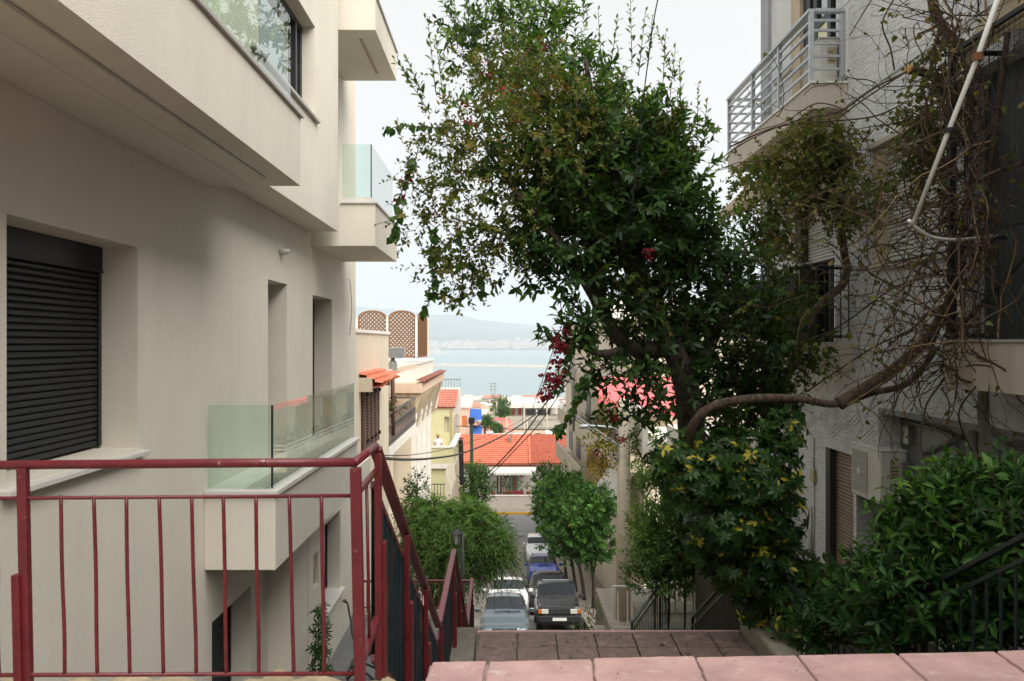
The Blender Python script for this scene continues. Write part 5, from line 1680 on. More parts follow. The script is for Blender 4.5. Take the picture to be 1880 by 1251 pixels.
def cable(label, pts, r, k=8):
    m = MB(); m.tube(pts, r, n=5, smooth=k)
    return tag(m.build('overhead_cable', M_iron, smooth=True), label, 'cable')


def cpts(px, Ya, Yb):
    return [P(x, y, Ya + (Yb - Ya) * i / (len(px) - 1)) for i, (x, y) in enumerate(px)]


cable('thick black cable sagging from the cream building to the wooden pole', cpts([(690, 840), (740, 844), (790, 842), (846, 833), (900, 812), (950, 784), (1000, 744), (1051, 672)], 17, 56.8), .035)
cable('thin cable just above the thick sagging one', cpts([(690, 836), (760, 835), (830, 822), (900, 798), (960, 770), (1020, 725)], 17, 56.8), .012)
cable('twin cable falling steeply left of the wooden pole', cpts([(862, 902), (900, 866), (940, 824), (975, 780), (1010, 728), (1051, 668)], 70, 56.9), .05)
cable('slack cable falling from the crossarm across the red roof', cpts([(864, 905), (905, 868), (950, 822), (990, 778), (1030, 720), (1066, 668)], 70, 56.9), .035)
cable('loose wire slanting through the red bougainvillea', cpts([(975, 760), (990, 715), (1008, 665), (1030, 600), (1040, 560)], 30, 20), .012)
cable('level wire across the red roof', cpts([(800, 780), (880, 785), (960, 789), (1040, 790)], 66, 66), .03)
cable('black cable hanging through the crown of the big tree', [P(1212, -20, 7.5), P(1200, 40, 7.6), P(1185, 150, 7.8), P(1172, 260, 8), P(1160, 380, 8.2), P(1140, 470, 8.6)], .0055)
# ================================================================== parked cars
def car_paint(name, col, metal=.4, rough=.28):
    return mat(name, col, rough=rough, var=.03, metal=metal, spec=.4, coat=.25)


M_tyre = mat('tyre_rubber', (.015, .015, .015), rough=.85)
M_rim = mat('alloy_rim', (.30, .31, .32), rough=.35, metal=.7)
M_carglass = None
mg, tg, bgn = nt('car_glass')
bgn.inputs['Base Color'].default_value = (.008, .012, .016, 1); bgn.inputs['Roughness'].default_value = .04
bgn.inputs['Specular IOR Level'].default_value = .38
M_carglass = mg
M_lamp = mat('headlamp_lens', (.55, .55, .52), rough=.12, spec=.8)
M_amber = mat('amber_lens', (.45, .13, .03), rough=.2)
M_trim = mat('black_trim', (.018, .018, .02), rough=.55)
M_plate = mat('plate_white', (.7, .7, .68), rough=.4)
M_chrome = mat('chrome', (.6, .6, .6), rough=.15, metal=1)


def catmull(pts, k):
    out = []
    n = len(pts)
    for i in range(n - 1):
        p0, p1, p2, p3 = [np.array(pts[j], float) for j in (max(i - 1, 0), i, i + 1, min(i + 2, n - 1))]
        for j in range(k):
            t = j / k
            a = .5 * ((2 * p1) + (p2 - p0) * t + (2 * p0 - 5 * p1 + 4 * p2 - p3) * t * t + (3 * p1 - p0 - 3 * p2 + p3) * t ** 3)
            b = p1 * (1 - t) + p2 * t
            out.append(.5 * a + .5 * b)
    out.append(np.array(pts[-1], float))
    return out


def make_car(label, loc, slope, paint, L, W, H, style, yaw=0.0, rails=False, plate=True, glass_tint=None, bumper_dark=False):
    """front of the car at local y=0 facing -y; z=0 is the road"""
    t = thing('parked_car', label, 'car', (0, 0, 0), 'cars parked along the street')
    hw = W / 2
    if style == 'boxy':
        hood0, hood1, cowl, roof0, roof1, tail = .74, .95, 1.18, 1.75, L - .35, L - .05
        zh0, zh1, zbelt, wt = .92, 1.03, 1.06, .86
    elif style == 'suv':
        hood0, hood1, cowl, roof0, roof1, tail = .35, .8, 1.12, 1.95, L - .75, L - .1
        zh0, zh1, zbelt, wt = .92, 1.06, 1.08, .78
    elif style == 'wagon':
        hood0, hood1, cowl, roof0, roof1, tail = .35, .9, 1.25, 2.0, L - .7, L - .1
        zh0, zh1, zbelt, wt = .80, .95, 1.0, .80
    else:
        hood0, hood1, cowl, roof0, roof1, tail = .30, .65, 1.00, 2.0, L - 1.0, L - .1
        zh0, zh1, zbelt, wt = .72, .92, .98, .74
    zb = .24 if style in ('boxy', 'suv') else .18
    # stations: y, bottom, shoulder half width, shoulder z, top half width, top z
    S = [(0.0, zb + .08, hw * .80, .50, hw * .60, .54),
         (.06, zb + .02, hw * .90, .60, hw * .74, zh0 - .10),
         (.18, zb, hw * .965, zh0 - .06, hw * .80, zh0 - .01),
         (hood0 + .12, zb, hw, zh0 + .0, hw * .82, zh0 + .05),
         (hood1, zb, hw, zh1 - .06, hw * .82, zh1),
         (cowl, zb, hw, zbelt - .03, hw * .84, zbelt + .02),
         (roof0, zb, hw, zbelt, hw * wt, H - .045),
         (roof0 + .4, zb, hw, zbelt + .01, hw * wt, H),
         ((roof0 + roof1) / 2 + .2, zb, hw, zbelt + .02, hw * wt, H),
         (roof1, zb, hw * .99, zbelt + .03, hw * (wt - .02), H - .04),
         (tail - .04, zb + .05, hw * .95, zbelt, hw * .80, zbelt + .06),
         (L - .02, zb + .1, hw * .86, zbelt - .15, hw * .7, zbelt - .08),
         (L, zb + .15, hw * .8, .6, hw * .6, .62)]
    KU, KV = 4, 4
    prof_ = []
    for (y, b, ws, zs, wtp, zt) in S:
        flare = 1.0
        prof_.append([(0, y, b), (ws * .93, y, b), (ws * flare, y, b + (zs - b) * .30), (ws, y, b + (zs - b) * .78), (ws * .965, y, zs), (wtp, y, zt - .05 * (zt - zs > .2)), (wtp * .62, y, zt), (0, y, zt + .012)])
    rows = [catmull(p, KV) for p in prof_]
    grid = []
    for i in range(len(rows) - 1):
        for j in range(KU):
            a = j / KU
            grid.append([rows[i][k] * (1 - a) + rows[i + 1][k] * a for k in range(len(rows[0]))])
    grid.append(rows[-1])
    nu, nv = len(grid), len(grid[0])
    regions = {}

    def region(i, k):
        s_ = i / KU; v = k / KV
        if 5 <= s_ < 6 and v >= 5 and not (s_ < 5.2): return 'windshield'
        if 9 <= s_ < 9.75 and v >= 5 and style != 'boxy' and s_ >= 9.2: return 'rear_window'
        if 4 <= v < 5:
            if 5.5 <= s_ < 7.5: return 'front_side_window'
            if 7.75 <= s_ < 9: return 'rear_side_window'
        return 'body'

    for i in range(nu - 1):
        for k in range(nv - 1):
            regions.setdefault(region(i, k), []).append((i, k))
    objs = {}
    for nm, cells in regions.items():
        sides = (1, -1)
        groups = [(1, -1)] if nm in ('body', 'windshield', 'rear_window') else [(1,), (-1,)]
        for sg in groups:
            m = MB()
            idx = {}

            def vid(i, k, s):
                p = grid[i][k]
                key = (i, k, s if p[0] > 1e-6 else 0)
                if key not in idx:
                    idx[key] = len(m.v); m.v.append((p[0] * s, p[1], p[2]))
                return idx[key]
            for (i, k) in cells:
                for s in sg:
                    q = [vid(i, k, s), vid(i + 1, k, s), vid(i + 1, k + 1, s), vid(i, k + 1, s)]
                    q2 = []
                    for z in q:
                        if z not in q2: q2.append(z)
                    if len(q2) > 2: m.f.append(tuple(q2))
            if nm == 'body':
                m.f.append(tuple(vid(0, k, 1) for k in range(nv)) + tuple(vid(0, k, -1) for k in range(nv - 2, 0, -1)))
                m.f.append(tuple(vid(nu - 1, k, 1) for k in range(nv)) + tuple(vid(nu - 1, k, -1) for k in range(nv - 2, 0, -1)))
            name = 'side_window' if 'side_window' in nm else nm
            o = m.build(name, paint if nm == 'body' else M_carglass, t, smooth=True)
            if nm == 'body': o.data.set_sharp_from_angle(angle=R(38)) if hasattr(o.data, 'set_sharp_from_angle') else None
    # wheels
    wr = .34 if style in ('boxy', 'suv') else .315
    for y in (.78 if style != 'boxy' else .62, L - .78 if style != 'boxy' else L - .65):
        for s in (1, -1):
            x = s * (hw - .11)
            m = MB(); m.lathe((x, y, wr), [(wr * .62, -.115), (wr * .96, -.11), (wr, -.08), (wr, .08), (wr * .96, .11), (wr * .62, .115)], 20, axis=(1, 0, 0))
            wh = m.build('wheel', M_tyre, t, smooth=True)
            m = MB(); m.lathe((x, y, wr), [(0, -.09), (wr * .58, -.118), (wr * .62, -.10), (wr * .62, .10), (wr * .58, .118), (0, .09)], 20, axis=(1, 0, 0)); m.build('rim', M_rim, wh)
            m = MB(); m.lathe((s * (hw - .02), y, wr + .01), [(wr * 1.02, -.024), (wr * 1.16, -.024), (wr * 1.16, .022), (wr * 1.02, .022)], 24, axis=(1, 0, 0)); m.build('wheel_arch', M_trim, wh)
    # face
    zl = zh0 - .20 if style != 'boxy' else .80
    if style == 'boxy':
        m = MB(); m.box(-hw * .97, hw * .97, -.07, .16, .36, .60); m.build('bumper', M_trim, t, bevel=.03)
        m = MB(); m.box(-hw * .46, hw * .46, -.012, .10, .66, .84)
        gr = m.build('grille', M_trim, t)
        m = MB()
        for k in range(4): m.box(-hw * .45, hw * .45, -.022, -.013, .68 + k * .042, .695 + k * .042)
        m.build('grille_bar', mat('grille_grey', (.06, .06, .06)), gr)
        m = MB(); m.box(-hw * .96, hw * .96, -.004, .12, .64, .645); m.build('trim_strip', M_trim, t)
        for s in (1, -1):
            m = MB(); m.box(min(s * hw * .49, s * hw * .80), max(s * hw * .49, s * hw * .80), -.03, .1, .67, .83); h_ = m.build('headlight', M_lamp, t, bevel=.01)
            m = MB(); m.box(min(s * hw * .81, s * hw * .95), max(s * hw * .81, s * hw * .95), -.02, .1, .67, .83); m.build('indicator', M_amber, t, bevel=.01)
        m = MB(); m.lathe((0, -.025, .755), [(0, -.004), (.045, -.004), (.045, .006), (0, .006)], 6, axis=(0, -1, 0)); m.build('emblem', M_chrome, t)
        zp = .48; yp = -.085
        m = MB(); m.bar((-.25, cowl + .02, zbelt + .055), (.3, cowl + .12, zbelt + .11), .02); m.build('wiper', M_trim, t)
    else:
        for s in (1, -1):
            pts = [(s * hw * .50, .035, zl), (s * hw * .86, .16, zl + .03), (s * hw * .93, .34, zl + .14), (s * hw * .86, .25, zl + .15), (s * hw * .52, .085, zl + .10)]
            m = MB(); m.prism(pts, (0, -.035, .015)); m.build('headlight', M_lamp, t, bevel=.008)
        m = MB(); m.prism([(-hw * .46, -.012, zl - .02), (hw * .46, -.012, zl - .02), (hw * .50, .03, zl + .10), (-hw * .50, .03, zl + .10)], (0, .05, 0)); m.build('grille', M_trim, t, bevel=.01)
        m = MB(); m.lathe((0, -.018, zl + .04), [(0, -.004), (.055, -.004), (.055, .006), (0, .006)], 12, axis=(0, -1, .3)); m.build('emblem', M_chrome, t)
        m = MB(); m.box(-hw * .62, hw * .62, -.03, .1, zb + .06, zb + .17); m.build('lower_grille', M_trim, t, bevel=.02)
        zp = zl - .12; yp = -.03
        m = MB(); m.bar((-.35, cowl + .06, zbelt + .08), (.2, cowl + .10, zbelt + .10), .018); m.bar((.1, cowl + .06, zbelt + .08), (.55, cowl + .12, zbelt + .09), .018); m.build('wiper', M_trim, t)
    if plate:
        m = MB(); m.box(-.26, .26, yp - .012, yp, zp - .055, zp + .055); m.build('number_plate', M_plate, t)
    for s in (1, -1):
        m = MB(); m.box(min(s * (hw + .02), s * (hw + .20)), max(s * (hw + .02), s * (hw + .20)), cowl + .32, cowl + .42, zbelt + .02, zbelt + .17); mi = m.build('mirror', M_trim if bumper_dark else paint, t, bevel=.03)
        m = MB(); m.bar((s * hw * .93, cowl + .38, zbelt + .03), (s * (hw + .05), cowl + .38, zbelt + .06), .03); m.build('mirror_stalk', M_trim, mi)
    if rails:
        for s in (1, -1):
            m = MB(); m.tube([(s * hw * .66, roof0 + .35, H - .01), (s * hw * .66, roof0 + .45, H + .045), (s * hw * .66, roof1 - .25, H + .045), (s * hw * .66, roof1 - .1, H - .01)], .018, n=6); m.build('roof_rail', M_trim, t)
        if style == 'boxy':
            m = MB(); m.bar((-hw * .66, roof0 + .5, H + .05), (hw * .66, roof0 + .5, H + .05), .03); m.build('roof_bar', M_galv, t)
    t.location = loc
    t.rotation_euler = (-math.atan(slope), 0, yaw)
    return t


def on_road(x, y): return (x, y, prof(y) + .068)


make_car('light steel blue hatchback at the foot of the stair, nearest left car', on_road(-.02, 30.4), .17, car_paint('steel_blue_paint', (.13, .165, .19), .6), 4.3, 1.72, 1.52, 'hatch', plate=True)
make_car('white car parked behind the light steel blue hatchback', on_road(.12, 36.8), .18, car_paint('white_paint', (.62, .64, .63), 0), 4.3, 1.74, 1.5, 'hatch')
make_car('black boxy off-roader with square headlights and roof bars', on_road(2.02, 33.2), .18, car_paint('black_paint', (.012, .013, .013), .1, .3), 3.65, 1.66, 1.66, 'boxy', rails=True, bumper_dark=True)
make_car('black car with roof rails hidden behind the black boxy off-roader', on_road(2.0, 38.2), .18, car_paint('black_paint_2', (.014, .014, .015), .2, .25), 4.5, 1.80, 1.62, 'wagon', rails=True, bumper_dark=True)
make_car('dark blue crossover parked beyond the two black cars', on_road(2.28, 51.6), .16, car_paint('blue_paint', (.012, .045, .30), .2), 4.35, 1.82, 1.66, 'suv', rails=True)
make_car('white saloon furthest up the row beyond the dark blue crossover', on_road(2.3, 59.6), .06, car_paint('white_paint_2', (.60, .64, .66), .1), 4.5, 1.78, 1.52, 'wagon')
# cars glimpsed on the left beyond the willowy tree
make_car('pale van roof glimpsed between the willowy tree and the small bush', (P(838, 0, 60).x, 58, prof(58) + .06), .1, car_paint('pale_van_paint', (.60, .64, .66), 0), 4.6, 1.8, 1.75, 'suv')

# ================================================================== lower town toward the sea
rtw = random.Random(21)
walls_ = [M_wht, M_cr2, M_peach, M_wht, M_pinkw, mat('grey_block', (.50, .49, .47), var=.08), M_wht]
roofs_ = [M_conc, M_wht, M_wht, M_tile2, M_pinkw, M_conc, M_wht, M_wht, M_pinkw]
M_dkwin = mat('dark_window', (.05, .06, .07), rough=.2)
nh = 0
yv = 104.0
while yv < 650 and nh < 110:
    halfw = yv * .105
    x = -halfw * .55 + rtw.uniform(-3, 3)
    while x < halfw:
        wd = rtw.uniform(6, 12) * (1 + yv / 900)
        dp = rtw.uniform(7, 11)
        h = rtw.choice([3.0, 3.2, 4.4, 3.4, 3.0]) * (.95 if yv < 420 else .75)
        zg = prof(yv)
        if yv < 150: h = min(h, 3.4)
        pxc = CX + F * (x + wd / 2) / yv
        if rtw.random() < .82 and not (yv < 112 and x < 1.5) and not (185 < yv < 345 and 880 < pxc < 1045):
            y0 = yv + rtw.uniform(-5, 5)
            wm = rtw.choice(walls_); rm = rtw.choice(roofs_)
            t = thing('town_house', 'small pale house among the crowded roofs of the lower town', 'house', (x + wd / 2, y0, zg), 'houses of the lower town')
            e = MB(); e.box(x, x + wd, y0, y0 + dp, zg - 2.5, zg + h); e.build('wall', wm, t)
            if rm in (M_tile, M_tile2):
                e = MB(); e.prism([(x - .3, y0 - .3, zg + h), (x - .3, y0 + dp + .3, zg + h), (x - .3, y0 + dp / 2, zg + h + 1.5)], (wd + .6, 0, 0)); e.build('roof', rm, t)
            else:
                e = MB(); e.box(x - .15, x + wd + .15, y0 - .15, y0 + dp + .15, zg + h + .002, zg + h + .35)
                if rtw.random() < .5: e.box(x + wd * .3, x + wd * .6, y0 + 2, y0 + 5, zg + h + .352, zg + h + 1.6)
                e.build('roof', rm, t)
            nw_ = rtw.choice([2, 3])
            for k in range(nw_):
                xa = x + wd * (k + .3) / nw_
                e = MB(); e.box(xa, xa + 1.1, y0 - .06, y0 - .003, zg + h - 2.1, zg + h - .8); e.build('window', M_dkwin, t)
            nh += 1
        x += wd + rtw.uniform(.5, 3.5)
    yv += 18 + yv * .045
# landmarks of the lower town
t = thing('town_house', 'white seaside hall with red end panels and a long white roof', 'hall', P(960, 760, 330))
z0 = P(0, 762, 330).z
e = MB(); e.box(P(932, 0, 330).x, P(1012, 0, 330).x, 330, 345, z0 - 3, P(0, 748, 330).z); e.build('wall', M_wht, t)
e = MB(); e.box(P(932, 0, 330).x, P(945, 0, 330).x, 329.8, 329.95, z0, P(0, 748, 330).z); e.build('red_panel', mat('red_hall_panel', (.50, .06, .05)), t)
e = MB(); e.box(P(951, 0, 330).x, P(957, 0, 330).x, 329.8, 329.95, z0, P(0, 748, 330).z); e.build('red_panel', MATS['red_hall_panel'], t)
e = MB(); e.box(P(928, 0, 330).x, P(1030, 0, 330).x, 325, 350, P(0, 747.5, 330).z, P(0, 742, 330).z); e.build('roof', M_wht, t)
e = MB(); e.box(P(966, 0, 330).x, P(1010, 0, 330).x, 329.7, 329.9, z0, P(0, 752, 330).z); e.build('dark_opening', M_dkwin, t)
t = thing('town_house', 'long pale tiled shed roof of pinkish red before the white seaside hall', 'shed', P(920, 780, 230))
z0 = P(0, 790, 230).z
e = MB(); e.box(P(902, 0, 230).x, P(940, 0, 230).x, 230, 238, z0 - 2, P(0, 779, 230).z); e.build('wall', M_wht, t)
e = MB(); e.prism([(P(900, 0, 230).x, 229.5, P(0, 779, 230).z), (P(942, 0, 230).x, 229.5, P(0, 779, 230).z), (P(932, 0, 230).x, 238, P(0, 773.5, 230).z), (P(908, 0, 230).x, 238, P(0, 773.5, 230).z)], (0, 0, .25)); e.build('roof', mat('pink_red_roof', (.48, .13, .11)), t)
for k, (px, ptop_, nm) in enumerate(((902, 703, 'tall pale pylon mast before the sea, left one of the close pair'), (909, 703, 'tall pale pylon mast before the sea, right one of the close pair'))):
    t = thing('mast', nm, 'mast', P(px, 745, 420))
    e = MB(); a, b = P(px, 748, 420), P(px, ptop_, 420)
    for sx in (-.35, .35): e.bar(a + Vector((sx, 0, 0)), b + Vector((sx * .5, 0, 0)), .16)
    e.build('pole', M_conc, t)
    e = MB()
    for q in range(7):
        z = a.z + (b.z - a.z) * (q + .5) / 7; e.bar((a.x - .4, 420, z), (a.x + .4, 420, z), .1)
    for q in (.72, .85, .97):
        z = a.z + (b.z - a.z) * q; e.bar((a.x - 1.3, 420, z), (a.x + 1.3, 420, z), .16)
    e.build('crossarm', M_conc, t)
for px, Yq, y0, y1 in ((962, 150, 800, 736), (1004, 160, 800, 742), (985, 200, 795, 752), (912, 260, 775, 738), (968, 140, 798, 768), (930, 120, 800, 765)):
    e = MB(); e.tube([P(px, y0 + 10, Yq), P(px, y1, Yq)], .0009 * Yq, n=6)
    tag(e.build('street_pole', M_polec), 'thin pale pole standing among the roofs of the lower town', 'pole', 'thin poles of the lower town')
# rooftop clutter of the lower town
roofs_list = [o for o in bpy.data.objects if o.type == 'MESH' and o.name.split('.')[0] == 'roof' and o.parent and o.parent.get('group') == 'houses of the lower town']
rcl = random.Random(77)
M_tank = mat('tank_metal', (.45, .46, .47), rough=.4, metal=.3)
for q, o in enumerate(roofs_list):
    if q % 3 == 2: continue
    vs = [o.parent.location + v.co for v in o.data.vertices]
    x0, x1 = min(v.x for v in vs), max(v.x for v in vs); y0 = min(v.y for v in vs); zt = max(v.z for v in vs)
    if y0 > 330: continue
    if q % 3 == 0:
        xa = rcl.uniform(x0 + 1, x1 - 1); m = MB()
        m.tube([(xa, y0 + 2.5, zt - 1.2), (xa, y0 + 2.5, zt + 2.4)], .04, n=5)
        for k in range(5): m.bar((xa - .5 + .06 * k, y0 + 2.5, zt + 1.5 + .2 * k), (xa + .5 - .06 * k, y0 + 2.5, zt + 1.5 + .2 * k), .03)
        tag(m.build('roof_aerial', M_iron), 'thin roof aerial among the roofs of the lower town', 'aerial', 'aerials of the lower town')
    else:
        xa = rcl.uniform(x0 + 1.2, x1 - 1.2); m = MB()
        m.lathe((xa - .7, y0 + 2, zt + .55), [(0, 0), (.38, .02), (.40, .1), (.40, 1.3), (.38, 1.38), (0, 1.4)], 12, axis=(1, 0, 0))
        m.bar((xa - .5, y0 + 2, zt - 1.0), (xa - .5, y0 + 2, zt + .3), .08); m.bar((xa + .5, y0 + 2, zt - 1.0), (xa + .5, y0 + 2, zt + .3), .08)
        m.add([(xa - .8, y0 + 1.5, zt + .2), (xa + .8, y0 + 1.5, zt + .2), (xa + .8, y0 + .5, zt - .6), (xa - .8, y0 + .5, zt - .6)], [(0, 1, 2, 3)])
        tag(m.build('water_tank', M_tank, smooth=False), 'small silver water tank on a roof of the lower town', 'water tank', 'water tanks of the lower town')
# parked cars by the shore, tiny
rcx = random.Random(9)
for k in range(5):
    p = P(893 + k * 4.2, 0, 430 + (k % 2) * 10); zg = prof(430) + .0
    m = MB(); m.prism([(p.x - .85, p.y, zg + .3), (p.x + .85, p.y, zg + .3), (p.x + .85, p.y, zg + .9), (p.x + .62, p.y, zg + 1.45), (p.x - .62, p.y, zg + 1.45), (p.x - .85, p.y, zg + .9)], (0, 4, 0)); m.box(p.x - .8, p.x + .8, p.y + .2, p.y + 3.8, zg, zg + .28)
    tag(m.build('parked_car', M_wht, bevel=.1), 'tiny white car parked by the shore below the masts', 'car', 'tiny cars by the shore')
# ================================================================== vegetation
M_bark = bark_mat('grey_brown_bark', (.020, .015, .011), (.085, .065, .05))
M_barkr = bark_mat('reddish_vine_bark', (.035, .022, .016), (.125, .085, .06))
M_twig = mat('brown_twig', (.060, .035, .026), rough=.9, var=.3, vs=8)
M_twigl = mat('pale_twig', (.24, .165, .10), rough=.85, var=.25, vs=8)
M_cut = mat('fresh_cut_wood', (.50, .28, .09), rough=.9, var=.25, vs=30)
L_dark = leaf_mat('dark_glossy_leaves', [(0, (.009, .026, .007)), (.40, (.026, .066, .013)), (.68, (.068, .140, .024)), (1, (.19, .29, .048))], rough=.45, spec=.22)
L_boug = leaf_mat('bougainvillea_leaves', [(0, (.030, .055, .010)), (.4, (.070, .100, .018)), (.7, (.135, .130, .026)), (1, (.20, .10, .03))], rough=.55, spec=.2)
L_flow = leaf_mat('crimson_bracts', [(0, (.10, .004, .014)), (1, (.28, .014, .036))], rough=.6, trans=.35)
L_var = leaf_mat('variegated_leaves', [(0, (.012, .038, .009)), (.5, (.028, .075, .015)), (.72, (.065, .14, .024)), (.80, (.42, .38, .035)), (1, (.55, .48, .07))], rough=.4, spec=.25)
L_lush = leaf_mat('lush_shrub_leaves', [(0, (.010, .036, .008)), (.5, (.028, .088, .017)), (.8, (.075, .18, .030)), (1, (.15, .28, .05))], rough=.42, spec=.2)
L_orange = leaf_mat('orange_tree_leaves', [(0, (.010, .038, .007)), (.5, (.034, .102, .016)), (1, (.11, .24, .036))], rough=.45, spec=.25)
L_pepper = leaf_mat('willowy_leaves', [(0, (.020, .054, .011)), (.5, (.055, .128, .024)), (1, (.14, .25, .05))], rough=.55, spec=.2)
L_privet = leaf_mat('privet_leaves', [(0, (.032, .068, .018)), (.5, (.07, .145, .034)), (.85, (.14, .25, .05)), (1, (.22, .32, .07))], rough=.5, spec=.25)
RNG = np.random.default_rng(7)


def pl(px, Ys):
    return [P(x, y, Y) for (x, y), Y in zip(px, Ys)]


# ------------------------------------------------------------------ the big tree over the stair
BT = thing('tree', 'big dark leaved tree leaning over the stair, tallest and nearest', 'tree', (3.25, 11.4, -3.55), 'x')
del BT['group']
m = MB()
m.tube([Vector((3.30, 11.4, -3.7)), P(1330, 1010, 11.2), P(1288, 900, 10.9), P(1270, 800, 10.6), P(1262, 720, 10.4), P(1235, 640, 10.3), P(1190, 560, 10.2), P(1160, 490, 10.1), P(1135, 400, 10.1), P(1110, 300, 10.0), P(1090, 200, 10.0), P(1075, 110, 10.0)],
       [.20, .17, .16, .155, .145, .125, .11, .10, .085, .065, .045, .02], n=12, smooth=5)
tr = m.build('trunk', M_bark, BT, smooth=True)
for pts, Ys, r0, r1 in (
        ([(1235, 640), (1160, 640), (1110, 580), (1095, 480), (1075, 380), (1040, 280), (1000, 190)], (10.3, 10, 9.8, 9.7, 9.7, 9.8, 9.9), .10, .02),
        ([(1190, 560), (1240, 470), (1265, 370), (1262, 300), (1258, 260)], (10.2, 10.5, 10.6, 10.6, 10.6), .08, .018),
        ([(1262, 720), (1310, 620), (1350, 530), (1370, 450)], (10.4, 10.8, 11, 11), .09, .02),
        ([(1110, 580), (1050, 480), (990, 400), (930, 330), (880, 250)], (9.8, 9.5, 9.4, 9.4, 9.5), .06, .014),
        ([(1135, 400), (1190, 300), (1200, 250), (1205, 215), (1208, 190)], (10.1, 10, 10, 10, 10), .06, .01),
        ([(1160, 640), (1110, 650), (1075, 640), (1050, 610)], (10.0, 9.6, 9.4, 9.3), .06, .012),
        ([(1050, 480), (960, 440), (890, 420), (830, 400)], (9.5, 9.3, 9.2, 9.2), .03, .008),
        ([(1000, 190), (960, 120), (940, 40)], (9.9, 9.9, 9.9), .025, .006)):
    m = MB(); m.tube(pl(pts, Ys), [r0 + (r1 - r0) * i / (len(pts) - 1) for i in range(len(pts))], n=8, smooth=5); m.build('limb', M_bark, tr, smooth=True)
cl1 = [pclump(*a, tint=b) for a, b in (  # lower clumps tinted darker: the crown's inner shade put into leaf colour
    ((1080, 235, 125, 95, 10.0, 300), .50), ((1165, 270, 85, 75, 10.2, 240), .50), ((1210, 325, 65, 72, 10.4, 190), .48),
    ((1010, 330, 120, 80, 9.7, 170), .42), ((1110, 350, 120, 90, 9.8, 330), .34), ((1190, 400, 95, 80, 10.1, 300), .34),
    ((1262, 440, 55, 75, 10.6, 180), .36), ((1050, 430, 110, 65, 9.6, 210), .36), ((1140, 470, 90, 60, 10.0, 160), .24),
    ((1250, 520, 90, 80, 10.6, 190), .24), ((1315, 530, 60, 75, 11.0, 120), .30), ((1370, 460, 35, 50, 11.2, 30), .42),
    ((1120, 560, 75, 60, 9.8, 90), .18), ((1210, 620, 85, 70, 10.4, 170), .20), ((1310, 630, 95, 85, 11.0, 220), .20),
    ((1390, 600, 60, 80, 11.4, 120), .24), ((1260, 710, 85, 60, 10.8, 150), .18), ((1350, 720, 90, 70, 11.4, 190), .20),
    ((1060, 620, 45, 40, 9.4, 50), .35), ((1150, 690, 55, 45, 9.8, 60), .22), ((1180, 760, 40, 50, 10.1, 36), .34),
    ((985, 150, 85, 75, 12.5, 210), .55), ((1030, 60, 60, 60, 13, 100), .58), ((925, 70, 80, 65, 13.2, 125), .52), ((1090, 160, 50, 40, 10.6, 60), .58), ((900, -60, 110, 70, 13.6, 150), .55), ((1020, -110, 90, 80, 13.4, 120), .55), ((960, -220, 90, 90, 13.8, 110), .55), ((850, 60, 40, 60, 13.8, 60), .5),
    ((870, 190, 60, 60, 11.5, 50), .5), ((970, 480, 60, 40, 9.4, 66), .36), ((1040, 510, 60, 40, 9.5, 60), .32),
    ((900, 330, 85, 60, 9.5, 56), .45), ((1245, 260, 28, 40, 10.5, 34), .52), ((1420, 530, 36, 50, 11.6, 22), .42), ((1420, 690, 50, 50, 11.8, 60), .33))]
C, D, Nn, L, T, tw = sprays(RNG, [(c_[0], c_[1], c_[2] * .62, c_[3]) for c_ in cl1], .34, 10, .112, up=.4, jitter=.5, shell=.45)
# long upright shoots against the sky
sh_ = []
for (bx_, by_, tx_, ty_) in ((1105, 150, 1098, 15), (1120, 130, 1135, 30), (1160, 120, 1157, -10), (1172, 140, 1185, 20), (1215, 190, 1222, 60), (1228, 200, 1240, 85), (1250, 210, 1248, 110), (1280, 260, 1282, 150), (1292, 270, 1298, 185), (1190, 120, 1198, 30),
                             (800, 170, 785, 30), (815, 190, 800, 70), (770, 160, 722, 108), (780, 180, 745, 105), (790, 210, 740, 130), (840, 90, 835, 5), (860, 60, 862, -20), (905, 40, 900, -25), (960, 40, 965, -30), (1000, 30, 1005, -20), (1015, 60, 1035, 5), (1240, 150, 1205, 50), (1290, 230, 1320, 240), (1300, 300, 1335, 290)):
    a, b = np.array(P(bx_, by_, 10)), np.array(P(tx_, ty_, 9.9 + RNG.uniform(-.3, .3)))
    n = 20
    ax_ = unit((b - a)[None])[0]
    q = unit(np.cross(ax_, [0, 1, 0.2])[None])[0]; w2 = np.cross(ax_, q)
    for k in range(n):
        t_ = (k + .5) / n
        ang = k * 2.4
        rd = q * math.cos(ang) + w2 * math.sin(ang)
        sh_.append((a + (b - a) * t_ + RNG.normal(size=3) * .012, ax_ * .8 + rd * .75, ax_ * .6 - rd * .4 + np.array([0, 0, .3]), .098 * RNG.uniform(.7, 1.2) * (1.15 - .5 * t_), .55 + .3 * t_ + RNG.normal() * .08))
    tw = np.concatenate([tw, np.concatenate([a, b])[None]])
C = np.concatenate([C, np.array([s[0] for s in sh_])]); D = np.concatenate([D, np.array([s[1] for s in sh_])]); Nn = np.concatenate([Nn, np.array([s[2] for s in sh_])])
L = np.concatenate([L, np.array([s[3] for s in sh_])]); T = np.concatenate([T, np.array([s[4] for s in sh_])])
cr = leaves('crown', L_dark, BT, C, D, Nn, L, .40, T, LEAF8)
m = MB(); twig_mesh(m, tw, .006); m.build('twigs', M_twig, cr)

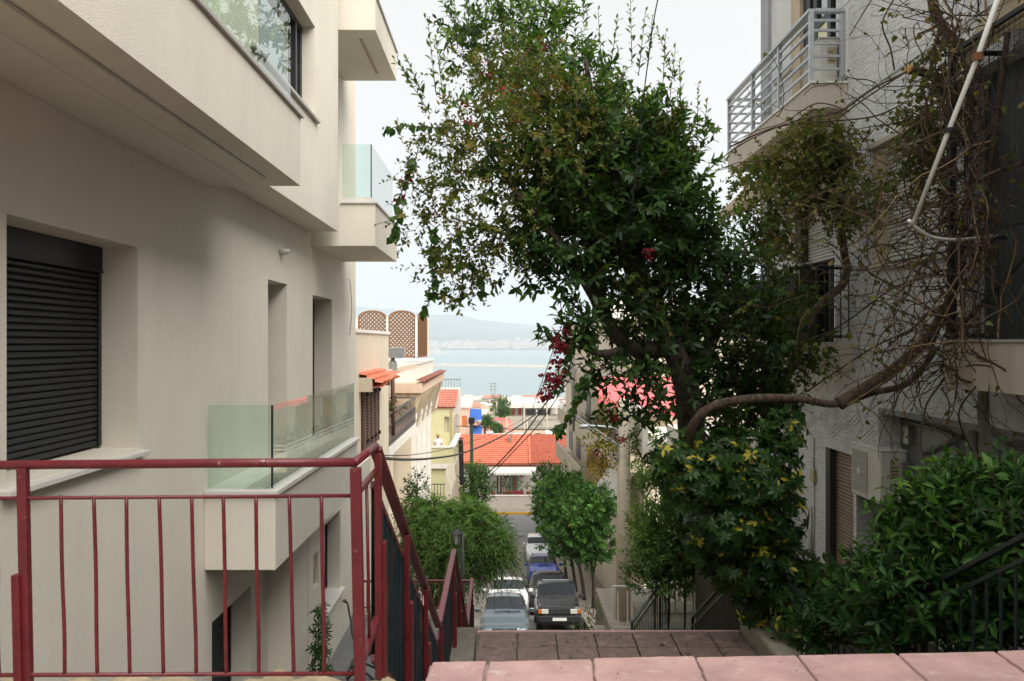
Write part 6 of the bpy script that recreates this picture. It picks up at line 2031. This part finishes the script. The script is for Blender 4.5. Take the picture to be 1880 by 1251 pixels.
# ------------------------------------------------------------------ bougainvillea threaded through the tree
BG = thing('bougainvillea', 'rust tinged bougainvillea threaded through the big tree with crimson bracts', 'climbing plant', P(1265, 1000, 10.5))
cl2 = [pclump(*a, tint=b) for a, b in (
    ((960, 230, 125, 90, 9.4, 250), .60), ((1020, 160, 70, 60, 9.5, 80), .62), ((860, 300, 90, 90, 9.2, 105), .55), ((800, 370, 55, 80, 9.1, 66), .50),
    ((850, 440, 75, 80, 9.1, 90), .50), ((920, 430, 80, 70, 9.2, 120), .42), ((1100, 210, 80, 50, 9.5, 80), .58), ((800, 500, 30, 55, 9.0, 34), .42),
    ((760, 300, 30, 60, 9.1, 26), .5), ((845, 510, 45, 45, 9.0, 40), .40), ((930, 110, 80, 50, 9.4, 60), .45), ((880, 130, 60, 50, 9.4, 46), .5), ((820, 250, 55, 40, 9.2, 50), .5),
    ((1050, 300, 80, 40, 9.2, 60), .5), ((740, 400, 18, 45, 9.0, 12), .45), ((1230, 250, 40, 60, 10.1, 46), .6), ((1330, 590, 60, 60, 10.6, 60), .4), ((1180, 540, 60, 40, 9.7, 40), .4))]
C, D, Nn, L, T, tw = sprays(RNG, [(c_[0], c_[1], c_[2] * .72, c_[3]) for c_ in cl2], .30, 10, .056, up=.1, droop=.15, jitter=.7, shell=.5)
fo = leaves('foliage', L_boug, BG, C, D, Nn, L, .55, T)
m = MB(); twig_mesh(m, tw, .004, 2)
hang = []
for pts, Y in (([(800, 420), (790, 470), (800, 520), (785, 560), (772, 578)], 8.9), ([(760, 300), (735, 360), (730, 410), (722, 440)], 8.9), ([(860, 480), (880, 510), (885, 540)], 9), ([(860, 230), (790, 235), (735, 232), (705, 243)], 9.1),
               ([(1060, 600), (1045, 640), (1035, 690), (1015, 720)], 9.2), ([(1090, 640), (1080, 700), (1060, 740), (1035, 780), (1022, 795)], 9.2), ([(1075, 690), (1063, 720), (1052, 755)], 9.1), ([(840, 420), (850, 520), (835, 560)], 9)):
    p_ = pl(pts, [Y] * len(pts)); m3 = MB(); m3.tube(p_, .005, n=4, smooth=5); m3.build('hanging_stem', M_twig, BG)
    sp, _ = spline(p_, [1] * len(p_), 6); hang += [np.array(q) for q in sp]
m.build('branchwork', M_twig, BG)
hang = np.array(hang)
n = len(hang)
k_ = 2
CC = np.repeat(hang, k_, 0) + RNG.normal(size=(n * k_, 3)) * .015
DD = RNG.normal(size=(n * k_, 3)) * .7 + np.array([0, 0, -.7])
leaves('hanging_leaves', leaf_mat('hanging_heart_leaves', [(0, (.02, .055, .012)), (.6, (.045, .11, .02)), (1, (.10, .20, .03))], rough=.35), BG, CC, DD, RNG.normal(size=(n * k_, 3)) * .5 + np.array([0, -.8, .5]), RNG.uniform(.05, .105, n * k_), .75, RNG.uniform(.1, .8, n * k_), HEART)
# crimson bract clusters
for (px, py, r_, n_, Y) in ((1018, 700, 17, 130, 9.0), (1003, 725, 14, 60, 9.0), (1030, 640, 11, 70, 9.1), (1020, 665, 10, 50, 9.1), (996, 735, 7, 20, 9.0), (1040, 610, 7, 26, 9.2), (1022, 625, 8, 30, 9.1), (1190, 466, 8, 36, 9.4), (742, 330, 8, 16, 8.9), (733, 368, 8, 14, 8.9), (890, 115, 6, 6, 9.0), (860, 225, 9, 16, 9),
                           (850, 190, 6, 9, 9), (892, 138, 8, 12, 9.2), (1262, 290, 14, 22, 10.2), (1140, 810, 10, 26, 9.8), (1125, 770, 8, 18, 9.8), (1095, 835, 5, 9, 9.9), (800, 395, 10, 9, 9), (1000, 90, 9, 8, 9.3), (1215, 815, 10, 22, 9.9), (930, 165, 16, 12, 9.1)):
    c = np.array(P(px, py, Y)); fl = c + RNG.normal(size=(n_, 3)) * r_ * Y / F * .55; n = n_
    leaves('flower_cluster', L_flow, BG, fl, RNG.normal(size=(n, 3)), RNG.normal(size=(n, 3)) + np.array([0, -.5, .5]), RNG.uniform(.03, .055, n), .8, RNG.random(n))

# ------------------------------------------------------------------ pruned creepers on the right building
VN = thing('creeper', 'gnarled half bare creeper with cut limbs sprawling over the right facade', 'climbing plant', P(1265, 1000, 10.2))
stems = [
    ([(1290, 1000), (1272, 880), (1264, 815), (1275, 778), (1302, 750), (1345, 737), (1400, 731), (1470, 733), (1535, 742), (1600, 722), (1668, 703), (1720, 640)], (10.8, 10.2, 9.7, 9.5, 9.4, 9.3, 9.2, 9.2, 9.2, 9.4, 9.6, 9.5), .064, .028),
    ([(1540, 742), (1585, 715), (1640, 680), (1700, 625), (1740, 560), (1760, 500), (1768, 440), (1776, 380), (1790, 300)], (9.2, 9.2, 9.1, 9.0, 8.9, 8.8, 8.7, 8.6, 8.5), .07, .03),
    ([(1400, 760), (1440, 700), (1455, 670), (1470, 630), (1490, 580), (1515, 550), (1545, 525), (1555, 495), (1550, 465), (1545, 420), (1535, 340)], (11.2, 11.6, 11.8, 11.9, 12, 12, 12, 12, 12, 12, 12), .062, .05),
    ([(1712, -20), (1716, 20), (1735, 55), (1762, 85), (1780, 130)], (9, 9, 9, 8.9, 8.8), .055, .04),
    ([(1668, 128), (1700, 135), (1735, 152), (1765, 160), (1790, 200)], (9, 9, 8.9, 8.8, 8.7), .045, .045),
    ([(1726, 50), (1710, 120), (1720, 160)], (8.9, 8.9, 8.9), .02, .02),
    ([(1850, 60), (1835, 180), (1820, 300), (1800, 400), (1760, 500), (1725, 600), (1690, 690)], (7.8, 7.9, 8, 8.1, 8.3, 8.6, 9), .026, .016),
    ([(1790, 420), (1815, 460), (1850, 520)], (8.1, 8, 7.9), .022, .02),
    ([(1880, 300), (1800, 330), (1760, 400), (1740, 480)], (7.6, 7.8, 8.1, 8.4), .02, .012),
    ([(1668, 130), (1600, 165), (1540, 205), (1460, 222), (1380, 255), (1320, 295), (1288, 330)], (9, 9.2, 9.5, 9.8, 10.1, 10.3, 10.4), .010, .005),
    ([(1664, 132), (1590, 180), (1500, 245), (1420, 290), (1350, 300), (1295, 325)], (9, 9.2, 9.6, 9.9, 10.2, 10.4), .009, .004),
    ([(1560, 205), (1500, 190), (1440, 225), (1390, 240), (1345, 262)], (9.3, 9.5, 9.7, 10, 10.2), .008, .004),
    ([(1640, 0), (1620, 45), (1635, 90), (1642, 130)], (8.8, 8.8, 8.9, 9), .008, .008),
    ([(1600, 0), (1575, 40), (1560, 66)], (9.1, 9.1, 9.1), .007, .005)]
for pts, Ys, r0, r1 in stems:
    m = MB(); m.tube(pl(pts, Ys), [r0 + (r1 - r0) * i / (len(pts) - 1) for i in range(len(pts))], n=9, smooth=6); m.build('limb', M_barkr, VN, smooth=True)
for (px, py, Y, r) in ((1668, 128, 9, .048), (1712, 52, 8.95, .03), (1850, 520, 7.9, .022)):
    m = MB(); m.lathe(P(px, py, Y), [(0, -.01), (r, -.01), (r * 1.02, .012), (0, .015)], 10, axis=(-1, -.4, .2)); m.build('cut_end', M_cut, VN)
# tangle of thin curved twigs
rv = random.Random(17)
mt, mp2 = MB(), MB()
lf = []


def wiggle(p, d, L_, nseg, sag, cur):
    pts = [Vector(p)]
    d = Vector(d).normalized()
    for i in range(nseg):
        d = (d + Vector((rv.gauss(0, cur), rv.gauss(0, cur * .6), rv.gauss(0, cur) - sag))).normalized()
        q = pts[-1] + d * (L_ / nseg)
        q.x = min(q.x, 4.74 if q.y > 8.7 or q.z < -.5 else 4.23)
        pts.append(q)
    return pts


for k in range(540):
    z = rv.random()
    if z < .70:      # cage and awning at the far right
        px, py, Y = rv.gauss(1800, 55), rv.uniform(20, 700), rv.uniform(7.6, 8.9)
    elif z < .87:    # mid facade below
        px, py, Y = rv.gauss(1660, 55), rv.uniform(300, 730), rv.uniform(8.4, 9.6)
    else:
        px, py, Y = rv.gauss(1560, 70), rv.uniform(150, 640), rv.uniform(9.2, 11)
    p = P(px, py, Y)
    p.x = min(p.x, 4.7 if Y > 8.7 else 4.22)
    pts = wiggle(p, (rv.gauss(-.3, .7), rv.gauss(-.1, .4), rv.gauss(.1, .8)), rv.uniform(.4, 1.5), 9, rv.uniform(0, .12), .28)
    r = rv.uniform(.003, .008) * (1.5 if z < .25 else 1)
    (mp2 if rv.random() < .12 else mt).tube(pts, [r * (1 - .6 * i / 9) for i in range(10)], n=4, cap=False)
    if rv.random() < .7:
        for q in pts[2:]:
            if rv.random() < (.55 if px < 1760 else .25): lf.append(q)
for (pts, Ys) in (([(1555, 745), (1640, 690), (1700, 640), (1745, 560), (1790, 470)], (9.0, 8.7, 8.5, 8.3, 8.2)), ([(1620, 340), (1608, 420), (1612, 470), (1640, 520)], (9.8,) * 4), ([(1450, 640), (1540, 600), (1640, 530), (1760, 490)], (11, 10.4, 9.8, 9)), ([(1480, 720), (1600, 640), (1680, 600), (1730, 540)], (10, 9.6, 9.2, 9)), ([(1340, 270), (1420, 235), (1500, 225), (1600, 215), (1660, 190)], (10.4, 10.2, 9.9, 9.5, 9.2)), ([(1800, 700), (1760, 760), (1785, 830)], (8, 8.1, 8.2)), ([(1700, 200), (1660, 330), (1690, 420)], (8.9, 9, 9)), ([(1690, 330), (1672, 380), (1700, 420), (1745, 440)], (8.7,) * 4)):
    m = MB(); m.tube(pl(pts, Ys), [.010, *[.009] * (len(pts) - 2), .006], n=6, smooth=7); m.build('long_shoot', M_twigl if pts[0][0] in (1555, 1620, 1690) else M_twig, VN, smooth=True)
mt.build('fine_branchwork', M_twig, VN, smooth=True)
mp2.build('pale_branchwork', M_twigl, VN, smooth=True)
lf = np.array([tuple(q) for q in lf]); n = len(lf)
leaves('sparse_leaves', L_boug, VN, lf, RNG.normal(size=(n, 3)) + np.array([0, 0, -.3]), RNG.normal(size=(n, 3)) + np.array([-.3, -.6, .7]), RNG.uniform(.03, .07, n), .7, RNG.uniform(.15, .95, n), HEART)
# leafy ivy-like masses under the railed balcony and round the door
IV = thing('creeper', 'leafy green creeper hanging in curtains from the railed balcony', 'climbing plant', P(1500, 640, 12))
cl3 = [pclump(*a, tint=b) for a, b in (
    ((1500, 260, 60, 45, 11.8, 190), .60), ((1430, 300, 60, 35, 12.2, 130), .62), ((1540, 300, 30, 60, 11.6, 130), .50), ((1545, 380, 22, 55, 11.6, 90), .45), ((1480, 340, 45, 40, 11.8, 110), .55),
    ((1420, 380, 45, 55, 12, 90), .48), ((1400, 450, 40, 50, 12, 70), .45), ((1440, 430, 30, 40, 11.8, 40), .45), ((1700, 220, 50, 70, 9.1, 90), .5), ((1690, 310, 45, 50, 9.2, 60), .5), ((1740, 120, 35, 60, 8.9, 50), .4), ((1590, 350, 40, 40, 10.5, 34), .5),
    ((1480, 650, 60, 40, 11.5, 50), .4), ((1400, 715, 60, 40, 11.6, 110), .3), ((1350, 770, 60, 30, 11.4, 80), .25), ((1440, 740, 40, 25, 11.4, 40), .3), ((1420, 620, 50, 60, 11.6, 70), .4), ((1440, 560, 40, 50, 11.7, 50), .42), ((1370, 330, 30, 50, 11.5, 30), .5))]
C, D, Nn, L, T, tw = sprays(RNG, cl3, .30, 9, .060, up=-.2, droop=.3, jitter=.7, shell=.6)
ok = C[:, 0] < np.where(C[:, 1] > 8.7, 4.74, 4.2)
fo = leaves('foliage', L_boug, IV, C[ok], D[ok], Nn[ok], L[ok], .62, T[ok] * .9, HEART)
m = MB(); twig_mesh(m, tw, .004, 2); m.build('branchwork', M_twig, IV)


# ------------------------------------------------------------------ palmate shrubs
def rosettes(rng, cl, leaf=.13, nl=8, yellow=.25, up=.5):
    C, D, Nn, L, T, S_ = [], [], [], [], [], []
    for c, r, n, tint in cl:
        c, r = np.array(c), np.array(r)
        for i in range(int(n)):
            d = unit(rng.normal(size=(1, 3)))[0]
            p = c + d * r * rng.random() ** .4
            ax = unit((d * .8 + np.array([0, -.35, up]) + rng.normal(size=3) * .35)[None])[0]
            q = unit(np.cross(ax, rng.normal(size=3))[None])[0]; w_ = np.cross(ax, q)
            yl = rng.random() < yellow
            t0 = tint + rng.normal() * .1
            S_.append((p - ax * .12, p))
            for k in range(nl):
                a = 2 * math.pi * k / nl + rng.uniform(-.12, .12)
                rd = q * math.cos(a) + w_ * math.sin(a)
                C.append(p); D.append(rd + ax * rng.uniform(-.25, .3)); Nn.append(ax)
                L.append(leaf * rng.uniform(.75, 1.15))
                T.append(rng.uniform(.8, 1) if (yl and rng.random() < .38) else min(.70, max(0, t0 + rng.normal() * .08)))
    return np.array(C), np.array(D), np.array(Nn), np.array(L), np.array(T), S_


SV = thing('shrub', 'umbrella leaved shrub splashed with yellow between the tree trunk and the brown shutter', 'shrub', (3.4, 10.3, -3.55))
cl4 = [pclump(*a, tint=b) for a, b in (
    ((1290, 880, 85, 60, 9.6, 95), .42), ((1390, 870, 85, 80, 9.6, 130), .42), ((1440, 800, 50, 50, 9.8, 50), .48), ((1340, 960, 80, 60, 9.7, 95), .38), ((1420, 950, 60, 70, 9.8, 85), .38),
    ((1240, 850, 50, 60, 9.6, 60), .55), ((1380, 1040, 80, 60, 9.9, 80), .30), ((1450, 1060, 60, 70, 9.9, 75), .32), ((1330, 820, 60, 40, 9.8, 40), .4), ((1470, 1140, 50, 40, 9.6, 36), .4), ((1300, 1010, 40, 50, 10, 40), .3), ((1400, 1110, 60, 40, 10.2, 36), .25))]
C, D, Nn, L, T, S_ = rosettes(RNG, [(c_[0], c_[1], c_[2] * 1.35, c_[3]) for c_ in cl4], .105, 8, .26)
leaves('foliage', L_var, SV, C, D, Nn, L, .42, T, LEAF8)
m = MB()
for a, b in S_: m.tube([a, b], .004, n=3, cap=False)
for pts, Ys in (([(1440, 1200), (1400, 1080), (1380, 950), (1350, 850)], (10.4, 10.2, 10, 9.9)), ([(1430, 1200), (1440, 1080), (1430, 950), (1440, 830)], (10.3, 10.1, 10, 9.9)), ([(1420, 1190), (1350, 1050), (1300, 920), (1250, 850)], (10.4, 10.3, 10, 9.8))):
    m2 = MB(); m2.tube(pl(pts, Ys), [.035, .03, .022, .012], n=7, smooth=5); m2.build('stem', M_bark, SV, smooth=True)
m.build('leaf_stalks', M_bark, SV)
# small climbing palmate plant in the yard
YP = thing('potted_plant', 'slender umbrella leaved plant on stakes in the yard below the railing', 'plant', P(592, 1290, 11.6))
yb = P(590, 1260, 11.6); yb.z = -4.92
m = MB()
for dx in (-.05, 0, .06):
    m = MB(); m.tube([yb + Vector((dx, 0, .02)), P(590 + dx * 90, 1112, 11.6)], .007, n=5); m.build('stake', MATS.get('bamboo_stake') or mat('bamboo_stake', (.22, .19, .12)), YP)
pass
cl = [pclump(588, y, 20, 16, 11.6, n, tint=.35) for y, n in ((1125, 5), (1150, 9), (1180, 12), (1205, 12), (1235, 14), (1255, 10))]
C, D, Nn, L, T, S_ = rosettes(RNG, cl, .105, 7, 0.02)
leaves('foliage', L_lush, YP, C, D, Nn, L, .25, T * .8, LEAF8)
m = MB()
for a, b in S_: m.tube([(yb.x, yb.y, a[2] - .05), b], .003, n=3, cap=False)
m.build('branchwork', M_twig, YP)
m = MB(); m.lathe((yb.x, yb.y, -4.92), [(.13, 0), (.18, .28), (.2, .3), (.15, .3)], 14); m.build('pot', M_terr, YP, smooth=True)

# ------------------------------------------------------------------ lush shrub at the lower right
BS = thing('shrub', 'big lush green shrub spilling over the dark rail, largest at lower right', 'shrub', (3.7, 6.6, -3.55))
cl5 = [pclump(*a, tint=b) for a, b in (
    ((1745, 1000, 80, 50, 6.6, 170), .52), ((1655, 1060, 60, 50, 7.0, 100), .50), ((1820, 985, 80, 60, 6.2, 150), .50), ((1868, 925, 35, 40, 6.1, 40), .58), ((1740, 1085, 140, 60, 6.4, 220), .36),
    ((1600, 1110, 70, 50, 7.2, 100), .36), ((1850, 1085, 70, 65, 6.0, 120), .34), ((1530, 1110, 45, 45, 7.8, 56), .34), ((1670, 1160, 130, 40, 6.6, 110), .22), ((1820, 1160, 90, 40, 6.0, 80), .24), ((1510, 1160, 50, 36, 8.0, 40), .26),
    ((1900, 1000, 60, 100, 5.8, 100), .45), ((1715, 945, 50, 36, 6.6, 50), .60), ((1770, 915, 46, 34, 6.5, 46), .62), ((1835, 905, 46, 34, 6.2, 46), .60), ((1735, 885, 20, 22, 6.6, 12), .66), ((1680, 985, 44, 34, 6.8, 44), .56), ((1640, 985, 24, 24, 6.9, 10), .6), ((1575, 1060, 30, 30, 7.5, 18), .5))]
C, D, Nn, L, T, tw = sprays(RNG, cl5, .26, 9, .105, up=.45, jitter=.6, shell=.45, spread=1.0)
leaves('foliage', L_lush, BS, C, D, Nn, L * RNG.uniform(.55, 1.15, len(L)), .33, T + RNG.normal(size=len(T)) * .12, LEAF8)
m = MB(); twig_mesh(m, tw, .005, 1)
for pts, Ys in (([(1700, 1260), (1690, 1120), (1650, 980)], (7, 6.9, 6.8)), ([(1760, 1260), (1790, 1100), (1820, 930)], (6.8, 6.5, 6.3)), ([(1640, 1260), (1600, 1120), (1560, 1000)], (7.5, 7.5, 7.4)), ([(1820, 1260), (1870, 1100), (1900, 960)], (6.5, 6.2, 6))):
    m2 = MB(); m2.tube(pl(pts, Ys), [.03, .022, .01], n=7, smooth=5); m2.build('stem', M_bark, BS, smooth=True)
m.build('twigs', M_bark, BS)

# ------------------------------------------------------------------ privet row behind the dark rails
PV = thing('hedge', 'tall loose privet bushes behind the peaked rail', 'hedge', (3.2, 16.6, -5.4))
cl6 = [pclump(*a, tint=b) for a, b in (
    ((1178, 975, 16, 60, 17.5, 50), .72), ((1205, 1010, 36, 66, 17, 150), .55), ((1250, 990, 55, 80, 16.6, 250), .42), ((1310, 1010, 50, 80, 16.2, 210), .40), ((1220, 1060, 70, 40, 16.4, 150), .38), ((1340, 940, 40, 60, 15.5, 110), .4), ((1290, 930, 40, 50, 16, 90), .45), ((1215, 900, 16, 40, 17, 26), .55), ((1255, 900, 14, 45, 16.8, 24), .5), ((1180, 900, 12, 30, 17.3, 16), .6), ((1380, 1010, 40, 60, 15, 90), .35))]
C, D, Nn, L, T, tw = sprays(RNG, [(c_[0], c_[1], c_[2] * 1.7, c_[3] + .08) for c_ in cl6] + [pclump(1225, 1040, 40, 40, 18.3, 90, tint=.5), pclump(1290, 1040, 70, 40, 18, 120, tint=.45)], .40, 12, .095, up=.9, jitter=.3, shell=.55, spread=.8)
leaves('foliage', L_privet, PV, C, D, Nn, L, .40, T)
m = MB(); twig_mesh(m, tw, .007, 2)
m.build('twigs', M_bark, PV)
for x in (1200, 1225, 1255, 1290, 1330):
    m = MB(); m.tube(pl([(x, 1230), (x + 4, 1040), (x, 960), (x + 6, 890)], [16.8] * 4), [.022, .018, .014, .008], n=6, smooth=4); m.build('stem', M_bark, PV, smooth=True)
# creeper on the concrete pole and balcony planters
PC = thing('creeper', 'yellowing creeper wrapped round the concrete utility pole', 'climbing plant', P(1160, 1000, 22))
cl = [pclump(*a, tint=b) for a, b in (((1105, 815, 18, 26, 22, 40), .8), ((1182, 790, 18, 50, 21.6, 70), .5), ((1190, 845, 16, 40, 21.4, 46), .45), ((1120, 758, 20, 22, 22.4, 24), .45), ((1100, 850, 12, 16, 22, 18), .9), ((1150, 765, 8, 40, 21.6, 10), .5))]
C, D, Nn, L, T, tw = sprays(RNG, cl, .4, 9, .10, up=-.3, droop=.4, shell=.6)
leaves('foliage', leaf_mat('yellowing_leaves', [(0, (.03, .05, .012)), (.6, (.07, .11, .02)), (.8, (.2, .19, .03)), (1, (.38, .26, .03))]), PC, C, D, Nn, L, .5, T)
m = MB(); twig_mesh(m, tw, .008, 2); m.build('branchwork', M_twig, PC)
PB = thing('balcony_plants', 'grey green plants filling the cream balcony right of the wooden pole', 'plants', P(1100, 790, 42))
cl = [(yawed(.6, 3.5, ztop + .2), (.45, 3.2, .6), 90, .5), (yawed(.6, 9.5, ztop + .2), (.4, 3.2, .5), 70, .55), (yawed(.6, 15.5, ztop + .05), (.4, 3.2, .4), 50, .4)]
C, D, Nn, L, T, tw = sprays(RNG, cl, .45, 8, .11, up=.3, droop=.2)
leaves('foliage', leaf_mat('dusty_leaves', [(0, (.05, .07, .03)), (.6, (.10, .12, .06)), (1, (.22, .20, .12))]), PB, C, D, Nn, L, .4, T)
m = MB(); twig_mesh(m, tw, .01, 1); m.build('branchwork', M_twig, PB)

# ------------------------------------------------------------------ street trees
def street_tree(name, label, cat, base, trunks, clumps, ml, leaf, per, tl, group=None, wr=.42, fruit=0, **kw):
    t = thing(name, label, cat, base, group)
    m = MB()
    for pts, r0, r1 in trunks:
        m.tube(pts, [r0 + (r1 - r0) * i / (len(pts) - 1) for i in range(len(pts))], n=9, smooth=4)
    m.build('trunk', M_bark, t, smooth=True)
    C, D, Nn, L, T, tw = sprays(RNG, clumps, tl, per, leaf, **kw)
    c_ = leaves('crown', ml, t, C, D, Nn, L, wr, T)
    m = MB(); twig_mesh(m, tw, .012, 2); m.build('twigs', M_twig, c_)
    if fruit:
        M_or = MATS.get('orange_fruit') or mat('orange_fruit', (.65, .16, .02), rough=.5)
        for k in range(fruit):
            c, r = clumps[k % len(clumps)][:2]
            p = Vector(c) + Vector((-.75 * r[0], -.7 * r[1], RNG.uniform(-.3, .5) * r[2]))
            m = MB(); m.lathe(p, [(0, -.055), (.04, -.04), (.055, 0), (.04, .04), (0, .055)], 8); m.build('orange', M_or, t, smooth=True)
    return t


def gz(y): return prof(y) + .19


GO = 'orange trees along the right pavement'
for (lab, bx_, by_, cls, fr) in (
        ('orange tree nearest the stair, its crown lowest and fullest', 3.95, 40.0, ((1075, 960, 42, 45, 39.6, 260, .52), (1090, 1000, 36, 32, 39.2, 190, .36), (1050, 990, 38, 36, 39.6, 190, .40), (1100, 930, 32, 38, 39.8, 180, .50)), 1),
        ('orange tree second from the stair, leaning over the black cars', 3.85, 43.5, ((1040, 955, 42, 42, 43.2, 260, .55), (1020, 985, 30, 34, 43, 130, .42), (1060, 920, 34, 34, 43.4, 170, .58)), 0),
        ('orange tree third from the stair, over the blue crossover', 3.8, 48.0, ((1020, 915, 34, 38, 48, 220, .58), (1005, 950, 24, 30, 48, 120, .48), (1045, 890, 28, 26, 48, 120, .6)), 0),
        ('orange tree farthest from the stair, its crown before the red roof', 3.7, 54.0, ((1010, 885, 30, 30, 54, 200, .58), (993, 925, 18, 26, 54, 90, .45)), 0)):
    b = Vector((bx_, by_, gz(by_)))
    top = Vector(pclump(*cls[0][:6])[0])
    tr_ = [([b, b.lerp(top, .35) + Vector((.12, 0, 0)), b.lerp(top, .75), top], .10, .04), ([b.lerp(top, .4) + Vector((.12, 0, 0)), b.lerp(top, .7) + Vector((.5, 0, .2)), top + Vector((.8, .2, .3))], .06, .02)]
    street_tree('orange_tree', lab, 'tree', b, tr_, [pclump(*c[:6], tint=c[6]) for c in cls], L_orange, .17, 15, .45, GO, fruit=fr, up=.4, shell=.4)
# the willowy pepper tree on the left
pb = Vector((-2.3, 25.5, prof(25.5)))
cls = [pclump(*a, tint=b) for a, b in (((850, 960, 60, 40, 25.5, 250), .6), ((800, 960, 45, 42, 25.5, 190), .55), ((875, 975, 46, 38, 25.3, 180), .55), ((825, 1005, 50, 38, 25, 170), .42), ((775, 1010, 38, 50, 25.6, 130), .42), ((895, 1005, 36, 30, 25.2, 130), .5), ((840, 1035, 45, 20, 25, 100), .35), ((785, 940, 24, 22, 25.6, 50), .62), ((908, 985, 16, 22, 25.1, 34), .55), ((760, 930, 16, 30, 26, 26), .5))]
street_tree('pepper_tree', 'feathery willowy tree left of the street with drooping foliage', 'tree', pb,
            [([pb, pb + Vector((.1, 0, 1.3)), P(845, 1000, 25.4), P(850, 950, 25.4)], .15, .05), ([pb + Vector((.1, 0, 1.3)), P(800, 1000, 25.5), P(790, 950, 25.5)], .08, .03)],
            [(c_[0], c_[1], c_[2] * 1.7, c_[3] + .05) for c_ in cls], L_pepper, .15, 18, .75, wr=.18, up=.0, droop=.75, jitter=.6, shell=.5, spread=.7)
# street lamp beside it
sl = thing('street_lamp', 'black lantern street lamp at the edge of the willowy tree', 'street lamp', P(852, 1200, 20.5))
e = MB(); e.tube([P(849, 1230, 20.5), P(849, 978, 20.5)], [.05, .04], n=8); e.bar(P(849, 979, 20.5), P(836, 979, 20.5), .03); e.build('pole', M_iron, sl, smooth=True)
c = P(838, 1000, 20.5)
e = MB(); e.lathe(c, [(.05, -.02), (.07, 0)], 6); e.lathe(c, [(.14, .25), (.03, .36), (.02, .40)], 6)
for k in range(6):
    a = k * math.pi / 3
    e.bar(c + Vector((.068 * math.cos(a), .068 * math.sin(a), 0)), c + Vector((.12 * math.cos(a), .12 * math.sin(a), .25)), .014)
ln_ = e.build('lantern', M_iron, sl)
e = MB(); e.lathe(c, [(.055, .005), (.105, .245)], 6); e.build('lantern_glass', mat('frosted_lantern', (.35, .37, .38), rough=.2), ln_)
# bushes beside the white house
b = P(872, 930, 62); b.z = prof(62)
street_tree('bush', 'round green bush before the red roofed house, left side', 'bush', b, [([b, P(872, 900, 62)], .08, .04)],
            [pclump(872, 885, 26, 30, 62, 190, tint=.6), pclump(890, 895, 18, 24, 62, 110, tint=.55), pclump(868, 915, 24, 18, 62, 110, tint=.4), pclump(885, 868, 14, 14, 62, 60, tint=.65), pclump(862, 870, 10, 18, 62, 50, tint=.6)], L_orange, .17, 8, .5, up=.4)
b = P(768, 930, 28); b.z = prof(28)
street_tree('bush', 'thin dark shrub against the stained white wall', 'bush', b, [([b, P(765, 920, 28), P(768, 890, 28)], .05, .02)],
            [pclump(765, 895, 18, 24, 28, 26, tint=.3), pclump(752, 915, 14, 20, 28, 20, tint=.3)], L_dark, .12, 8, .4, up=.5)
# balcony planting of the beige house
b = P(718, 775, 26.5)
t = thing('balcony_plants', 'leafy pot plants behind the wrought iron balcony on the left', 'plants', (-3.7, 27.5, -3.0))
C, D, Nn, L, T, tw = sprays(RNG, [((-3.62, 27.0, -2.1), (.25, 1.2, .3), 60, .5), ((-3.6, 29.5, -2.3), (.2, 1.2, .25), 36, .5)], .35, 8, .10)
leaves('foliage', L_orange, t, C, D, Nn, L, .4, T)
m = MB(); m.box(-3.95, -3.4, 25.8, 30.5, -2.95, -2.55); m.build('trough', M_terr, t)
# weeds by the stair foot rail
t = thing('weeds', 'small weeds beside the dark rail at the stair foot', 'weeds', (2.3, 22, -7.5))
C, D, Nn, L, T, tw = sprays(RNG, [((2.45, 23.5, -7.4), (.35, 1.2, .45), 50, .45), ((2.3, 25.5, -8.6), (.4, 1.0, .4), 36, .45)], .4, 8, .09, up=.9)
leaves('foliage', L_privet, t, C, D, Nn, L, .3, T); m = MB(); twig_mesh(m, tw, .006); m.build('branchwork', M_twig, t)
# town trees
rtt = random.Random(31)
for (lab, px, py, Yt, r_) in (('round green tree below the masts by the shore', 917, 742, 300, 15), ('smaller yellow green tree before the round one', 921, 757, 240, 10), ('low dark tree right of the blue awnings', 890, 775, 130, 12), ('pale tree among the roofs of the lower town', 912, 788, 140, 9), ('green tree left of the white hall', 940, 765, 380, 8)):
    c = P(px, py, Yt); k = Yt / F
    b = Vector((c.x, Yt, prof(Yt)))
    street_tree('tree', lab, 'tree', b, [([b, c], .2 + .1, .1)], [(c, (r_ * k, r_ * k, r_ * k * .8), 150, .5), (c + Vector((r_ * k * .6, 0, -r_ * k * .25)), (r_ * k * .6,) * 3, 70, .45)], L_orange, .0022 * Yt, 6, .006 * Yt)
# fallen leaves on the landing
flv = []
t = None
for k in range(46):
    flv.append((RNG.uniform(-.25, 2.7), RNG.uniform(9.7, 10.6), -3.424 + RNG.uniform(0, .012)))
flv = np.array(flv); n = len(flv)
o = leaves('fallen_leaves', leaf_mat('dead_leaves', [(0, (.05, .03, .015)), (.5, (.09, .07, .02)), (1, (.10, .14, .03))]), None, flv, RNG.normal(size=(n, 3)) * np.array([1, 1, .05]), np.array([0, 0, 1]) + RNG.normal(size=(n, 3)) * .15, RNG.uniform(.03, .085, n), .5, RNG.random(n))
tag(o, 'scattered dead leaves on the middle landing', 'fallen leaves', kind='stuff')
flv = []
for k in range(26):
    flv.append((RNG.uniform(-.2, 2.6), RNG.uniform(3.8, 4.05), -1.424 + RNG.uniform(0, .004)))
flv = np.array(flv); n = len(flv)
o = leaves('leaf_litter', leaf_mat('dry_litter', [(0, (.05, .03, .02)), (1, (.16, .10, .05))]), None, flv, RNG.normal(size=(n, 3)) * np.array([1, 1, .05]), np.array([0, 0, 1]) + RNG.normal(size=(n, 3)) * .15, RNG.uniform(.005, .02, n), .5, RNG.random(n))
tag(o, 'specks of dry litter on the pink tiles', 'litter', kind='stuff')
